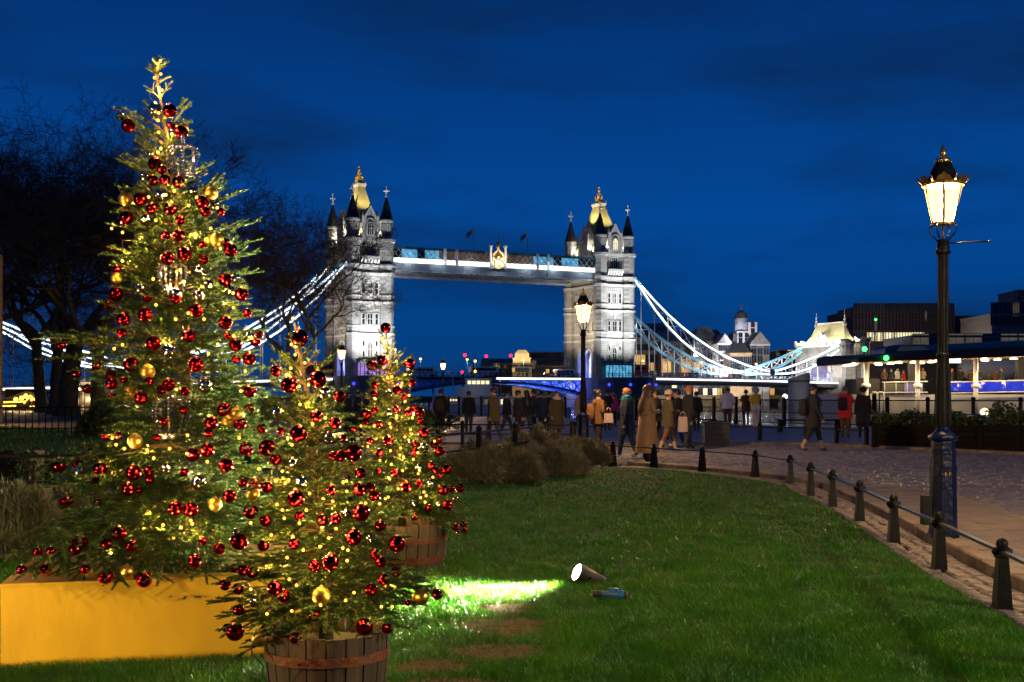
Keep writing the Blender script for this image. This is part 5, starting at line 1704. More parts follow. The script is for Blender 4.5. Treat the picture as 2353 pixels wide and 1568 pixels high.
# ================================================================ vehicles on the bridge
def road_thing(px, b):
    a = a_at(px, b)
    return B(a, b, 0), deck_z(a) + .75
def van(px, L, H_, lab, cat, m='white', b=-5.5, name='white_van', stripe=None, windows=4):
    loc, z = road_thing(px, b)
    r = thing(name, lab, cat, (loc.x, loc.y, z), TH, 'vehicles crossing the bridge')
    mb = MB()
    w = 2.1
    prof = [(-L / 2, .45), (L / 2, .45), (L / 2 + .05, H_ * .45), (L / 2 - .25, H_ * .62), (L / 2 - .8 if L < 8 else L / 2 - .3, H_ - .1), (L / 2 - 1.0 if L < 8 else L / 2 - .6, H_), (-L / 2 + .25, H_), (-L / 2, H_ - .25)]
    mb.yprism(prof, -w / 2, w / 2)
    mb.build('body', M[m], r)
    mb = MB()
    zw0, zw1 = H_ * .58, H_ * .84
    for k in range(windows):
        x0 = -L / 2 + .5 + (L - 1.4) * k / windows
        for s in (-1, 1): mb.box(x0, x0 + (L - 1.4) / windows - .18, s * (w / 2 + .012) - .012, s * (w / 2 + .012) + .012, zw0, zw1)
    mb.add([(L / 2 + .03, -.9, H_ * .48), (L / 2 + .03, .9, H_ * .48), (L / 2 - .62 if L < 8 else L / 2 - .22, .85, H_ * .9), (L / 2 - .62 if L < 8 else L / 2 - .22, -.85, H_ * .9)], [(0, 1, 2, 3)])
    mb.build('windows', M['glassdark'], r)
    wh = MB(); wh.cs = True
    wh.lathe([(.05, -.14), (.45, -.14), (.48, 0), (.45, .14), (.05, .14)], 12, (0, 0, 0), Matrix.Rotation(rad(90), 4, 'X'))
    wm_ = wh.mesh('wheel', M['tyre'])
    for x in (-L / 2 + 1.1, L / 2 - 1.1):
        for s in (-1, 1): inst('wheel', wm_, r, (x, s * .95, .48))
    for s in (-1, 1):
        mb = MB(); mb.box(L / 2 - .02, L / 2 + .08, s * .75 - .16, s * .75 + .16, .75, .98); mb.build('headlight', M['ledwarm'], r)
        mb = MB(); mb.box(-L / 2 - .06, -L / 2 + .02, s * .8 - .1, s * .8 + .1, .9, 1.3); mb.build('tail_light', M['red'], r)
    if stripe:
        mb = MB(); mb.box(-L / 2 + .4, L / 2 - 1.4, -w / 2 - .03, -w / 2 - .008, H_ * .35, H_ * .5); mb.build('stripe', M[stripe], r)
    return r
van(968, 9.0, 2.9, 'white minibus with dark windows near the small gas lamp on the bridge', 'minibus', windows=6)
van(1112, 9.5, 3.3, 'plain white lorry body on the bascule leaf below the crane', 'lorry', windows=1, name='white_lorry')
van(1298, 7.5, 2.7, 'white van with a dark stripe near the far tower', 'van', stripe='navy')
van(1460, 9.0, 4.2, 'red double deck bus just emerging past the far tower', 'bus', m='redpaint', b=-3, name='red_bus', windows=7)
van(729, 10.5, 4.3, 'red double deck bus on the deck before the taller tower', 'bus', m='redpaint', b=-3, name='red_bus', windows=7)
van(1590, 5.0, 1.9, 'pale car on the deck under the chain', 'car', b=-4, name='pale_car', windows=2)
van(1690, 5.0, 1.9, 'pale car near the low point of the chain', 'car', b=-4, name='pale_car', windows=2)
# ================================================================ boats and river things
def boat():
    Y = 275
    p = P(1080, 905, Y)
    r = thing('river_ship', 'white ship moored in the river with lit portholes below the dark bascule', 'ship', (p.x, Y, -3.3), rad(4))
    mb = MB()
    L = 17.0
    st = [(-L * .52, 1.2, .6), (-L * .48, 2.6, 0), (0, 3.0, 0), (L * .35, 2.6, 0), (L * .56, .3, 1.0)]
    lv = []
    for (x, w, z) in st: lv += [(x, -w, 4.6 + z), (x, -w * .75, -.5), (x, w * .75, -.5), (x, w, 4.6 + z)]
    fs = []
    for k in range(4):
        o = 4 * k
        fs += [(o, o + 1, o + 5, o + 4), (o + 1, o + 2, o + 6, o + 5), (o + 2, o + 3, o + 7, o + 6), (o + 3, o, o + 4, o + 7)]
    fs += [(3, 2, 1, 0), (16, 17, 18, 19)]
    mb.add(lv, fs)
    mb.build('hull', M['hullwhite'], r)
    mb = MB(); mb.box(-3, 6.5, -2, 2, 4.6, 6.6); mb.box(-1, 5, -1.7, 1.7, 6.6, 8.4); mb.box(-1.2, 5.2, -2.0, 2.0, 8.4, 8.6); mb.build('deckhouse', M['hullwhite'], r)
    mb = MB()
    for k in range(5): mb.box(-.6 + 1.05 * k, .2 + 1.05 * k, -1.74, -1.70, 7.2, 8.0)
    mb.build('windows', M['winpale'], r)
    for k in range(6):
        mb = MB(); mb.cs = True; mb.ball((-6.4 + .62 * k, -2.75, 3.5), .2, 8, 6); mb.build('porthole', M['winpale'], r)
    mb = MB(); mb.cs = True; mb.tube([(-4, 0, 4.6), (-4, 0, 11)], .12, 6); mb.tube([(1.2, 0, 8.6), (1.2, 0, 14)], .12, 6); mb.tube([(-4, 0, 9), (-6.5, 0, 10.2)], .1, 6); mb.build('mast', M['whitesteel'], r)
    mb = MB(); mb.ball((1.2, -.3, 10.2), .3, 8, 6); mb.ball((1.2, -.3, 12.6), .3, 8, 6); mb.build('mast_lamp', M['amber'], r)
    light('deck_light', 'POINT', (1, -7, 6.5), 70, (1, .93, .8), r, .3)
boat()
def bigboat():
    Y = 240
    p = P(1205, 905, Y)
    r = thing('pleasure_boat', 'long pale pleasure boat with lit saloon behind the dark walking crowd', 'boat', (p.x, Y, -3.3), rad(-3))
    mb = MB()
    L = 19.0
    mb.prism([(-L / 2, -2.2), (L / 2 - 3, -2.4), (L / 2, 0), (L / 2 - 3, 2.4), (-L / 2, 2.2)], -.4, 2.2); mb.build('hull', M['hullwhite'], r)
    mb = MB(); mb.box(-L / 2 + 1, L / 2 - 4, -2, 2, 2.2, 4.2); mb.box(-L / 2 + .6, L / 2 - 3.4, -2.2, 2.2, 4.2, 4.4); mb.build('saloon', M['hullwhite'], r)
    for k in range(8):
        mb = MB(); mb.box(-L / 2 + 1.4 + 1.7 * k, -L / 2 + 2.8 + 1.7 * k, -2.04, -2.0, 2.8, 3.8); mb.build('window', M['winpale' if k % 3 else 'windim'], r)
    light('deck_light', 'POINT', (0, -7, 5), 90, (1, .9, .75), r, .3)
bigboat()
p = P(1836, 930, 118)
dm = thing('mooring_pile', 'thick pale steel mooring pile with a slanted top in front of the shore gate', 'pile', (p.x, 118, -4), 0)
mb = MB(); mb.cs = True
n = 24; r_ = 1.05
ztop = P(0, 856, 118).z + 4
v = [(r_ * math.cos(2 * PI * k / n), r_ * math.sin(2 * PI * k / n), 0) for k in range(n)] + [(r_ * math.cos(2 * PI * k / n), r_ * math.sin(2 * PI * k / n), ztop - .35 + .35 * math.cos(2 * PI * k / n)) for k in range(n)]
mb.add(v, [(k, (k + 1) % n, n + (k + 1) % n, n + k) for k in range(n)] + [tuple(range(n, 2 * n))])
mb.build('pile_tube', mat('pale_galvanised', (.42, .42, .40), .55, .2, (.34, .34, .32), 1.0), dm)
mb = MB(); mb.cs = True; mb.lathe([(r_ + .06, ztop - 1.0), (r_ + .06, ztop - .8)], 24); mb.build('collar', M['lead'], dm)
p = P(1803, 914, 112)
fl_ = thing('pontoon_light', 'dazzling white lamp on a stubby post at the edge of the water', 'lamp', (p.x, 112, -3), 0)
mb = MB(); mb.cs = True; mb.tube([(0, 0, 0), (0, 0, p.z + 3)], .08, 6); mb.build('post', M['iron'], fl_)
mb = MB(); mb.cs = True; mb.ball((0, -.15, p.z + 3.1), .22, 12, 8); mb.build('lamp_head', M['lens'], fl_)
light('lamp_light', 'POINT', (0, -.6, p.z + 3.2), 350, (1, .97, .9), fl_, .15)

# ================================================================ the pier with its roofed terrace
YP = 88.0
def X(px, Y=YP): return (px - CX) * Y / F
def Z(py, Y=YP): return EYE - (py - HY) * Y / F
pier = thing('river_pier', 'roofed river pier terrace with downlights, pale posts and blue canvas front', 'pier', (X(2160), YP, 0), 0)
ox = X(2160)
mb = MB(); mb.box(X(1950) - ox, X(2480) - ox, 0, 9, -3.5, 1.45); mb.build('pontoon', M['hullwhite'], pier)
mb = MB()
v = []
for (px, pt, pb_) in ((1956, 826, 834), (1972, 820, 834), (2353, 803, 819), (2480, 797, 815)):
    v += [(X(px) - ox, -2.0, Z(pb_)), (X(px) - ox, 10, Z(pb_)), (X(px) - ox, 10, Z(pt) + .35), (X(px) - ox, -2.0, Z(pt))]
fs = []
for k in range(3):
    o = 4 * k
    fs += [(o, o + 4, o + 7, o + 3), (o + 3, o + 7, o + 6, o + 2), (o + 1, o + 2, o + 6, o + 5)]
fs += [(0, 3, 2, 1), (12, 13, 14, 15)]
mb.add(v, fs)
mb.build('roof', M['roofdark'], pier)
mb = MB()
v = []
for (px, pb_) in ((1958, 834), (2353, 819), (2480, 815)): v += [(X(px) - ox, -1.9, Z(pb_) - .03), (X(px) - ox, 9.9, Z(pb_) - .03)]
mb.add(v, [(0, 1, 3, 2), (2, 3, 5, 4)])
mb.build('soffit', M['soffit'], pier)
mb = MB()
v = []
for (px, pt, pb_) in ((2150, 799, 812), (2353, 788, 803), (2480, 782, 798)):
    v += [(X(px) - ox, 1, Z(pb_) + .3), (X(px) - ox, 9, Z(pb_) + .5), (X(px) - ox, 8, Z(pt) + .4), (X(px) - ox, 3, Z(pt) + .2)]
fs = []
for k in range(2):
    o = 4 * k
    fs += [(o, o + 4, o + 7, o + 3), (o + 3, o + 7, o + 6, o + 2), (o + 1, o + 2, o + 6, o + 5)]
mb.add(v, fs + [(0, 3, 2, 1)])
mb.build('upper_roof', M['lead'], pier)
for px in (1982, 2099, 2231, 2400):
    mb = MB(); mb.cs = True
    top = float(np.interp(px, [1958, 2353, 2480], [834, 819, 815]))
    mb.tube([(X(px) - ox, -.9, -2), (X(px) - ox, -.9, Z(top))], .17, 10); mb.lathe([(.17, 1.9), (.34, 2.0), (.34, 2.2), (.17, 2.3)], 10, (X(px) - ox, -.9, 0))
    mb.build('roof_post', M['hullwhite'], pier)
for px in (2122, 2375):
    mb = MB(); mb.box(X(px) - ox - .3, X(px) - ox + .3, 2, 2.6, 1.4, Z(818)); mb.build('dark_post', M['roofdark'], pier)
LAMPX = [1957, 1983, 1997, 2029, 2060, 2076, 2077, 2112, 2150, 2172, 2181, 2191, 2256, 2330, 2338, 2345, 2370]
for k, px in enumerate(LAMPX):
    zz = Z(float(np.interp(px, [1958, 2353, 2480], [834, 819, 815]))) - .12
    y = (-.5, 3.0, 6.0, 1.2)[k % 4]
    mb = MB(); mb.cs = True; mb.lathe([(.10, zz + .10), (.30, zz), (.26, zz - .06), (.02, zz - .08)], 12, (X(px) - ox, y, 0)); mb.build('downlight', M['warm'], pier)
    if k % 2 == 0: light('pier_point_light', 'POINT', (X(px) - ox, y, zz - .35), 120, (1, .80, .50), pier, .2)
mb = MB(); mb.box(X(2199) - ox - .45, X(2199) - ox + .45, .4, .6, Z(834), Z(823)); mb.build('hanging_lantern', M['ledwarm'], pier)
for px in (1990, 2050, 2110, 2180, 2240, 2300, 2360): light('pier_point_light', 'POINT', (X(px) - ox, -1.7, 2.6), 105, (1, .70, .32), pier, .2)  # added to warm the pontoon front, no fittings above
# front: canvas, panels, rails
nx = 40
mb = MB(); mb.cs = True
def cpt(i, j):
    px = 2166 + (2480 - 2166) * i / nx
    zt_, zb_ = float(np.interp(px, [2166, 2353, 2480], [880, 876, 873])), float(np.interp(px, [2166, 2353, 2480], [899, 901, 901]))
    return (X(px) - ox, -.25 + .06 * math.sin(i * 1.9 + j * .8), Z(zt_ + (zb_ - zt_) * j / 4))
for i in range(nx):
    for j in range(4): mb.quad(cpt(i, j + 1), cpt(i + 1, j + 1), cpt(i + 1, j), cpt(i, j))
mb.build('canvas_front', M['canvas'], pier)
mb = MB(); mb.box(X(2076) - ox, X(2117) - ox, -.3, -.2, Z(906), Z(881)); mb.build('violet_panel', mat('lilac_panel', (.22, .22, .62), .6), pier)
for k in range(14):
    px = 2026 + 3.5 * k
    mb = MB(); mb.box(X(px) - ox, X(px + 3.1) - ox, -.26, -.2, Z(904), Z(882)); mb.build('slat', M['lead'], pier)
mb = MB(); mb.box(X(1968) - ox, X(2022) - ox, 0, 3, -1, Z(871)); mb.build('kiosk', M['roofdark'], pier)
mb = MB(); mb.cs = True
for (y, a, b_, pa, pb_) in ((-.3, 2024, 2128, 879, 877), (-.3, 2166, 2480, 879, 871), (-.35, 2000, 2128, 903, 902), (-.6, 2170, 2480, 904, 898)):
    mb.tube([(X(a) - ox, y, Z(pa)), (X(b_) - ox, y, Z(pb_))], .055, 6)
for px in range(2030, 2130, 26): mb.tube([(X(px) - ox, -.3, 1.45), (X(px) - ox, -.3, Z(878))], .04, 5)
mb.build('handrail', M['hullwhite'], pier)
for px in (1994, 2009):
    mb = MB(); mb.cs = True
    mb.tube([(X(px) - ox, -.8, -.5), (X(px) - ox, -.8, 1.5), (X(px) - ox + .1, -.8, 1.62), (X(px) - ox + .35, -.8, 1.62), (X(px) - ox + .45, -.8, 1.5), (X(px) - ox + .45, -.8, -.5)], .06, 6); mb.build('ladder_hoop', M['hullwhite'], pier)
for (px, py) in ((2015, 825), (2007, 800)):
    q = thing('signal_light', 'green signal light %s' % ('under the pier roof edge' if py > 810 else 'on a pole above the pier roof'), 'signal light', (X(px), YP - (-2.2 if py < 810 else 2.2), 0), 0)
    mb = MB(); mb.cs = True; mb.ball((0, 0, Z(py)), .2, 10, 8); mb.build('lens', M['green'], q)
    mb = MB(); mb.box(-.05, .05, .1, .2, Z(py) - (1.1 if py < 810 else .1), Z(py) + (.2 if py < 810 else .4)); mb.build('bracket', M['iron'], q)
# river vessel moored behind the pier: dark blue funnel casing and a white tank
vs_b = thing('moored_vessel', 'moored vessel behind the pier with a rounded dark blue upper deck and white tank', 'ship', (X(2110, 104), 104, -3.3), 0)
o2 = X(2110, 104)
mb = MB(); mb.prism([(X(2010, 104) - o2, -1), (X(2520, 104) - o2, -1), (X(2520, 104) - o2, 5), (X(2010, 104) - o2, 5)], -.5, Z(868, 104) + 3.3); mb.build('hull', M['roofdark'], vs_b)
mb = MB(); mb.cs = True
x0, x1 = X(2034, 104) - o2, X(2142, 104) - o2
pr = [(x0, Z(820, 104) + 3.3), (x1, Z(820, 104) + 3.3), (x1, Z(793, 104) + 3.3), (x0 + 1.0, Z(793, 104) + 3.3), (x0 + .25, Z(796, 104) + 3.3), (x0, Z(802, 104) + 3.3)]
mb.cs = False; mb.yprism(pr, 0, 4); mb.build('upper_deck', mat('navy_ship_paint', (.008, .03, .12), .4), vs_b)
mb = MB(); mb.box(x0 + .5, x1 + 8, .5, 3.5, Z(868, 104) + 3.2, Z(822, 104) + 3.3); mb.build('wheelhouse', M['roofdark'], vs_b)
mb = MB(); mb.cs = True
xt = X(2262, 104) - o2; zt_ = Z(848, 104) + 3.3
Mx = Matrix.Rotation(rad(90), 4, 'Y')
mb.lathe([(.01, -2.6), (.75, -2.4), (1.0, -1.9), (1.0, 1.9), (.75, 2.4), (.01, 2.6)], 20, (xt, -.6, zt_), Mx); mb.build('tank', M['hullwhite'], vs_b)
mb = MB(); mb.box(X(2290, 104) - o2, X(2480, 104) - o2, -.5, 2, Z(862, 104) + 3.3, Z(842, 104) + 3.3); mb.box(X(2310, 104) - o2, X(2350, 104) - o2, -.4, 2, Z(842, 104) + 3.3, Z(829, 104) + 3.3); mb.build('deckhouse', M['hullwhite'], vs_b)
# terrace tables seen behind the canvas
# ================================================================ planters, benches, box, tables near the quay
def planter(x, y, L, w, h, rz, lab, plant, seed):
    r = thing('planter_box', lab, 'planter', (x, y, .02), rz, 'dark timber planters along the kerb')
    nb_ = 4
    for j in range(nb_):
        z0 = h * j / nb_
        for s in (-1, 1):
            mb = MB(); mb.box(-L / 2, L / 2, s * w / 2 - .03, s * w / 2 + .03, z0 + .006, z0 + h / nb_ - .006); mb.build('plank', M['wood'], r)
    for s in (-1, 1):
        mb = MB(); mb.box(s * L / 2 - .03, s * L / 2 + .03, -w / 2 + .03, w / 2 - .03, 0, h); mb.build('end_panel', M['wood'], r)
    for sx in (-1, -.33, .33, 1):
        mb = MB(); mb.box(sx * L / 2 - .05, sx * L / 2 + .05, -w / 2 - .06, -w / 2 - .03, 0, h); mb.build('batten', M['wood'], r)
    mb = MB(); mb.box(-L / 2 + .03, L / 2 - .03, -w / 2 + .03, w / 2 - .03, h - .1, h - .06); mb.build('compost', M['joint'], r)
    rng = np.random.default_rng(seed)
    n = 2600
    c = np.stack([rng.uniform(-L / 2, L / 2, n), rng.uniform(-w / 2, w / 2, n), h + rng.random(n) ** .8 * plant * (0.55 + .45 * np.sin(rng.uniform(0, 1, n) * 3))], 1)
    c[:, 2] = h - .05 + rng.random(n) * plant * (.55 + .45 * np.sin(c[:, 0] * 3.1 + seed) ** 2)
    d = rng.normal(0, 1, (n, 3)); d[:, 2] = np.abs(d[:, 2]) * .6; d /= np.linalg.norm(d, axis=1)[:, None]
    e = np.cross(d, rng.normal(0, 1, (n, 3))); e /= np.linalg.norm(e, axis=1)[:, None]
    ln = rng.uniform(.06, .15, n)[:, None]
    co = np.stack([c - e * .022, c + d * ln * .5 + e * .03, c + d * ln, c + d * ln * .5 - e * .03], 1).reshape(-1, 3)
    sh_ = thing('planter_shrub', lab.replace('timber planter', 'leafy shrubs in the planter'), 'shrub', (x, y, .02), rz, 'shrubs in the dark planters')
    o = inst('foliage', tri_mesh('foliage', co, [M['leaf'], M['leafrust']], (rng.random(n) < .45).astype(int), 4), sh_)
    tag(o, kind='stuff')
    mb = MB(); mb.cs = True
    for k in range(14):
        xx = rng.uniform(-L / 2 + .1, L / 2 - .1); mb.tube([(xx, 0, h - .1), (xx + rng.uniform(-.1, .1), rng.uniform(-.2, .2), h + plant * .8)], [.012, .005], 5)
    tag(mb.build('stem', M['branch'], sh_), kind='stuff')
planter(11.1, 31.2, 2.7, .9, .62, rad(-36), 'long dark timber planter beside the person in black', .40, 3)
planter(13.2, 29.0, 2.9, .9, .66, rad(-46), 'dark timber planter just beyond the big lamp plinth', .62, 5)
planter(15.2, 26.4, 2.6, .9, .72, rad(-52), 'dark timber planter at the edge of the picture past the lamp', .62, 8)
p = P(1645, 1025, 32.9)
bx = thing('timber_bin', 'low black timber box standing on the pavement by the walking group', 'bin', (p.x, 32.9, .02), rad(-4))
for j in range(4):
    mb = MB(); mb.box(-.34, .34, -.34, .34, .02 + .15 * j, .02 + .15 * j + .142); mb.build('board', M['bin'], bx)
mb = MB(); mb.box(-.38, .38, -.38, .38, .62, .66); mb.build('lid', M['bin'], bx)
mb = MB(); mb.box(-.30, .30, -.30, .30, -.02, .02); mb.build('base', M['bin'], bx)
def bench(px, Y, L, lab, rz=0):
    r = thing('bench', lab, 'bench', ((px - CX) * Y / F, Y, .02), rz, 'dark benches along the quay')
    for j in range(3):
        mb = MB(); mb.box(-L / 2, L / 2, -.24 + .165 * j, -.24 + .15 + .165 * j, .42, .47); mb.build('seat_plank', M['wood'], r)
    for s in (-1, 1):
        mb = MB(); mb.add([(s * L * .4 - .06, -.22, 0), (s * L * .4 + .06, -.22, 0), (s * L * .4 + .06, .22, 0), (s * L * .4 - .06, .22, 0), (s * L * .36 - .06, -.2, .42), (s * L * .36 + .06, -.2, .42), (s * L * .36 + .06, .2, .42), (s * L * .36 - .06, .2, .42)], [(0, 3, 2, 1), (4, 5, 6, 7), (0, 1, 5, 4), (1, 2, 6, 5), (2, 3, 7, 6), (3, 0, 4, 7)])
        mb.build('leg', M['wood'], r)
bench(1824, 44.8, 1.35, 'dark backless bench between the yellow jacket and the striding walker')
bench(1892, 44.8, 1.5, 'dark backless bench behind the striding walker with pale legs')
bench(1606, 45.5, 1.3, 'dark backless bench behind the tall man with the paper bag')
for i, (px, Y) in enumerate(((2232, 37.5), (2330, 36.5))):
    r = thing('cafe_table', ['small round cafe table behind the planters beside the lamp post', 'small cafe table behind the planters at the picture edge'][i], 'table', ((px - CX) * Y / F, Y, .02), 0, 'cafe tables behind the planters')
    mb = MB(); mb.cs = True; mb.lathe([(.34, .71), (.36, .73), (.34, .75)], 20); mb.build('tabletop', M['whitesteel'], r)
    mb = MB(); mb.cs = True; mb.lathe([(.22, 0), (.22, .03), (.03, .05), (.03, .71)], 12); mb.build('pedestal', M['iron'], r)
    for s in (-1, 1):
        c = thing('cafe_chair', 'dark round-backed cafe chair at the table %s' % (['beside the lamp post', 'at the picture edge'][i]) + (', seaward one' if s > 0 else ', nearer one'), 'chair', ((px - CX) * Y / F + s * .62, Y + .1, .02), 0, 'cafe chairs behind the planters')
        mb = MB(); mb.cs = True; mb.lathe([(.2, .43), (.21, .45), (.2, .47)], 14); mb.build('seat', M['iron'], c)
        mb = MB(); mb.cs = True; mb.tube([(.2 * math.cos(t), .2 * math.sin(t) * .3 + s * 0, .47 + .42 * math.sin(t)) for t in [PI * k / 8 for k in range(9)]], .016, 6); mb.build('backrest', M['iron'], c)
        for a in (PI / 4, 3 * PI / 4, 5 * PI / 4, 7 * PI / 4):
            mb = MB(); mb.cs = True; mb.tube([(.14 * math.cos(a), .14 * math.sin(a), .44), (.2 * math.cos(a), .2 * math.sin(a), 0)], .012, 5); mb.build('leg', M['iron'], c)
p = P(2263, 954, 38)
gl = thing('ground_lantern', 'small glowing lantern low behind the planters at the picture edge', 'lantern', (p.x, 38, .02), 0)
mb = MB(); mb.cs = True; mb.lathe([(.16, 0), (.02, .03), (.02, .72), (.12, .75)], 10); mb.build('stand', M['iron'], gl)
mb = MB(); mb.cs = True; mb.lathe([(.10, .76), (.15, .84), (.12, .92), (.02, .98)], 12); mb.build('lamp_glass', M['warm'], gl)
light('lantern_light', 'POINT', (0, -.1, 1.1), 40, (1, .75, .4), gl, .1)
# ================================================================ bare plane trees
def bare_tree(name, label, px, Y, H_, r0, spread, seed, levels=8, rmin=.013, lean=0.0, clear=.28, group='bare winter trees on the wharf', z=0.0, first=None):
    rng = random.Random(seed)
    root = thing(name, label, 'tree', ((px - CX) * Y / F, Y, z), 0, group)
    tk, lim, tw = MB(), MB(), MB()
    for m_ in (tk, lim, tw): m_.cs = True
    def seg(mb, p, d, L, r, r1, n, nseg, wob):
        pts, rs = [p.copy()], [r]
        q, dd = p.copy(), d.copy()
        for k in range(nseg):
            dd = (dd + Vector((rng.gauss(0, wob), rng.gauss(0, wob), rng.gauss(0, wob) * .7))).normalized()
            q = q + dd * (L / nseg)
            pts.append(q.copy()); rs.append(r + (r1 - r) * (k + 1) / nseg)
        mb.tube(pts, [max(q_, rmin * Y / 90) for q_ in rs], n, False)
        return pts, rs, dd
    def grow(p, d, L, r, lv):
        mb = lim if lv >= levels - 3 else tw
        n = 6 if lv >= levels - 2 else (4 if lv >= levels - 4 else 3)
        r1 = r * (.62 if lv else .5)
        pts, rs, dd = seg(mb, p, d, L, r, r1, n, 4 if lv > 1 else 3, .16 + .03 * (levels - lv))
        if lv == 0: return
        k = 2 if rng.random() < .55 else 3
        for j in range(k):
            ax = Vector((rng.gauss(0, 1), rng.gauss(0, 1), rng.gauss(0, .7))).normalized()
            nd = (dd * rng.uniform(.75, 1.05) + ax * rng.uniform(.45, .85) * spread + Vector((0, 0, .10))).normalized()
            grow(pts[-1], nd, L * rng.uniform(.68, .86), r1 * rng.uniform(.72, .95), lv - 1)
        if lv <= levels - 2 and rng.random() < .9:
            i = rng.randrange(1, len(pts) - 1)
            ax = Vector((rng.gauss(0, 1), rng.gauss(0, 1), rng.gauss(0, .5))).normalized()
            grow(pts[i], (dd * .5 + ax).normalized(), L * rng.uniform(.5, .7), rs[i] * .55, lv - 1)
    th = H_ * clear
    pts, rs, dd = seg(tk, Vector((0, 0, -.2)), Vector((lean, 0, 1)).normalized(), th, r0, r0 * .72, 10, 5, .05)
    tk.lathe([(r0 * 1.5, -.25), (r0 * 1.2, .25), (r0, .7)], 10)
    for j in range(first or 4):
        a = 2 * PI * j / (first or 4) + rng.uniform(-.4, .4)
        nd = Vector((math.cos(a) * .7 * spread, math.sin(a) * .7 * spread, rng.uniform(.7, 1.1))).normalized()
        grow(pts[-1 - (j % 2)], nd, H_ * .255, r0 * .50, levels - 1)
    tk.build('trunk', M['plane'], root); lim.build('limbs', M['plane'], root)
    tag(tw.build('crown', M['branch'], root), kind='stuff')
    return root
bare_tree('plane_tree', 'bare plane tree with the straightest mossy trunk beside the glowing stall lights', 96, 98, 22.0, .52, 1.0, 11)
bare_tree('plane_tree', 'bare plane tree with a darker trunk between two other trunks', 124, 90, 19.5, .48, 1.05, 23)
bare_tree('plane_tree', 'bare plane tree with the thickest flared trunk near the small wharf lamp', 155, 84, 21.0, .75, 1.05, 31, levels=7, rmin=.015)
bare_tree('plane_tree', 'bare plane tree half hidden behind the long low boughs of the tall fir', 225, 78, 18.5, .5, 1.05, 47)
bare_tree('plane_tree', 'bare plane tree filling the sky behind the tall Christmas tree', 372, 82, 18.0, .5, 1.05, 53)
bare_tree('plane_tree', 'bare plane tree leaning in from the edge of the picture', -40, 80, 19.0, .6, 1.1, 61, levels=7, rmin=.015)
bare_tree('plane_tree', 'slimmer bare tree whose twigs reach across the bridge tower', 676, 72, 11.6, .34, .86, 78, clear=.30, rmin=.010)
# dark hedging under the trees
def clump(name, label, cat, x, y, rx, ry, h, n, mats, seed, bl=(.10, .2), wd=.012, group=None, z=0.0, upright=1.0):
    rng = np.random.default_rng(seed)
    r = thing(name, label, cat, (x, y, z), 0, group)
    # a few woody stems inside
    mb = MB()
    for k in range(10):
        a = rng.uniform(0, 2 * PI); q = rng.uniform(.1, .6)
        mb.tube([(0.2 * rx * math.cos(a), .2 * ry * math.sin(a), 0), (rx * q * math.cos(a), ry * q * math.sin(a), h * .7)], [.015, .006], 4)
    mb.build('stem', M['branch'], r)
    u = rng.random(n) ** .5; a = rng.uniform(0, 2 * PI, n)
    lump = 1 + .15 * np.sin(3 * a + seed) + .11 * np.sin(5 * a + 2 * seed) + .06 * np.sin(11 * a + seed)
    X_, Y_ = rx * u * lump * np.cos(a), ry * u * lump * np.sin(a)
    top = h * np.sqrt(np.clip(1 - u ** 2.6, 0.02, 1)) * (1 + .20 * np.sin(X_ * 5 / rx * 1.4 + seed) * np.cos(Y_ * 5 / ry * 1.1 + seed) + .12 * np.sin(X_ * 13 / rx + 3 * Y_ / ry)) * .88
    depth = np.where(rng.random(n) < .75, rng.uniform(.78, 1.0, n), rng.uniform(.2, .8, n))
    c = np.stack([X_, Y_, top * depth], 1)
    d = np.stack([X_ / rx * .6, Y_ / ry * .6, np.full(n, .7) * upright], 1) + rng.normal(0, .50, (n, 3))
    d /= np.linalg.norm(d, axis=1)[:, None]
    e = np.cross(d, rng.normal(0, 1, (n, 3))); e /= np.linalg.norm(e, axis=1)[:, None]
    ln = rng.uniform(*bl, n)[:, None]
    co = np.stack([c - e * wd, c + e * wd, c + d * ln], 1).reshape(-1, 3)
    o = inst('foliage', tri_mesh('foliage', co, mats, (rng.random(n) < .4).astype(int)), r)
    tag(o, kind='stuff')
    # dense inside so that the mound is not see-through
    mb = MB(); mb.cs = True
    mb.ball((0, 0, h * .36), 1.0, 14, 8, (rx * .80, ry * .80, h * .44))
    mb.build('inner_twigs', mats[0], r)
    return r
LV = [M['lav'], M['lavgreen']]
G2 = [M['lavgreen'], M['lav']]
def cl_px(px, pyb, wpx, hpx, lab, mats, seed, n, up=1.0):
    Y = gy(pyb); x = (px - CX) * Y / F; rx = wpx / 2 * Y / F; h = hpx * Y / F
    clump('heather_bush', lab, 'bush', x, Y + rx * .55, rx, rx * .75, h, n, mats, seed, (.07, .19), .0105, 'heather and lavender bushes round the lawn', 0, up)
cl_px(1228, 1078, 176, 84, 'round heather bush, tallest of the bed, in front of the gas lamp', LV, 1, 22000)
cl_px(1110, 1086, 130, 66, 'dark heather bush beside the far fir tree', G2, 2, 14000)
cl_px(1150, 1112, 190, 74, 'wide grey lavender mound at the lawn edge nearest the fir', LV, 3, 24000)
cl_px(1262, 1096, 170, 66, 'grey lavender mound in the middle of the bed front', LV, 4, 20000)
cl_px(1352, 1070, 100, 54, 'brownish heather bush at the tip of the bed beside the iron post', LV, 5, 15000)
cl_px(1310, 1062, 120, 48, 'low olive heather behind the tip of the bed', G2, 6, 13000)
cl_px(1060, 1112, 110, 60, 'shaded heather tucked against the far fir tree', G2, 7, 11000)
LD = [M['lavdark'], M['lavgreen']]
cl_px(20, 1290, 170, 150, 'dry brown lavender bush at the picture edge beside the yellow box', LD, 8, 26000, 1.6)
cl_px(120, 1276, 150, 128, 'dry brown lavender bush partly under the long fir bough', LD, 9, 24000, 1.5)
cl_px(-60, 1240, 160, 120, 'dry lavender clump mostly outside the picture edge', LD, 10, 9000, 1.5)
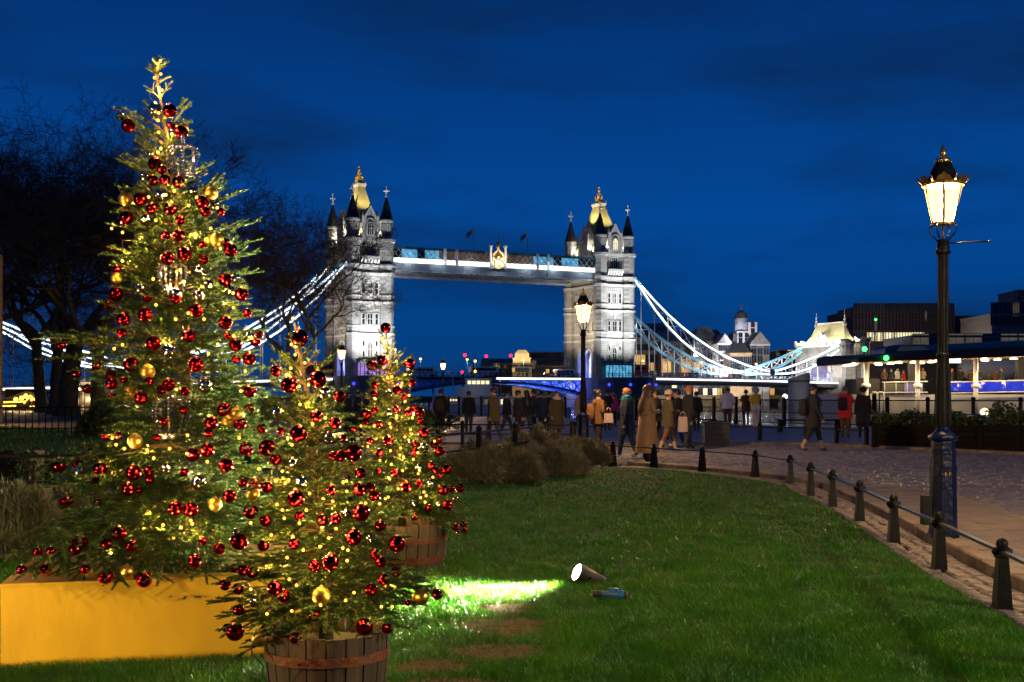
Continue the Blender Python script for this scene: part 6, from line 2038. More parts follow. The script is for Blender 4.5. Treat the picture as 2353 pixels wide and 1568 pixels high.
# hedging and shrubs in the dim garden
for i, (px, Y, w, h, lab) in enumerate(((310, 60, 4, 2.0, 'dark evergreen shrub below the bare trees by the wharf'), (540, 56, 6, 1.7, 'dark evergreen shrub behind the tall Christmas tree'), (262, 40, 2.2, 1.2, 'low dark shrub beyond the ramp behind the fir boughs'), (860, 47, 6, 1.0, 'dark low hedge behind the far fir tree'))):
    clump('evergreen_shrub', lab, 'shrub', (px - CX) * Y / F, Y, w / 2, 1.6, h, 7000, [M['leaf'], M['leafrust']], 30 + i, (.10, .22), .04, 'dark shrubs behind the fir trees')
# ---- dim corner: plank screen, pot, stalls, wall, wharf lamp
ps = thing('plank_screen', 'low screen of upright boards in the dim corner behind the lavender', 'screen', P(45, HY, 14.2).xy.to_3d(), rad(4))
for k in range(7):
    mb = MB(); mb.box(-.42 + .12 * k, -.31 + .12 * k, -.012, .012, 0, .72 + .02 * (k % 3)); mb.build('board', M['tan'] if k == 5 else M['wood'], ps)
mb = MB(); mb.box(-.45, .5, .012, .04, .12, .18); mb.box(-.45, .5, .012, .04, .55, .61); mb.build('batten', M['wood'], ps)
pt = thing('plant_pot', 'pale pot in the dim corner holding a small green shrub', 'pot', P(78, HY, 13.6).xy.to_3d())
mb = MB(); mb.cs = True; mb.lathe([(.09, 0), (.12, .24), (.135, .25), (.135, .28), (.11, .28), (.11, .24)], 14); mb.build('pot_wall', M['hullwhite'], pt)
mb = MB(); mb.cs = True; mb.lathe([(.001, .25), (.11, .25)], 14); mb.build('compost', M['joint'], pt)
rng = np.random.default_rng(5)
n = 260
c = np.stack([rng.normal(0, .13, n), rng.normal(0, .1, n), .42 + rng.random(n) * .34], 1)
d = rng.normal(0, 1, (n, 3)); d /= np.linalg.norm(d, axis=1)[:, None]
e = np.cross(d, rng.normal(0, 1, (n, 3))); e /= np.linalg.norm(e, axis=1)[:, None]
co = np.stack([c, c + d * .03 + e * .018, c + d * .065, c + d * .03 - e * .018], 1).reshape(-1, 3)
psr = thing('pot_shrub', 'small bright green leafy shrub growing from the pale pot', 'shrub', P(78, HY, 13.6).xy.to_3d())
o = inst('foliage', tri_mesh('foliage', co, M['leaf'], None, 4), psr); tag(o, kind='stuff')
mb = MB()
for k in range(7): mb.tube([(0, 0, .25), (rng.normal(0, .05), rng.normal(0, .04), .45), (rng.normal(0, .12), rng.normal(0, .1), .7)], [.009, .007, .004], 4)
mb.build('stem', M['twig'], psr)
# end of the castle wall, lit amber by the wharf lamps
wl = thing('castle_wall', 'end of an old stone wall lit amber at the picture edge', 'wall', ((-30 - CX) * 60 / F, 60, 0), 0)
mb = MB(); mb.box(-3.0, .66, 0, .35, -.1, 8.6); mb.build('masonry', M['tan'], wl)
light('wall_light', 'POINT', (.4, -2.2, 3.2), 1600, (1.0, .52, .14), wl, .1)
mb = MB(); mb.box(.3, .5, -.35, 0, 3.1, 3.2); mb.ball((.4, -1.9, 3.25), .12, 8, 6); mb.box(.37, .43, -1.9, 0, 3.22, 3.28); mb.build('wall_lamp', M['amber'], wl)
# market stalls with strings of bulbs
ms = thing('market_stall', 'glowing market hut outlined in strings of amber bulbs beyond the trees', 'stall', ((50 - CX) * 112 / F, 112, 0), 0)
mb = MB(); mb.box(-1.6, 1.6, 0, 2.2, -.06, 1.0); mb.box(-1.6, -1.5, 0, 2.2, 1.0, 2.0); mb.box(1.5, 1.6, 0, 2.2, 1.0, 2.0); mb.box(-1.6, 1.6, 2.1, 2.2, 1.0, 2.0); mb.build('hut', M['wood'], ms)
mb = MB(); mb.yprism([(-1.9, 1.5), (1.9, 1.5), (.9, 2.4), (.5, 2.4)], -.3, 2.5)
mb.v = [(x, y, z - (.5 if z < 2 else .65)) for x, y, z in mb.v]
mb.build('roof', M['roofdark'], ms)
for i, pts in enumerate(([(-1.5, -.4, .72), (.55, -.4, .78)], [(.4, -.4, .65), (1.0, -.4, 1.35), (1.55, -.4, .78)], [(-1.6, -.4, .35), (-.3, -.4, .38)], [(1.0, -.4, .3), (1.6, -.4, .35)])):
    mb = MB()
    ln = Line([(p[0], p[2]) for p in pts]); k = 0
    t = 0
    while t <= ln.L:
        q = ln.at(t); mb.ball((q.x, -.4, q.y), .085, 6, 4); t += .15
    mb.build('bulb_string', M['amber'], ms)
light('stall_light', 'POINT', (0, .6, 1.4), 260, (1, .55, .15), ms, .1)
for i, (px, py, lab) in enumerate(((37, 921, 'round amber stall lamp, first over the market hut'), (50, 918, 'round amber stall lamp, highest of the pair over the market hut'), (60, 913, 'amber stall lamp over the peak of the market hut'), (73, 921, 'small amber lamp at the end of the market hut'), (96, 935, 'lone amber path light between two tree trunks'), (127, 930, 'amber path light at the foot of the thick trunk'))):
    Y = 108; q = P(px, py, Y)
    r = thing('wharf_light', lab, 'lamp', (q.x, Y, 0), 0, 'amber lights beyond the trees')
    mb = MB(); mb.cs = True; mb.tube([(0, 0, -.1), (0, 0, q.z)], .035, 5); mb.build('post', M['iron'], r)
    mb = MB(); mb.cs = True; mb.ball((0, -.05, q.z + .1), .22 if i < 3 else .14, 8, 6); mb.build('lamp_head', M['amber'], r)
    light('lamp_light', 'POINT', (0, -.4, q.z + .5), 330, (1, .62, .22), r, .15)
q = P(183, 890, 102)
o = copy_tree(lamp0); o.location = (q.x, 102, -.06); o.scale = (.62, .62, .62); tag(o, 'smallest wharf lamp, beside a red bauble on the low bough of the tall fir', 'street lamp', 'gas lamps along the wharf')
for ch in list(o.children):
    if ch.type == 'LIGHT': bpy.data.objects.remove(ch)
light('gas_light', 'POINT', (0, 0, 3.2), 300, (1, .62, .28), o, .15)
# a dark pavilion behind the tree trunks (ticket hall on the wharf)
th_ = thing('wharf_kiosk', 'dim glazed kiosk behind the boughs with pale door posts', 'kiosk', P(185, HY, 112).xy.to_3d())
mb = MB(); mb.box(-2.4, 3.0, 0, 3, -.06, 2.4); mb.build('wall', M['windim2'], th_)
mb = MB()
for k in range(7): mb.box(-2.4 + .9 * k - .06, -2.4 + .9 * k + .06, -.1, 0, 0, 2.4)
mb.box(-2.7, 3.3, -.4, 3.3, 2.4, 2.65); mb.build('frame', M['whitesteel'], th_)

# ================================================================ grass
rng = np.random.default_rng(12)
gx, gyy = [], []
need = 430000
while len(gx) < 1:
    m_ = need * 5
    # density falls off with distance from the viewpoint's corner of the lawn
    yy = 4.6 / (1 - rng.random(m_) * (1 - 4.6 / 23.6))
    half = .50 * yy
    xx = rng.uniform(-1, 1, m_) * half
    ok = inside_np(xx, yy, lawn_poly)
    xx, yy = xx[ok][:need], yy[ok][:need]
    gx, gyy = xx, yy
keep = np.ones(len(gx), bool)
dry = np.zeros(len(gx))
for (px_, py_, rx, ry) in patches:
    q = ((gx - px_) / rx) ** 2 + ((gyy - py_) / ry) ** 2
    keep &= (q > 1.25) | (rng.random(len(gx)) < np.clip((q - .15) * .75, .30, 1))
    dry = np.maximum(dry, np.clip(1.8 - q, 0, 1))
# nothing grows under the box or the barrels
bxc, bxr = (-2.08, 7.03), rad(13)
u = (gx - bxc[0]) * math.cos(bxr) + (gyy - bxc[1]) * math.sin(bxr); v = -(gx - bxc[0]) * math.sin(bxr) + (gyy - bxc[1]) * math.cos(bxr)
keep &= ~((np.abs(u) < .775) & (np.abs(v) < .75))
for (cx0, cy0, r0) in ((-.817, 5.2, .25), (-.91, 9.8, .36)):
    keep &= (gx - cx0) ** 2 + (gyy - cy0) ** 2 > r0 ** 2
gx, gyy, dry = gx[keep], gyy[keep], dry[keep]
n = len(gx)
tuft = .5 + .5 * np.sin(gx * 7.3 + 2.1 * np.sin(gyy * 3.1)) * np.sin(gyy * 6.1 + 1.7 * np.sin(gx * 4.3))
tuft2 = .5 + .5 * np.sin(gx * 1.9 + gyy * 1.3) * np.sin(gyy * 1.7 - gx * .8)
hgt = rng.uniform(.022, .048, n) * (.65 + .55 * tuft) * (.8 + .35 * tuft2)
hgt *= np.where(dry > 0, .75, 1)
wd = .0022 * np.clip(gyy / 6, 1, 3.6) * rng.uniform(.8, 1.3, n)
la = rng.uniform(0, 2 * PI, n) * .6 + 3.0 * tuft
ln_ = rng.uniform(.25, .95, n)
base = np.stack([gx, gyy, np.full(n, .0)], 1)
tip = base + np.stack([np.cos(la) * ln_ * hgt, np.sin(la) * ln_ * hgt, hgt], 1)
sd = rng.uniform(0, PI, n)
sv = np.stack([np.cos(sd), np.sin(sd), np.zeros(n)], 1) * wd[:, None]
co = np.stack([base - sv, base + sv, tip], 1).reshape(-1, 3)
mi = ((rng.random(n) < .03 + .25 * dry) | (rng.random(n) < .05 * (tuft2 > .7))).astype(int)
g = inst('grass', tri_mesh('grass', co, [M['grass'], M['grassdry']], mi))
tag(g, kind='stuff')
# rough grass on the dim bank
n = 30000
xx = rng.uniform(-26, -1.5, n); yy = rng.uniform(14, 60, n)
ok = inside_np(xx, yy, [(-6.5, 14), (-4.2, 15.2), (-2.6, 18), (-1.4, 21), (-1.2, 29), (-6, 33.4), (-30, 62), (-50, 62), (-40, 14)])
xx, yy = xx[ok], yy[ok]; n = len(xx)
base = np.stack([xx, yy, np.full(n, -.02)], 1); h = rng.uniform(.05, .14, n)
sd = rng.uniform(0, PI, n); sv = np.stack([np.cos(sd), np.sin(sd), np.zeros(n)], 1) * .03
co = np.stack([base - sv, base + sv, base + np.stack([rng.normal(0, .03, n), rng.normal(0, .03, n), h], 1)], 1).reshape(-1, 3)
tag(inst('bank_grass', tri_mesh('bank_grass', co, [M['grass']])), kind='stuff')
# a few fallen leaves on the lawn
lm = MB(); lm.add([(0, -.022, 0), (.014, 0, .006), (0, .022, .003), (-.014, 0, .006)], [(0, 1, 2, 3)]); lm = lm.mesh('fallen_leaf', M['grassdry'])
rr = random.Random(4)
for k in range(8):
    y = rr.uniform(7, 15); x = rr.uniform(.3, min(3.0, .2 * y + 1.2))
    o = inst('fallen_leaf', lm, None, (x, y, .045), (rr.uniform(-.3, .3), rr.uniform(-.3, .3), rr.uniform(0, 6)))
    tag(o, 'small pale dead leaf lying on the open lawn', 'leaf', 'dead leaves scattered over the lawn')
# ================================================================ the Christmas trees
# ---- boughs: a stem with side twigs, each set with needles
def bough_mesh(L, seed, pale, dens=1.0):
    rng = np.random.default_rng(seed)
    stems = MB()
    tw = []      # (start, end)
    def axis(t): return np.array([L * t, .03 * L * math.sin(t * 5 + seed), L * (.06 * t - .10 * t * t)])
    K = 7
    pts = [axis(k / K) for k in range(K + 1)]
    stems.tube(pts, [.006 * (1 - .75 * k / K) * (L / .6) ** .5 + .001 for k in range(K + 1)], 4, False)
    tw.append((axis(.30), axis(.66))); tw.append((axis(.66), axis(1.0)))
    s = .14 * L
    i = 0
    while s < L * .93:
        t = s / L
        p = axis(t)
        side = 1 if i % 2 else -1
        ln = min(.27, (.44 * L * (1 - t) ** .8 + .04) * rng.uniform(.7, 1.12)) * (1.0 if t > .2 else .7)
        a = rad(rng.uniform(38, 60)) * side
        d = np.array([math.cos(a), math.sin(a), rng.uniform(-.16, .20)]); d /= np.linalg.norm(d)
        e = p + d * ln
        e[2] -= ln * .06
        tw.append((p, e)); stems.tube([p, e], [.0024, .0012], 3, False)
        if ln > .12:
            q, j = .32, i
            while q < .85:
                pp = p + (e - p) * q
                l2 = ln * .45 * (1.05 - q) + .03
                a2 = a + (1 if j % 2 else -1) * rad(rng.uniform(38, 52))
                d2 = np.array([math.cos(a2), math.sin(a2), rng.uniform(-.15, .18)])
                tw.append((pp, pp + d2 * l2)); stems.tube([pp, pp + d2 * l2], [.0016, .0009], 3, False)
                q += .062 / ln; j += 1
        s += .043 + .010 * rng.random(); i += 1
    co = []
    for (p, e) in tw:
        v = e - p; ln = np.linalg.norm(v); v = v / ln
        sidev = np.cross(v, [0, 0, 1]); sidev /= np.linalg.norm(sidev) + 1e-9
        upv = np.cross(sidev, v)
        n = max(14, int(ln * 1500 * dens))
        u = rng.random(n) ** .92
        th = rng.normal(0, .62, n) + np.where(rng.random(n) < .5, 0, PI)      # combed to both sides, some upward
        th = np.where(np.sin(th) < -.45, -th, th)
        c = p + v * (u * ln)[:, None]
        r = sidev * np.cos(th)[:, None] + upv * np.sin(th)[:, None]
        fw = rng.uniform(.55, .95, n)[:, None]
        d = v * fw + r * (1.05 - .45 * fw); d /= np.linalg.norm(d, axis=1)[:, None]
        nl = (rng.uniform(.015, .023, n) * (1 - .30 * u))[:, None]
        w = np.cross(d, rng.normal(0, 1, (n, 3))); w /= np.linalg.norm(w, axis=1)[:, None]
        w *= .0024
        co.append(np.stack([c - w, c + w, c + d * nl], 1).reshape(-1, 3))
    co = np.concatenate(co)
    nm = tri_mesh('needles', co, M['needlepale' if pale else 'needle'])
    return stems.mesh('bough', M['twig']), nm
BOUGH = {}
for L in (.20, .32, .48, .68, .92):
    BOUGH[L] = [bough_mesh(L, int(L * 100) * 7 + k, False) for k in range(3)]
def fit_bough(L, k):
    key = min(BOUGH, key=lambda q: abs(math.log(q / L)))
    return BOUGH[key][k % len(BOUGH[key])], L / key

class Tree:
    pass
def xmas_tree(name, label, trunk_px, Y, z0, prof, step, per, seed, extra=(), r0=.045):
    """prof: [(py, half width in px)] of the silhouette; trunk_px: [(px, py)] of the stem"""
    rng = random.Random(seed)
    T = Tree(); T.Y = Y
    k = Y / F
    ax = sorted([(EYE - (py - HY) * k, (px - CX) * k) for px, py in trunk_px])
    T.zs = [a[0] for a in ax]; T.xs = [a[1] for a in ax]
    pr = sorted([(EYE - (py - HY) * k, w * k) for py, w in prof])
    T.pz = [a[0] for a in pr]; T.pr = [a[1] for a in pr]
    T.cx = lambda z: float(np.interp(z, T.zs, T.xs))
    T.rad = lambda z: float(np.interp(z, T.pz, T.pr))
    T.z0, T.z1 = z0, ax[-1][0]
    base = Vector((T.cx(z0), Y, z0))
    root = thing(name, label, 'Christmas tree', base, 0)
    T.root = root
    mb = MB(); mb.cs = True
    zz = [z0 - .15] + [z for z in T.zs if z > z0 + .02]
    H_ = T.z1 - z0
    mb.tube([(T.cx(z) - base.x, 0, z - z0) for z in zz], [max(.005, r0 * (1 - (z - z0) / H_) ** .8 + .004) for z in zz], 10)
    mb.build('trunk', M['bark'], root)
    # leader shoot with needles
    z = z0 + H_ * .10
    rows = []
    while z < T.z1 - .10:
        rows.append(z)
        z += step * rng.uniform(.85, 1.15)
    cnt = 0
    for i, z in enumerate(rows):
        u = (z - z0) / H_
        n = per if u < .70 else max(2, int(per * (1 - u) * 2.6))
        off = rng.uniform(0, 6.28)
        for j in range(n):
            az = off + 2 * PI * j / n + rng.uniform(-.25, .25)
            pitch = rad(np.interp(u, [0, .2, .5, .8, 1.0], [-16, -2, 14, 34, 58]) + rng.uniform(-9, 9))
            zt = z + .0
            R_ = T.rad(z + .05) * rng.uniform(.82, 1.13)
            # wider toward the camera than the outline needs is not wanted: keep it round
            L = max(.13, R_ / max(.35, math.cos(pitch)))
            L = min(L, 1.0)
            (bm, nm), s = fit_bough(L, rng.randrange(3))
            Rm = Matrix.Rotation(az, 4, 'Z') @ Matrix.Rotation(-pitch, 4, 'Y') @ Matrix.Rotation(rng.uniform(-.3, .3), 4, 'X')
            o = inst('bough', bm, root)
            o.matrix_local = Matrix.Translation((T.cx(z) - base.x, 0, z - z0)) @ Rm @ Matrix.Scale(s, 4)
            q = inst('needles', nm, o); cnt += 1
        m_ = max(2, n // 2) if u < .70 else 0
        for j in range(m_):      # shorter inner boughs
            az = off + 2 * PI * (j + .5) / m_ + rng.uniform(-.4, .4)
            pitch = rad(np.interp(u, [0, .3, 1.0], [6, 26, 60]) + rng.uniform(-12, 12))
            L = max(.12, T.rad(z) * rng.uniform(.5, .75))
            (bm, nm), s = fit_bough(L, rng.randrange(3))
            o = inst('bough', bm, root)
            o.matrix_local = Matrix.Translation((T.cx(z) - base.x, 0, z - z0)) @ Matrix.Rotation(az, 4, 'Z') @ Matrix.Rotation(-pitch, 4, 'Y') @ Matrix.Rotation(rng.uniform(-.6, .6), 4, 'X') @ Matrix.Scale(s, 4)
            inst('needles', nm, o); cnt += 1
    for (px, py, az, pitch, L) in extra:
        zb = EYE - (py - HY) * k
        (bm, nm), s = fit_bough(L, rng.randrange(3))
        Rm = Matrix.Rotation(rad(az), 4, 'Z') @ Matrix.Rotation(-rad(pitch), 4, 'Y')
        o = inst('bough', bm, root)
        o.matrix_local = Matrix.Translation(((px - CX) * k - base.x, 0, zb - z0)) @ Rm @ Matrix.Scale(s, 4)
        inst('needles', nm, o); cnt += 1
    return T

# ---- yellow box
yb = thing('yellow_box', 'large plain yellow painted box the tall Christmas tree stands on', 'box', (-2.08, 7.03, 0), rad(13))
W2, D2, HB = .775, .75, .445
mb = MB(); mb.box(-W2, W2, -D2, -D2 + .018, .0, HB - .018); mb.build('front_panel', M['yellow'], yb)
mb = MB(); mb.box(-W2, W2, D2 - .018, D2, .0, HB - .018); mb.build('back_panel', M['yellow'], yb)
for s in (-1, 1):
    mb = MB(); mb.box(s * W2 - .009 * (1 + s), s * W2 + .009 * (1 - s), -D2 + .018, D2 - .018, 0, HB - .018); mb.build('side_panel', M['yellow'], yb)
mb = MB(); mb.bevbox(-W2 - .004, W2 + .004, -D2 - .006, D2 + .006, HB - .017, HB, .003); mb.build('top_panel', M['yellow'], yb)
# ---- barrels
def barrel(label, x, y, r, h, hoops, ns, seed):
    rr = random.Random(seed)
    b = thing('half_barrel', label, 'barrel', (x, y, 0), rr.uniform(0, 1))
    pr = [(r * .86, 0), (r * .93, h * .3), (r * .98, h * .65), (r, h)]
    for k in range(ns):
        a0, a1 = 2 * PI * k / ns + .012, 2 * PI * (k + 1) / ns - .012
        dz = rr.uniform(-.006, .006); e = rr.uniform(-.002, .003)
        mb = MB(); v = []
        for (q, z) in pr:
            for a in (a0, (a0 + a1) / 2, a1):
                v.append(((q + e) * math.cos(a), (q + e) * math.sin(a), z + (dz if z == h else 0)))
            for a in (a1, a0): v.append(((q - .022) * math.cos(a), (q - .022) * math.sin(a), z + (dz if z == h else 0)))
        f = []
        for j in range(3):
            for i in range(5): f.append((j * 5 + i, j * 5 + (i + 1) % 5, (j + 1) * 5 + (i + 1) % 5, (j + 1) * 5 + i))
        f += [tuple(15 + i for i in range(5)), (4, 3, 2, 1, 0)]
        mb.add(v, f); mb.build('stave', M['stave'], b)
    for (z, w) in hoops:
        q0, q1 = np.interp(z - w / 2, [p[1] for p in pr], [p[0] for p in pr]), np.interp(z + w / 2, [p[1] for p in pr], [p[0] for p in pr])
        mb = MB(); mb.cs = True
        n = 48; v = []
        for (q, zz) in ((q0 + .003, z - w / 2), (q0 + .007, z - w / 2), (q1 + .007, z + w / 2), (q1 + .003, z + w / 2)):
            for k in range(n): v.append((q * math.cos(2 * PI * k / n), q * math.sin(2 * PI * k / n), zz))
        f = [(j * n + k, j * n + (k + 1) % n, (j + 1) * n + (k + 1) % n, (j + 1) * n + k) for j in range(3) for k in range(n)]
        mb.cs = False
        mb.add(v, f); hp = mb.build('hoop', M['hoop'], b)
        mb = MB(); mb.cs = True
        for a in (4.3, 4.42): mb.ball(((q0 + .008) * math.cos(a), (q0 + .008) * math.sin(a), z), .007, 6, 4)
        mb.build('rivet', M['rail'], hp)
    mb = MB(); mb.cs = True; mb.lathe([(.001, h - .05), (pr[-1][0] - .024, h - .06)], 24); mb.build('compost', M['joint'], b)
    return b
barrel('dark oak half barrel in front, holding the nearest small fir', -.817, 5.2, .272, .40, ((.30, .040), (.08, .045)), 20, 1)
barrel('paler oak half barrel with rusty hoops holding the fir by the lawn', -.91, 9.8, .378, .375, ((.245, .045), (.085, .05)), 24, 2)

T1 = xmas_tree('christmas_tree', 'tallest Christmas tree, standing on the yellow box, lit from one side by the ground spotlight',
               [(432, 1256), (426, 1000), (425, 720), (402, 500), (385, 330), (366, 210), (352, 138)], 7.0, .445,
               [(135, 4), (180, 10), (225, 34), (262, 62), (340, 55), (400, 118), (450, 128), (520, 158), (600, 170), (690, 180), (770, 190), (870, 205), (960, 222), (1040, 262), (1100, 262), (1180, 262), (1260, 285), (1330, 270)],
               .122, 8, 3, extra=[(425, 800, 176, 6, .92), (425, 815, 188, 0, .85), (428, 870, 170, 2, .7), (430, 1215, 186, -6, 1.05), (430, 1225, 176, -4, 1.0), (430, 1200, 200, -8, .95), (425, 1060, 184, 3, .85), (425, 1085, 192, -4, .85),
                                  (378, 305, 170, 34, .30), (378, 310, 20, 55, .26), (360, 200, 80, 80, .2), (395, 430, 165, 38, .36), (402, 480, 12, 40, .36), (402, 465, 25, 30, .32),
                                  (425, 1010, 345, -5, .60), (425, 980, 350, 0, .58), (430, 1240, 240, -14, .8), (430, 1240, 262, -16, .75), (430, 1240, 285, -16, .75), (430, 1235, 310, -12, .7), (428, 1150, 222, -20, .95), (428, 1140, 240, -22, .95), (428, 1150, 258, -22, .95), (428, 1140, 274, -22, .96), (428, 1150, 292, -21, .94), (428, 1150, 312, -18, .85), (428, 1110, 210, -14, .95), (428, 1110, 232, -15, .88), (428, 1105, 262, -15, .85), (428, 1110, 285, -15, .85)], r0=.042)
T2 = xmas_tree('christmas_tree', 'small Christmas tree in the nearest dark half barrel, in front of the tall one',
               [(752, 1440), (742, 1250), (722, 1050), (705, 900), (690, 820), (676, 742)], 5.2, .40,
               [(735, 4), (800, 20), (850, 66), (900, 80), (960, 92), (1040, 120), (1120, 150), (1200, 180), (1260, 205), (1330, 228), (1400, 212), (1450, 190)],
               .068, 7, 9, extra=[(750, 1365, 184, -2, .52), (750, 1380, 176, -8, .50), (752, 1350, 350, 2, .52), (752, 1375, 10, -4, .45), (748, 1320, 186, 4, .52), (752, 1410, 200, -20, .45), (752, 1368, 262, -14, .40), (752, 1368, 300, -14, .40), (752, 1385, 335, -10, .45), (698, 880, 165, 48, .22), (700, 890, 15, 52, .24), (710, 930, 168, 36, .28)], r0=.028)
T3 = xmas_tree('christmas_tree', 'Christmas tree in the paler hooped half barrel, beside the open lawn',
               [(925, 1215), (912, 1060), (902, 950), (896, 860), (890, 800), (886, 748)], 9.8, .37,
               [(745, 3), (800, 24), (835, 46), (880, 56), (920, 66), (960, 84), (1020, 102), (1080, 132), (1140, 148), (1190, 150), (1230, 140)],
               .088, 8, 15, extra=[(892, 858, 150, 55, .2), (892, 858, 20, 55, .26), (892, 862, 160, 30, .3), (893, 866, 10, 36, .26), (915, 1110, 2, 4, .55), (915, 1150, 4, -2, .58), (915, 1170, 350, -6, .56)], r0=.034)

# ---- baubles
def bauble_meshes(k):
    b = MB(); b.cs = True; b.ball((0, 0, 0), 1, 28, 18)
    c = MB(); c.cs = True
    c.lathe([(.20, .965), (.20, 1.06), (.14, 1.10), (.001, 1.11)], 12)
    c.tube([(.09 * math.cos(t), 0, 1.19 + .09 * math.sin(t)) for t in [2 * PI * j / 10 for j in range(11)]], .018, 5)
    m_ = {'R': 'bred', 'r': 'bred', 'G': 'bgold', 'g': 'bchamp'}[k]
    return b.mesh('bauble', M[m_]), c.mesh('cap', M['cap'])
BM = {k: bauble_meshes(k) for k in 'RGg'}; BM['r'] = BM['R']
CROP = {1: (400, 200, .44643), 2: (200, 900, .44643), 3: (0, 1600, .5102), 4: (900, 1250, .44643), 5: (800, 1900, .44643), 6: (1350, 1250, .60606)}
DATA = {
 (1, 1): "R 252 680 126;g 185 595 88;g 493 535 128;R 625 545 126;r 640 680 72;G 745 705 98;R 728 738 122;g 463 940 88;R 492 1022 122;R 555 1075 85;g 397 1125 85;R 475 1170 95;R 583 1165 100;R 703 1185 112;g 640 1090 70;G 232 1335 130;g 265 1303 85;R 360 1338 122;g 545 1300 120;g 838 1265 80;G 998 1287 120;R 917 1365 120;g 1030 1380 85;r 1085 1450 75;R 630 1420 122;R 465 1425 105;R 945 1450 95;r 717 1525 85;R 235 1505 126;g 410 1510 80",
 (1, 2): "r 1035 100 88;R 1155 95 108;G 1495 137 128;G 1430 140 95;R 1570 155 80;R 1617 225 122;r 1365 185 80;R 1205 260 128;R 1052 300 125;r 1382 315 76;r 602 403 84;G 595 478 100;R 1570 490 120;g 1655 475 100;g 1600 585 105;R 1715 622 124;R 590 620 135;R 520 718 95;g 815 570 105;r 872 650 92;g 1132 615 128;R 1130 650 112;g 1335 628 112;g 1420 530 85;g 1385 440 70;g 1335 400 80;R 1310 768 125;R 850 805 128;R 655 850 128;r 1768 793 85;R 1572 877 124;g 1780 997 112;r 1875 980 75;R 1842 1050 90;R 1662 1075 122;R 1245 995 125;R 925 1062 135;R 640 965 90;g 1075 1128 135;R 1785 1200 122;r 1668 1205 80;r 97 1075 95;r 420 1262 92;r 240 1330 88;r 545 1345 90;R 550 1425 110;r 665 1390 65;R 725 1250 135;G 873 1317 135;r 888 1400 80;G 727 1490 130;R 1308 1250 135;R 1060 1435 118;r 1000 1480 88;r 1210 1490 85;g 1392 1440 130;R 1790 1490 118;r 335 1470 90;r 565 1545 90;R 815 1550 120;r 1585 1000 75",
 (1, 3): "R 1757 78 112;G 1860 117 118;G 1785 165 88;r 1955 70 80;R 1658 180 105;R 1880 185 105;r 1635 258 76;r 1440 78 70;r 1285 165 60;G 1060 325 118;r 825 285 76;r 935 280 60;r 1225 295 60;R 1627 393 112;R 1515 432 110;R 1930 385 112;R 1773 513 115;r 2055 225 78;g 1558 640 115;g 1310 540 98;R 1045 572 125;r 1170 560 85;r 1175 620 78;r 1445 570 70;R 462 515 120;r 605 495 82;g 628 560 112;R 785 550 118;r 740 612 80;R 520 785 110;R 1005 700 110;r 1090 710 56;r 765 805 65;r 1222 862 82;R 1375 850 115;R 1495 860 116;G 1685 820 110;R 1800 755 108;r 1995 660 98;r 1905 655 78;r 865 950 88;R 935 1050 116;R 610 1110 98;r 650 1110 88;R 590 1170 102;r 295 1195 75;r 398 1190 82;r 168 1333 80;r 360 1330 88;r 670 1330 80;R 828 1390 122;G 998 1350 112;R 1130 1412 128;R 1528 1268 112;r 835 1130 88;R 1030 1150 98;r 1590 1110 70;r 1720 1170 95",
 (2, 4): "R 668 230 158;r 457 525 102;R 575 650 150;R 833 598 155;g 895 720 105;r 1030 755 108;g 472 893 112;r 985 995 108;r 500 1060 70;R 660 1085 155;g 922 1120 105;R 378 1215 155;r 455 1320 108;R 1150 1260 155;r 1030 1290 105;r 965 1290 80;r 820 930 108;g 610 1345 90;r 1215 1440 98;r 1060 1125 60;r 370 1540 108",
 (2, 5): "G 470 170 125;r 600 110 108;g 915 60 110;R 858 212 158;r 1175 140 92;R 1430 130 128;r 1525 110 95;r 1565 190 105;R 455 330 138;r 587 410 112;r 890 370 92;r 1095 410 108;r 1213 395 108;g 1310 345 95;R 1443 337 160;r 1615 460 106;R 350 595 162;g 325 525 90;r 567 635 108;r 843 620 106;R 1375 560 152;g 1540 570 110;R 1763 620 153;r 1570 715 95;r 1620 780 104;r 1028 815 112;R 1168 785 158;r 312 835 90;r 390 850 110;r 470 870 108;r 225 985 105;r 340 1020 105;R 670 1015 135;r 748 1085 115;g 495 1130 108;G 1085 1083 165;r 1645 935 103;r 1760 870 98;r 1535 1030 112;r 345 1212 105;r 1028 1257 115;G 1977 1090 155;r 2123 1072 102;r 1865 1145 60;r 245 1375 90;R 315 1405 168;G 537 1460 165;r 592 1395 118;r 855 1465 112;R 1475 1360 158;r 1678 1373 105",
 (3, 6): "R 318 103 72;R 224 350 70;R 295 316 72;R 478 340 72;g 480 408 45;r 246 480 50;r 239 540 50;r 492 468 50;R 397 510 70;g 343 537 45;r 440 555 45;R 187 675 74;r 245 647 48;r 388 640 48;g 333 660 48;R 470 660 58;R 515 635 58;R 540 660 70;r 548 715 45;R 567 793 74;g 703 785 45;r 668 838 52;r 636 872 50;R 674 915 68;r 105 775 52;r 38 828 40;r 217 845 52;R 336 845 70;r 515 868 52;g 565 880 55;g 465 865 45;r 512 920 50;r 277 927 52;r 275 740 50;r 187 720 45;R 157 1050 64;r 177 1020 40;r 270 1043 50;r 376 1060 50;R 455 1152 74;r 540 1130 50;R 698 1175 70;R 810 1160 64;r 750 1165 50;g 610 1125 48;R 714 1040 72;r 617 1010 50;r 650 1045 50;r 685 1075 40;R 725 1273 70;g 672 1275 46;g 775 1233 40;r 600 1295 50;r 508 1350 50;g 495 1265 45;r 830 1400 50;r 780 1420 50;r 838 1447 46;g 795 1460 40;g 535 1020 50;r 100 1008 40",
}
TREES = {1: (T1, 'the tall fir on the yellow box'), 2: (T2, 'the small fir in the nearest barrel'), 3: (T3, 'the fir in the hooped barrel')}
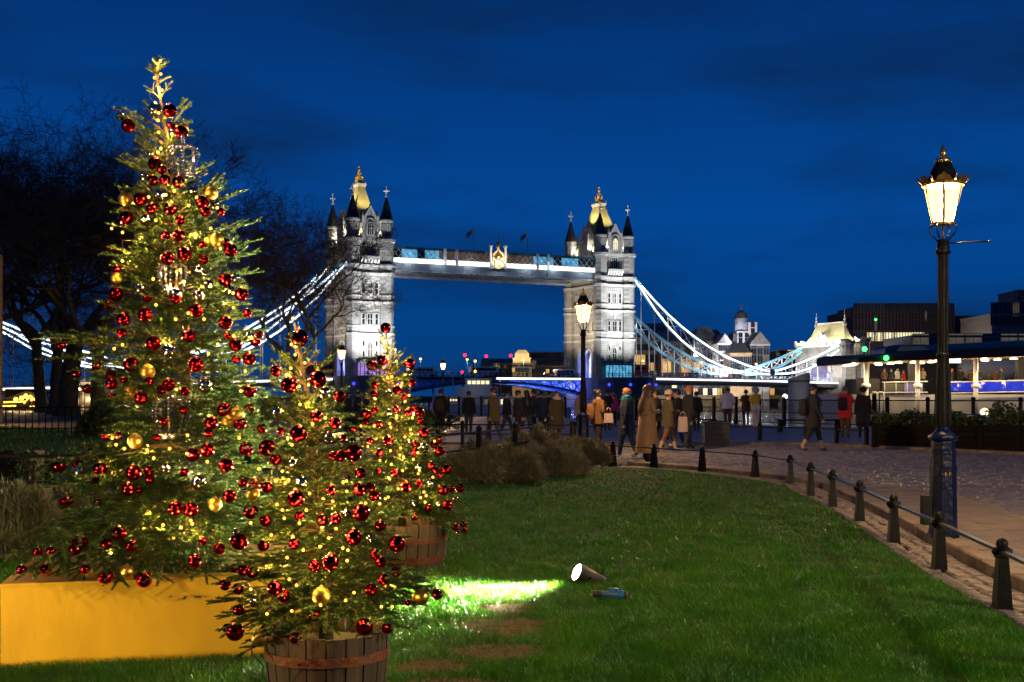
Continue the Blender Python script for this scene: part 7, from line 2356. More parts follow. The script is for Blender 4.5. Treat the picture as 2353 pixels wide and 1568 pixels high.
KIND = {'R': ('large red', 'red baubles'), 'r': ('smaller red', 'red baubles'), 'G': ('matte gold', 'matte gold baubles'), 'g': ('shiny champagne', 'champagne baubles')}
allb = {1: [], 2: [], 3: []}
for (t, c), s in DATA.items():
    ox_, oy_, sc = CROP[c]
    for it in s.split(';'):
        k, x, y, d = it.split()
        allb[t].append([k, (ox_ + float(x) * sc) / 1.74076, (oy_ + float(y) * sc) / 1.74076, float(d) * sc / 1.74076])
HT = ['very near the tip', 'in the upper part', 'at mid height', 'in the lower part', 'at the very bottom']
def order_words(i, n):
    w = ['first', 'second', 'third', 'fourth', 'fifth', 'sixth', 'seventh', 'eighth', 'ninth', 'tenth', 'eleventh', 'twelfth', 'thirteenth', 'fourteenth', 'fifteenth', 'sixteenth', 'seventeenth', 'eighteenth', 'nineteenth', 'twentieth', 'twenty-first', 'twenty-second', 'twenty-third', 'twenty-fourth', 'twenty-fifth', 'twenty-sixth', 'twenty-seventh', 'twenty-eighth', 'twenty-ninth', 'thirtieth']
    return w[i]
for t, lst in allb.items():
    T, tn = TREES[t]
    k_ = T.Y / F
    zone = {}
    for b in lst:
        z = EYE - (b[2] - HY) * k_
        u = (z - T.z0) / (T.z1 - T.z0)
        b.append(0 if u > .82 else 1 if u > .60 else 2 if u > .38 else 3 if u > .14 else 4)
        zone.setdefault((b[0], b[4]), []).append(b)
    for key, bs in zone.items():
        bs.sort(key=lambda b: b[1])
        for i, b in enumerate(bs):
            k, px, py, dpx, hz = b
            z = EYE - (py - HY) * k_
            x = (px - CX) * k_
            R_ = max(T.rad(z), abs(x - T.cx(z)) + .02)
            dy = math.sqrt(max(R_ ** 2 - (x - T.cx(z)) ** 2, 0))
            hsh = (px * 13.7 + py * 7.1) % 1.0
            Yb = T.Y - dy * ((.86 + .14 * hsh) if k in 'RG' else (.62 + .36 * hsh)) - .01
            if t == 1 and z < .66:      # the lowest ones hang over the edge of the yellow box
                xb = (px - CX) * 6.15 / F
                if xb > -2.75: Yb = min(Yb, 6.13 + (xb + 2.67) * .2309 - .035 - .05)
            p = P(px, py, Yb)
            r = dpx / 2 * Yb / F
            ball, cap = BM[k]
            n = len(bs)
            pos = n > 1
            lab = '%s bauble %s of %s' % (KIND[k][0], HT[hz], ['', 'the tall fir', 'the small fir', 'the hooped-barrel fir'][t])
            if pos: lab += ', ' + (order_words(i, n) + ' of %d across' % n)
            o = inst('bauble', ball, None, p, (0, 0, (px * 7) % 6.28), r)
            tag(o, lab, 'bauble', KIND[k][1] + ' on ' + tn)
            inst('cap', cap, o)
            if abs(x - T.cx(z)) > .52 * T.rad(z) or z < T.z0 + .12:      # the bough this one hangs from
                at = Vector((p.x, Yb, p.z + r * 1.12))
                run = math.hypot(at.x - T.cx(at.z), at.y - T.Y)
                u_ = (at.z - T.z0) / (T.z1 - T.z0)
                zr = min(max(at.z - run * math.tan(rad(float(np.interp(u_, [0, .2, .5, .8, 1.0], [-20, -6, 10, 30, 50])))), T.z0 + (.20 if t == 1 else .05)), T.z1 - .05)
                rt = Vector((T.cx(zr), T.Y, zr))
                d_ = at - rt
                L = d_.length * 1.05 + .02
                (bm, nm), s_ = fit_bough(L, i)
                Rm = d_.to_track_quat('X', 'Z').to_matrix().to_4x4()
                q = inst('bough', bm, T.root)
                q.matrix_local = Matrix.Translation(rt - T.root.location) @ Rm @ Matrix.Scale(s_, 4)
                inst('needles', nm, q)

# ---- crown ornaments of bent metal and beads
def crown(px, py, Y, w, label, rz=0, tilt=0.0):
    p = P(px, py, Y)
    r = thing('crown_ornament', label, 'ornament', p, rz, 'metal crowns hung in the tall fir')
    r.rotation_euler = (tilt, 0, rz)
    R_ = w / 2
    mb = MB(); mb.cs = True
    for z in (-.62 * w, -.50 * w): mb.tube([(R_ * .62 * math.cos(a), R_ * .62 * math.sin(a), z) for a in [2 * PI * k / 24 for k in range(25)]], .005, 5)
    mb.lathe([(R_ * .60, -.62 * w), (R_ * .64, -.56 * w), (R_ * .60, -.50 * w)], 24)
    mb.build('base_ring', M['silver'], r)
    for k in range(8):
        a = 2 * PI * k / 8
        c, s_ = math.cos(a), math.sin(a)
        pts = [(q * R_ * c, q * R_ * s_, z * w) for q, z in ((.62, -.5), (.80, -.28), (.97, -.02), (1.0, .18), (.86, .36), (.55, .44), (.18, .40), (0, .34))]
        mb = MB()
        for i in range(len(pts) - 1): mb.bar(pts[i], pts[i + 1], .012, .003, (c, s_, .3))
        b_ = mb.build('band', M['silver'], r)
        mb = MB(); mb.cs = True
        ln_ = len(pts)
        for i in range(ln_ - 1):
            for q in (0, .5):
                v = Vector(pts[i]).lerp(Vector(pts[i + 1]), q); mb.ball(v * 1.02, .0065, 6, 4)
        mb.build('beads', M['crystal'], b_)
    mb = MB(); mb.cs = True; mb.ball((0, 0, .47 * w), .014, 10, 7); mb.ball((0, 0, .58 * w), .010, 8, 6); mb.ball((0, 0, .70 * w), .013, 8, 6, (1, 1, 1.8)); mb.tube([(0, 0, .34 * w), (0, 0, .75 * w)], .004, 5)
    mb.build('top_jewel', M['crystal'], r)
q1 = ((400 + 735 * .44643) / 1.74076, (200 + 975 * .44643) / 1.74076)
crown(q1[0] + 2, q1[1], 6.78, .168, 'openwork metal crown near the tip of the tall fir, against the sky', .2)
crown((200 + 1105 * .44643) / 1.74076, (900 + 470 * .44643) / 1.74076, 6.70, .165, 'openwork metal crown at mid height of the tall fir, in the needles', .5)
crown((0 + 1345 * .5102) / 1.74076, (1600 + 120 * .5102) / 1.74076, 6.66, .21, 'large beaded crown low in the dark heart of the tall fir', .9)

# ---- strings of fairy lights
bm_ = MB(); bm_.cs = True; bm_.ball((0, 0, 0), 1, 6, 4); bm_ = bm_.mesh('bulb', M['bulb'])
def lights(T, label, n, listed, r, seed, watts, depth=.70):
    rng = random.Random(seed)
    root = thing('fairy_lights', label, 'string lights', (T.cx(T.z0), T.Y, T.z0), 0, 'strings of fairy lights on the firs')
    base = Vector(root.location)
    pts = []
    for (px, py) in listed:
        z = EYE - (py - HY) * T.Y / F; x = (px - CX) * T.Y / F
        R_ = max(T.rad(z), abs(x - T.cx(z)) + .01)
        Yb = T.Y - math.sqrt(max(R_ ** 2 - (x - T.cx(z)) ** 2, 0)) * .96 - .04
        pts.append((P(px, py, Yb), True))
    H_ = T.z1 - T.z0
    turns = 9
    for k in range(n):
        u = (k + rng.random()) / n
        u = 1 - (1 - u) ** .62 if False else u ** 1.25
        z = T.z0 + H_ * (.06 + .90 * u)
        a = 2 * PI * turns * u + rng.uniform(-.5, .5)
        q = T.rad(z) * depth * rng.uniform(.55, 1.12)
        pts.append((Vector((T.cx(z) + q * math.cos(a), T.Y + q * math.sin(a), z)), False))
    for i, (p, listed_) in enumerate(pts):
        inst('bulb', bm_, root, p - base, (0, 0, 0), r)
        if i % 2 == 0 or i >= len(listed): light('bulb_light', 'POINT', p - base + Vector((0, 0, -r * 1.6)), watts, (1.0, .56, .11), root, .006)
    pts.sort(key=lambda w: w[0].z)
    sp = []
    for k in range(turns * 26):
        u = k / (turns * 26)
        z = T.z0 + H_ * (.05 + .93 * u); q = T.rad(z) * .74
        a = 2 * PI * turns * u
        sp.append((T.cx(z) + q * math.cos(a) - base.x, q * math.sin(a), z - base.z + .02 * math.sin(k * 1.7)))
    mb = MB(); mb.cs = True; mb.tube(sp, .0022, 4); mb.build('wire', M['cable'], root)
def LP(c, s):
    ox_, oy_, sc = CROP[c]
    return [((ox_ + float(a.split()[0]) * sc) / 1.74076, (oy_ + float(a.split()[1]) * sc) / 1.74076) for a in s.split(';')]
L1 = LP(1, "540 100;545 217;488 250;555 360;520 632;525 740;545 885;520 918;665 1265;437 1318;590 1300;865 1322;795 1395;1050 1415;500 1528;525 565") + LP(2, "552 33;650 68;805 118;1440 32;1305 110;1527 212;648 323;925 485;1165 405;1195 508;1640 612;1240 792;1125 845;950 718;1645 742;650 1075;575 1110;1505 1072;1750 1312;1710 1490;1808 1015;1380 845;1440 550;1420 1155") + LP(3, "880 300;910 352;975 382;1153 395;1330 383;1205 457;1465 422;1470 278;1157 880;1130 1007;1278 982;1420 1002;1508 972;1360 1080;1495 947;1030 1060;870 1178;1965 965;1640 125;1875 300;2030 540;1625 485")
L2 = LP(4, "607 52;628 308;595 288;590 500;715 453;665 663;748 650;673 825;785 1000;600 1187;540 1530;458 1508;1060 1520;900 945") + LP(5, "680 52;765 75;795 45;738 315;953 318;755 390;890 435;455 430;640 540;473 537;1190 238;982 168;1315 148;1485 255;1220 482;1153 567;1075 643;925 675;780 742;1280 657;1325 675;1318 768;800 937;865 990;455 1025;1080 1168;822 1220;600 1245;1625 1182;1722 1182;1610 258;1305 1125;1283 68;830 553;1380 1055;690 265")
L3 = LP(6, "298 170;325 183;381 246;315 253;388 322;358 425;426 467;472 548;447 588;390 684;352 758;242 750;482 775;445 822;350 913;416 895;412 942;355 1003;345 735;530 927;540 1043;533 1065;570 1187;585 1210;548 1223;578 1253;165 880;200 885;280 977;430 1045;345 1100;630 1088;316 1230;335 1220;275 1265;495 695;155 750;68 1027;500 970;640 850;400 1165")
lights(T1, 'string of amber fairy lights wound round the tall fir', 26, L1, .0085, 1, 4.0)
lights(T2, 'string of amber fairy lights wound round the nearest small fir', 26, L2, .0062, 2, 1.8)
lights(T3, 'string of amber fairy lights wound round the fir in the hooped barrel', 30, L3, .0095, 3, 3.6)
# wire of the top shoot and the supply cable at the near barrel
mb = MB(); mb.cs = True
c0 = [(598, 1462, 4.93), (585, 1470, 4.88), (577, 1485, 4.88), (580, 1505, 4.88), (594, 1518, 4.90), (605, 1530, 4.92), (603, 1550, 4.93), (594, 1575, 4.95)]
mb.tube([P(*q) for q in c0], .0035, 6); 
tag(mb.build('supply_cable', M['cable']), 'thin black cable looping down beside the nearest barrel', 'cable')

# ---- spotlight on the lawn, with its plug
sp = thing('ground_spotlight', 'black can spotlight lying on the lawn, shining at the trees', 'spotlight', (.60, 8.9, 0), 0)
ctr = Vector((P(1328, 1316, 8.86).x - .60, -.04, P(1328, 1316, 8.86).z))
dirv = Vector((-.84, -.42, .42)).normalized()
Q = dirv.to_track_quat('Z', 'Y').to_matrix().to_4x4()
Mx = Matrix.Translation(ctr) @ Q
mb = MB(); mb.cs = True
mb.lathe([(.001, -.235), (.050, -.235), (.062, -.20), (.068, -.10), (.074, 0.0), (.078, .012), (.078, .022), (.070, .022), (.066, .0)], 28, (0, 0, 0), Mx)
mb.build('housing', M['plastic'], sp)
mb = MB()
for k in range(7):
    for a in (1.2, 1.6, 2.0, 4.3, 4.7):
        R_ = Mx @ Matrix.Rotation(a, 4, 'Z')
        mb.box(.060, .0705, -.012, .012, -.20 + .022 * k, -.19 + .022 * k, R_)
mb.build('cooling_fins', M['iron'], sp)
mb = MB(); mb.cs = True; mb.lathe([(.001, .006), (.066, .004)], 28, (0, 0, 0), Mx); mb.build('lens', M['lens'], sp)
mb = MB()
side = (Mx.to_3x3() @ Vector((1, 0, 0)))
for s in (-1, 1):
    a = Mx @ Vector((s * .078, 0, -.08)); b_ = Vector((a.x - .10, a.y, .012)); mb.bar(a, b_, .018, .006, (0, 1, 0)); mb.bar(b_, Vector((b_.x + .16, b_.y, .012)), .018, .006)
mb.bar(Mx @ Vector((-.078, 0, -.08)) + Vector((0, 0, -.05)), Mx @ Vector((.078, 0, -.08)) + Vector((0, 0, -.05)), .016, .006)
mb.build('yoke', M['iron'], sp)
lp = Mx @ Vector((0, 0, .03))
light('spot_beam', 'SPOT', lp, 9000, (1.0, .90, .55), sp, .05, 102, 1.0, lp + dirv)
# its twin at the other end of the display, just out of the picture, warming the yellow box
tw_ = copy_tree(sp); tw_.location = (-4.35, 4.55, 0); tw_.rotation_euler.z = rad(-160)
tag(tw_, 'black can spotlight on the grass past the end of the yellow box', 'spotlight')
for ch in list(tw_.children):
    if ch.type == 'LIGHT': bpy.data.objects.remove(ch)
light('spot_beam', 'SPOT', lp, 470, (1.0, .74, .30), tw_, .05, 120, 1.0, lp + dirv)
pl = thing('cable_plug', 'blue cable connector lying on the grass beside the spotlight', 'plug', (P(1405, 1380, 8.15).x, 8.15, .045), rad(-18))
Mx = Matrix.Rotation(rad(90), 4, 'Y')
mb = MB(); mb.cs = True; mb.lathe([(.014, -.06), (.022, -.05), (.024, 0), (.032, .03), (.034, .085), (.030, .09)], 16, (0, 0, 0), Mx); mb.build('plug_body', M['plug'], pl)
mb = MB(); mb.cs = True; mb.lathe([(.020, -.13), (.024, -.12), (.024, -.062), (.016, -.06)], 14, (0, 0, 0), Mx); mb.lathe([(.028, .088), (.026, .11), (.001, .115)], 14, (0, 0, 0), Mx); mb.build('plug_grip', M['plastic'], pl)
mb = MB(); mb.box(-.02, .05, -.012, .012, .03, .045); mb.build('latch', M['plug'], pl)
mb = MB(); mb.cs = True; mb.tube([(.60 + .12, 8.86, .04), (.78, 8.75, .02), (.80, 8.5, .02), (.74, 8.3, .025), (.70, 8.2, .03), (pl.location.x - .12, 8.19, .045)], .006, 6)
tag(mb.build('spot_cable', M['cable']), 'black cable running through the grass from the spotlight to the blue plug', 'cable')

for o in COL.objects:
    if o.name.startswith('needles'): o['kind'] = 'stuff'
# ================================================================ people
def person(name_label, x, y, h, face, coat, legs, hairm='hairdark', skirt=None, stride=0.0, arms='down', hair='short', hat=None, shoes='black', scarf=None, z=.0, lower=None, sleeve=1.0, lean=0.0, group='people walking and standing on the wharf', bulk=1.0):
    """face: compass of the gaze in degrees, 0 = away from the camera, 90 = towards picture right, 180 = at the camera"""
    root = thing('person', name_label, 'person', (x, y, z), rad(180 - face), group)
    J = {}
    def j(n, p, r, par=None): J[n] = (Vector(p), r, par)
    # local: facing -Y, unit height
    j('pelvis', (0, 0, .53), .080 * bulk)
    j('waist', (0, -.01 - lean * .3, .62), .072 * bulk, 'pelvis')
    j('chest', (0, -.01 - lean * .7, .73), .085 * bulk, 'waist')
    j('neckbase', (0, .0 - lean, .815), .050, 'chest')
    j('neck', (0, -.004 - lean, .85), .032, 'neckbase')
    j('head', (0, -.012 - lean, .895), .054, 'neck')
    j('crown', (0, -.004 - lean, .95), .050, 'head')
    for s, sd in ((-1, 'L'), (1, 'R')):
        j('sh' + sd, (s * .098, 0 - lean, .795), .043 * bulk, 'chest')
        if arms == 'down':
            sw = stride * .35 * s
            e, w, f = (s * .132, .012 + sw * .4 - lean, .635), (s * .138, -.035 + sw - lean, .495), (s * .138, -.050 + sw * 1.1 - lean, .455)
        elif arms == 'phone':
            e, w, f = (s * .135, -.045 - lean, .665), (s * .055, -.155 - lean, .755), (s * .035, -.175 - lean, .785)
        elif arms == 'front':
            e, w, f = (s * .140, -.02 - lean, .645), (s * .050, -.135 - lean, .635), (s * .012, -.150 - lean, .650)
        else:
            e, w, f = (s * .15, .02 - lean, .65), (s * .105, -.06 - lean, .55), (s * .085, -.08 - lean, .535)
        j('el' + sd, e, .033 * sleeve * bulk, 'sh' + sd)
        j('wr' + sd, w, .023 * sleeve, 'el' + sd)
        j('ha' + sd, f, .019, 'wr' + sd)
        st = stride * s
        j('hip' + sd, (s * .052, 0, .485), .066 * bulk, 'pelvis')
        kn = (s * .052, -st * .55 - abs(st) * .10, .275 + abs(st) * .02)
        an = (s * .050, -st + (.03 if st < 0 else 0), .045 + (abs(st) * .16 if st < 0 else 0))
        j('kn' + sd, kn, .045, 'hip' + sd)
        j('an' + sd, an, .029, 'kn' + sd)
        j('to' + sd, (s * .058, an[1] - .075, max(.018, an[2] - .03 - (.02 if st < 0 else 0))), .024, 'an' + sd)
    names = list(J)
    me = bpy.data.meshes.new('sk')
    me.from_pydata([J[n][0] * h for n in names], [(names.index(J[n][2]), names.index(n)) for n in names if J[n][2]], [])
    ob = bpy.data.objects.new('sk', me); COL.objects.link(ob)
    ob.modifiers.new('s', 'SKIN')
    for n, v in zip(names, me.skin_vertices[0].data):
        r = J[n][1] * h
        v.radius = (r * (1.25 if n in ('pelvis', 'waist', 'chest') else 1.0), r)
        v.use_root = n == 'pelvis'
    sb = ob.modifiers.new('d', 'SUBSURF'); sb.levels = 2; sb.render_levels = 2
    dg = bpy.context.evaluated_depsgraph_get()
    body = bpy.data.meshes.new_from_object(ob.evaluated_get(dg))
    bpy.data.objects.remove(ob)
    body.name = 'body'
    body.materials.clear()
    low = lower or legs
    for m_ in ('skin', coat, legs, shoes, low): body.materials.append(M[m_])
    lab = {'head': 0, 'crown': 0, 'neck': 0, 'haL': 0, 'haR': 0, 'knL': 2, 'knR': 2, 'hipL': 2, 'hipR': 2, 'anL': 4, 'anR': 4, 'toL': 3, 'toR': 3}
    P_ = np.array([J[n][0] * h for n in names]); Lb = np.array([lab.get(n, 1) for n in names])
    cen = np.empty(len(body.polygons) * 3, np.float32); body.polygons.foreach_get('center', cen); cen = cen.reshape(-1, 3)
    near = ((cen[:, None, :] - P_[None]) ** 2).sum(2).argmin(1)
    mi = Lb[near]
    mi = np.where((mi == 4) & (cen[:, 2] < .05 * h), 3, mi)
    body.polygons.foreach_set('material_index', mi.astype(np.int32))
    body.polygons.foreach_set('use_smooth', np.ones(len(body.polygons), bool))
    # face and fingers joined into the one body mesh
    f = MB(); f.cs = True
    hy = J['head'][0].y
    f.cm = 0
    f.add([(-.010 * h, (hy - .050) * h, .915 * h), (.010 * h, (hy - .050) * h, .915 * h), (.012 * h, (hy - .052) * h, .893 * h), (-.012 * h, (hy - .052) * h, .893 * h), (0, (hy - .070) * h, .895 * h)], [(0, 4, 1), (1, 4, 2), (2, 4, 3), (3, 4, 0)])
    for s in (-1, 1): f.ball((s * .052 * h, (hy + .004) * h, .903 * h), .013 * h, 6, 5, (.5, 1, 1.3))
    for sd, s in (('L', -1), ('R', 1)):
        wv, hv = J['wr' + sd][0], J['ha' + sd][0]
        d = (hv - wv).normalized(); q = d.cross(Vector((1, 0, 0)))
        if q.length < .1: q = d.cross(Vector((0, 1, 0)))
        q.normalize()
        for i in range(4):
            o_ = q * ((i - 1.5) * .0085)
            a = hv + o_ + d * .006
            ln = (.030, .035, .033, .026)[i]
            f.tube([a * h, (a + d * ln * .55) * h, (a + d * ln * .9 + Vector((-s * .006, -.004, 0))) * h], [.0048 * h, .0043 * h, .003 * h], 5)
        a = hv + q * -.014
        f.tube([a * h, (a - q * .012 + d * .014) * h, (a - q * .012 + d * .026) * h], [.0052 * h, .0046 * h, .003 * h], 5)
    f.cm = 3
    for s in (-1, 1): f.ball((s * .020 * h, (hy - .050) * h, .913 * h), .0055 * h, 6, 4)
    fm = f.mesh('f', [M['skin']])
    n0, n1 = len(body.vertices), len(body.polygons)
    vs_ = np.empty(n0 * 3, np.float32); body.vertices.foreach_get('co', vs_)
    allv = [tuple(q) for q in vs_.reshape(-1, 3)] + f.v
    allf = [list(p.vertices) for p in body.polygons] + [[i + n0 for i in q] for q in f.f]
    allm = list(mi) + f.m
    nb_ = bpy.data.meshes.new('body'); nb_.from_pydata(allv, [], allf)
    for m_ in ('skin', coat, legs, shoes, low): nb_.materials.append(M[m_])
    nb_.polygons.foreach_set('material_index', [int(q) for q in allm]); nb_.polygons.foreach_set('use_smooth', [True] * len(allf)); nb_.update()
    bpy.data.meshes.remove(fm); bpy.data.meshes.remove(body)
    inst('body', nb_, root)
    # jacket or coat shell
    hem = skirt if skirt else .47
    rings = [(.825, .050, .048, 0), (.808, .100, .070, 0), (.775, .122, .082, 0), (.72, .124, .092, -.008), (.63, .112, .088, -.008), (.55, .118, .096, -.004)]
    z_ = .50
    while z_ > hem + .04:
        fl = (.50 - z_)
        rings.append((z_, .122 + fl * .07, .102 + fl * .12, 0)); z_ -= .09
    fl = .50 - hem
    rings.append((hem, .122 + max(fl, 0) * .07, .102 + max(fl, 0) * .12, 0))
    cmb = MB(); cmb.cs = True
    n = 18; v = []; fs = []
    for (zz, rx, ry, oy) in rings:
        lo = -lean * min(max((zz - .53) / .28, 0), 1)
        for k in range(n):
            a = 2 * PI * k / n
            fold = 1 + (.035 * math.sin(5 * a + 1) if zz < .5 else .012 * math.sin(7 * a))
            v.append((rx * bulk * math.cos(a) * fold * h, (ry * bulk * math.sin(a) * fold + oy + lo) * h, zz * h))
    for q in range(len(rings) - 1):
        for k in range(n): fs.append((q * n + k, (q + 1) * n + k, (q + 1) * n + (k + 1) % n, q * n + (k + 1) % n))
    cmb.add(v, fs)
    cmb.build('coat', M[coat], root)
    if skirt and skirt < .4:
        mb = MB(); mb.cs = True; mb.lathe([(.118 * h, .600 * h), (.122 * h, .607 * h), (.122 * h, .625 * h), (.116 * h, .630 * h)], 18, sx=1.0 * bulk, sy=.82 * bulk); mb.build('belt', M[coat], root)
    # hair
    hmb = MB(); hmb.cs = True
    n, v, fs = 14, [], []
    hc = Vector((0, hy + .006, .918))
    rows = 7
    for q in range(rows + 1):
        t = q / rows
        for k in range(n):
            a = 2 * PI * k / n
            front = max(0, -math.sin(a))
            el = PI / 2 - t * (rad(118) - front * rad(62))
            r = .0635
            v.append(((r * math.cos(el) * math.cos(a) * .92 + hc.x) * h, (r * math.cos(el) * math.sin(a) * 1.06 + hc.y) * h, (r * math.sin(el) * 1.02 + hc.z) * h))
    for q in range(rows):
        for k in range(n): fs.append((q * n + k, q * n + (k + 1) % n, (q + 1) * n + (k + 1) % n, (q + 1) * n + k)[::-1])
    hmb.add(v, fs)
    if hair == 'long':
        n2, v, fs = 12, [], []
        prof = [(.93, .060, .055, .01), (.88, .066, .052, .022), (.82, .078, .045, .045), (.75, .085, .042, .075), (.67, .075, .038, .088), (.60, .045, .025, .092)]
        for (zz, rx, ry, oy) in prof:
            for k in range(n2):
                a = 2 * PI * k / n2
                v.append((rx * math.cos(a) * h, (hy + oy + ry * math.sin(a) * (1 if math.sin(a) > 0 else .55)) * h, zz * h))
        for q in range(len(prof) - 1):
            for k in range(n2): fs.append((q * n2 + k, (q + 1) * n2 + k, (q + 1) * n2 + (k + 1) % n2, q * n2 + (k + 1) % n2))
        fs.append(tuple(range(n2))); fs.append(tuple((len(prof) - 1) * n2 + k for k in range(n2))[::-1])
        hmb.add(v, fs)
    elif hair == 'bun':
        hmb.ball((0, (hy + .065) * h, .95 * h), .028 * h, 8, 6)
    hmb.build('hair', M[hairm], root)
    if hat:
        kind, hm = hat
        mb = MB(); mb.cs = True
        if kind == 'beanie':
            mb.lathe([(.070 * h, .915 * h), (.072 * h, .93 * h), (.069 * h, .95 * h), (.060 * h, .972 * h), (.035 * h, .992 * h), (.001, .998 * h)], 14, (0, (hy + .006) * h, 0))
        elif kind == 'fur':
            mb.ball((0, (hy + .008) * h, .925 * h), .088 * h, 14, 10, (1, 1, .98))
        else:
            mb.lathe([(.066 * h, .93 * h), (.068 * h, .955 * h), (.055 * h, .98 * h), (.001, .988 * h)], 14, (0, (hy + .006) * h, 0))
            mb.add([(-.05 * h, (hy - .05) * h, .938 * h), (.05 * h, (hy - .05) * h, .938 * h), (.035 * h, (hy - .11) * h, .93 * h), (-.035 * h, (hy - .11) * h, .93 * h)], [(0, 1, 2, 3)])
        mb.build('hat', M[hm], root)
    if scarf:
        mb = MB(); mb.cs = True
        for dz, r in ((0, .066), (.028, .060)):
            mb.tube([(r * math.cos(a) * h, ((hy + .006) + r * .85 * math.sin(a)) * h, (.822 + dz + .01 * math.sin(2 * a)) * h) for a in [2 * PI * k / 16 for k in range(17)]], .026 * h, 7)
        mb.build('scarf', M[scarf], root)
    return root
def pp(px, Y): return (px - CX) * Y / F
def backpack(owner, h, lab, m, dy=.14):
    r = thing('backpack', lab, 'backpack', owner.location, owner.rotation_euler.z, 'bags carried on the wharf')
    mb = MB(); mb.cs = True
    mb.lathe([(.001, .52 * h), (.075 * h, .525 * h), (.092 * h, .56 * h), (.092 * h, .66 * h), (.080 * h, .73 * h), (.045 * h, .765 * h), (.001, .77 * h)], 14, (0, dy * h, 0), sx=1.0, sy=.62)
    mb.build('pack_body', M[m], r)
    mb = MB(); mb.cs = True; mb.lathe([(.001, .545 * h), (.06 * h, .55 * h), (.065 * h, .62 * h), (.001, .64 * h)], 12, (0, (dy + .042) * h, 0), sx=1.0, sy=.5); mb.build('front_pocket', M[m], r)
    for s in (-1, 1):
        mb = MB(); mb.tube([(s * .05 * h, (dy - .04) * h, .75 * h), (s * .062 * h, .03 * h, .822 * h), (s * .075 * h, -.085 * h, .77 * h), (s * .085 * h, -.095 * h, .68 * h), (s * .09 * h, .02 * h, .58 * h)], .010 * h, 5); mb.build('strap', M['black'], r)
    return r
def bag(px, py, Y, w, hh, lab, m, kind='bag'):
    q = P(px, py, Y)
    r = thing('carrier_bag', lab, 'bag', q, rad(15), 'bags carried on the wharf')
    mb = MB(); mb.prism([(-w / 2, -.06), (w / 2, -.06), (w / 2, .06), (-w / 2, .06)], -hh, 0, scale_top=.85); mb.build('bag_body', M[m], r)
    for y in (-.05, .05):
        mb = MB(); mb.cs = True; mb.tube([(-w * .25, y, 0), (-w * .2, y * .6, .10), (0, 0, .14), (w * .2, y * .6, .10), (w * .25, y, 0)], .006, 5); mb.build('bag_handle', M[m], r)
    return r
G_ = M
lady = person('woman in a long belted camel coat with long brown hair, looking along the wharf', pp(1487, 24.6), 24.6, 1.68, 70, 'camel', 'black', 'hairbrown', skirt=.13, arms='front', hair='long', shoes='black', bulk=1.05)
teal = person('person in a dark blue coat and teal scarf with ginger hair, walking', pp(1441, 26.4), 26.4, 1.62, -70, 'navy', 'denim', 'hairginger', skirt=.33, stride=.10, scarf='teal', shoes='whitecl')
bro = person('person in a rust brown jacket carrying bags beside the gas lamp', pp(1374, 27.6), 27.6, 1.60, 60, 'browncl', 'black', 'hairdark', stride=.08, arms='hold', hair='bun')
pink = person('person in a bright magenta jacket with hat, standing at the river', pp(1410, 52), 52, 1.52, 5, 'magenta', 'black', 'hairdark', hat=('beanie', 'magenta'))
d1 = person('person in dark clothes and cap behind the magenta jacket', pp(1395, 47), 47, 1.66, 30, 'black', 'black', hat=('cap', 'black'), arms='phone')
hatm = person('striding man in a brown coat with a pale cap and light trouser hems', pp(1536, 29.6), 29.6, 1.57, 80, 'olive', 'browncl', 'hairdark', skirt=.40, stride=.13, arms='front', hat=('beanie', 'stonecl'), lower='stonecl', shoes='stonecl')
tall = person('tall man in black holding a pale paper bag, with grey jeans', pp(1582, 31.2), 31.2, 1.72, 75, 'black', 'denim', 'hairginger', stride=.05, arms='down', skirt=.44)
d2 = person('person in a black hooded jacket between the striding man and the tall man in black', pp(1557, 32.5), 32.5, 1.62, -60, 'black', 'denim', stride=.06, arms='hold', shoes='whitecl')
d3 = person('person in black half hidden behind the woman in the camel coat', pp(1508, 30.5), 30.5, 1.60, -75, 'black', 'black', stride=.08)
bag(1569, 958, 31.0, .24, .40, 'pale printed paper bag held by the tall man in black', 'paperbag')
bag(1398, 950, 27.3, .20, .22, 'small cream bag held by the person in the rust jacket', 'paperbag')
backpack(bro, 1.60, 'dark brown rucksack worn with the rust brown jacket', 'browncl')
wh = person('man in a white quilted jacket and dark trousers at the quay railing', pp(1672, 50.5), 50.5, 1.79, 10, 'whitecl', 'olive', 'hairdark', sleeve=1.35, bulk=1.12, arms='hold')
gq = person('woman in a dark quilted parka and orange trainers at the railing', pp(1714, 53), 53, 1.70, 20, 'olive', 'black', 'hairdark', skirt=.40, hair='bun', shoes='redcl', arms='phone')
ye = person('woman in a yellow jacket, pale trousers and a furry hat at the railing', pp(1737, 49.5), 49.5, 1.76, -20, 'yellowcl', 'pinkpale', 'hairdark', hat=('fur', 'fur'), arms='phone', shoes='pinkpale', sleeve=1.25)
wk = person('walker striding past in a dark jacket and long shorts with pale lower legs', pp(1868, 29.6), 29.6, 1.73, 85, 'black', 'black', 'hairdark', stride=.15, skirt=.36, lower='stonecl', shoes='olive')
backpack(wk, 1.73, 'bulky black rucksack on the striding walker', 'black', .15)
rd = person('person in a bright red knee length coat and beige trousers near the planters', pp(1942, 38.8), 38.8, 1.76, 35, 'redcl', 'browncl', 'hairbrown', skirt=.38, arms='phone', shoes='browncl', sleeve=1.25, bulk=1.08)
backpack(rd, 1.76, 'small black backpack on the bright red coat', 'black')
bk = person('person in a long black coat and beanie next to the red coat', pp(1983, 38.2), 38.2, 1.70, 15, 'black', 'black', 'hairdark', skirt=.30, hat=('beanie', 'black'))
ol = person('person in a long olive quilted coat with pale scarf by the end of the railing', pp(1279, 36), 36, 1.58, 150, 'olive', 'black', 'hairdark', skirt=.24, scarf='paperbag', bulk=1.15, sleeve=1.3)
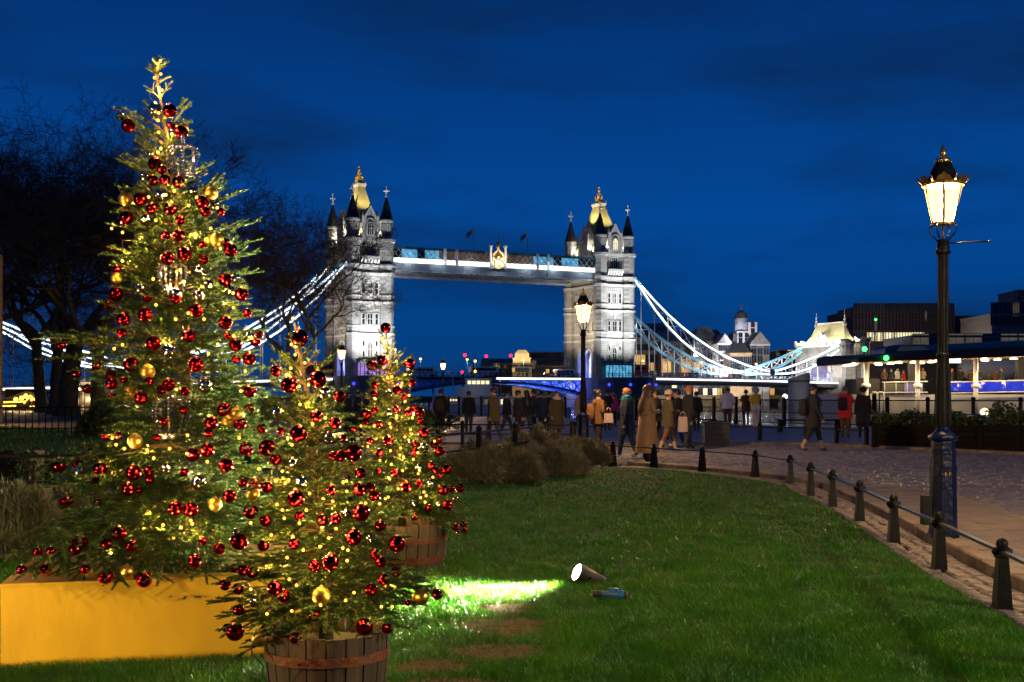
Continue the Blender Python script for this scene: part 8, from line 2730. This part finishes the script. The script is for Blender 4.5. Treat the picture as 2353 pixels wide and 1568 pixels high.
dk = [(1135, 33.5, 1.67, -60, 'olive', 'tall man in a dark olive jacket walking among the dark crowd'),
      (1190, 35.5, 1.60, 70, 'black', 'person in black with an orange lanyard in the middle of the dark crowd'),
      (1210, 38.0, 1.62, -40, 'black', 'person in black partly hidden in the dark crowd'),
      (1243, 41.0, 1.60, 30, 'navy', 'person in a navy coat at the edge of the dark crowd'),
      (1164, 40.0, 1.58, 100, 'black', 'person in dark clothes behind the tall man of the crowd'),
      (1261, 45.0, 1.60, 60, 'black', 'person in black far back between the crowd and the olive quilted coat'),
      (1226, 44.0, 1.66, -80, 'olive', 'person in brown black clothes deepest in the dark crowd'),
      (1013, 40.5, 1.66, 10, 'black', 'person in black with a round rucksack below the small gas lamp'),
      (1077, 42.0, 1.60, 5, 'black', 'person in black alone beside the ramp railing'),
      (800, 44.0, 1.58, 90, 'black', 'person in black seen between the small fir and the far fir'),
      (823, 46.0, 1.62, -80, 'navy', 'dark clothed person just behind the far fir tree'),
      (842, 43.0, 1.56, 100, 'black', 'short dark clothed person behind the far fir tree'),
      (1330, 44.0, 1.58, 60, 'stonecl', 'pale jacketed person behind the gas lamp column'),
      (1600, 47.0, 1.60, 20, 'black', 'person in black far behind the tall man with the bag')]
dp = []
for i, (px, Y, h, fc, c, lab) in enumerate(dk):
    dp.append(person(lab, pp(px, Y), Y, h, fc, c, 'black' if i % 2 else 'denim', stride=.12 if i < 5 else .03, skirt=.40 if i % 3 == 0 else None, hair='long' if i in (2, 9) else 'short'))
backpack(dp[7], 1.66, 'round dark rucksack below the small gas lamp', 'olive')
# handbag of the woman in yellow
q = thing('handbag', 'white and black crossbody bag behind the yellow jacket', 'handbag', (ye.location.x - .02, ye.location.y - .22, .02), 0, 'bags carried on the wharf')
mb = MB(); mb.bevbox(-.14, .14, -.06, .06, .78, 1.0, .03); mb.build('bag_body', M['whitecl'], q)
mb = MB(); mb.tube([(-.13, 0, .98), (-.17, .02, 1.15), (-.10, .10, 1.35), (.14, .12, 1.42), (.17, .05, 1.2), (.13, 0, .98)], .012, 5); mb.build('strap', M['black'], q)
# people on the pier terrace, seen from the waist up over the canvas
TER = [(2013 + 19, 'browncl', 'person with fair hair in the pier terrace kiosk queue', 'hairginger'), (2062, 'whitecl', 'person in a pale hooded coat under the pier roof', 'hairdark'), (2076, 'redcl', 'person in a dark red top beside the dark roof post', 'hairdark'),
       (2048, 'navy', 'person in navy next to the fair haired one under the pier roof', 'hairdark'), (2120, 'stonecl', 'person in beige just beyond the lamp column on the pier', 'hairginger'),
       (2168, 'whitecl', 'person in a white hat and coat at the start of the blue canvas', 'hairdark'), (2188, 'black', 'person in black with a red hat behind the blue canvas', 'hairdark'), (2206, 'black', 'man in a black jacket with cap behind the canvas', 'hairdark'),
       (2232, 'browncl', 'person in tan bending beside the pale roof post', 'hairdark'), (2250, 'navy', 'person in a blue hooded coat behind the canvas', 'hairdark'), (2272, 'olive', 'child in an olive hat between the blue hood and the brown coat', 'hairdark'),
       (2288, 'browncl', 'person in a big brown furry coat behind the canvas', 'hairbrown'), (2302, 'denim', 'person with white hair and a denim jacket by the brown coat', 'hairginger'), (2334, 'black', 'person in a dark check coat with a hat near the picture edge', 'hairdark'), (2346, 'stonecl', 'fair haired person at the picture edge on the terrace', 'hairginger')]
for i, (px, c, lab, hm) in enumerate(TER):
    Y = 90.5 + (i % 3) * .8
    hh = (1.62, 1.70, 1.56)[i % 3] if 'child' not in lab else 1.35
    hat = ('beanie', 'redcl') if 'red hat' in lab else ('beanie', 'whitecl') if 'white hat' in lab else ('cap', 'black') if 'cap' in lab else ('beanie', 'olive') if 'olive hat' in lab else None
    person(lab, pp(px, Y), Y, hh, (40, 150, 270, 200)[i % 4], c, 'black', hm, arms='hold', hat=hat, z=1.85, bulk=1.2 if 'big' in lab else 1.0, group='people on the pier terrace')
# tiny walkers on the bridge
base_p = None
seen = {}
for i, (px, b) in enumerate([(1003, -7.6), (1040, -7.4), (1083, -7.6), (1128, -7.6), (1135, -7.4), (1142, -7.6), (1147, -7.2), (1168, -7.6), (1193, -7.6), (1210, -7.5), (1236, -7.6), (1250, -7.4), (1272, -7.6), (1398, -18), (1407, -19), (1480, -9), (1490, -9), (865, -19), (845, -20), (872, -18.5), (1560, -8.2), (1625, -8.2)]):
    a = a_at(px, b)
    loc = B(a, b, 0)
    zz = 6.95 if b < -10 else deck_z(a) + .75
    where = 'on the pier terrace by the cyan glass' if px in (1398, 1407) else 'on the pier terrace by the violet glass' if b < -10 else 'under the lit chain' if px > 1450 else 'on the dark bascule leaf' if px < 1145 else 'on the lit bascule leaf'
    seen[where] = seen.get(where, 0) + 1
    lab = 'tiny pedestrian %s, %s one along' % (where, order_words(seen[where] - 1, 0))
    if base_p is None:
        base_p = person(lab, loc.x, loc.y, 1.72, 90, 'black', 'navy', group='pedestrians on the bridge', z=zz, stride=.1)
        o = base_p
    else:
        o = copy_tree(base_p); o.location = (loc.x, loc.y, zz); o.rotation_euler.z = rad((i * 77) % 360)
    tag(o, lab, 'person', 'pedestrians on the bridge')
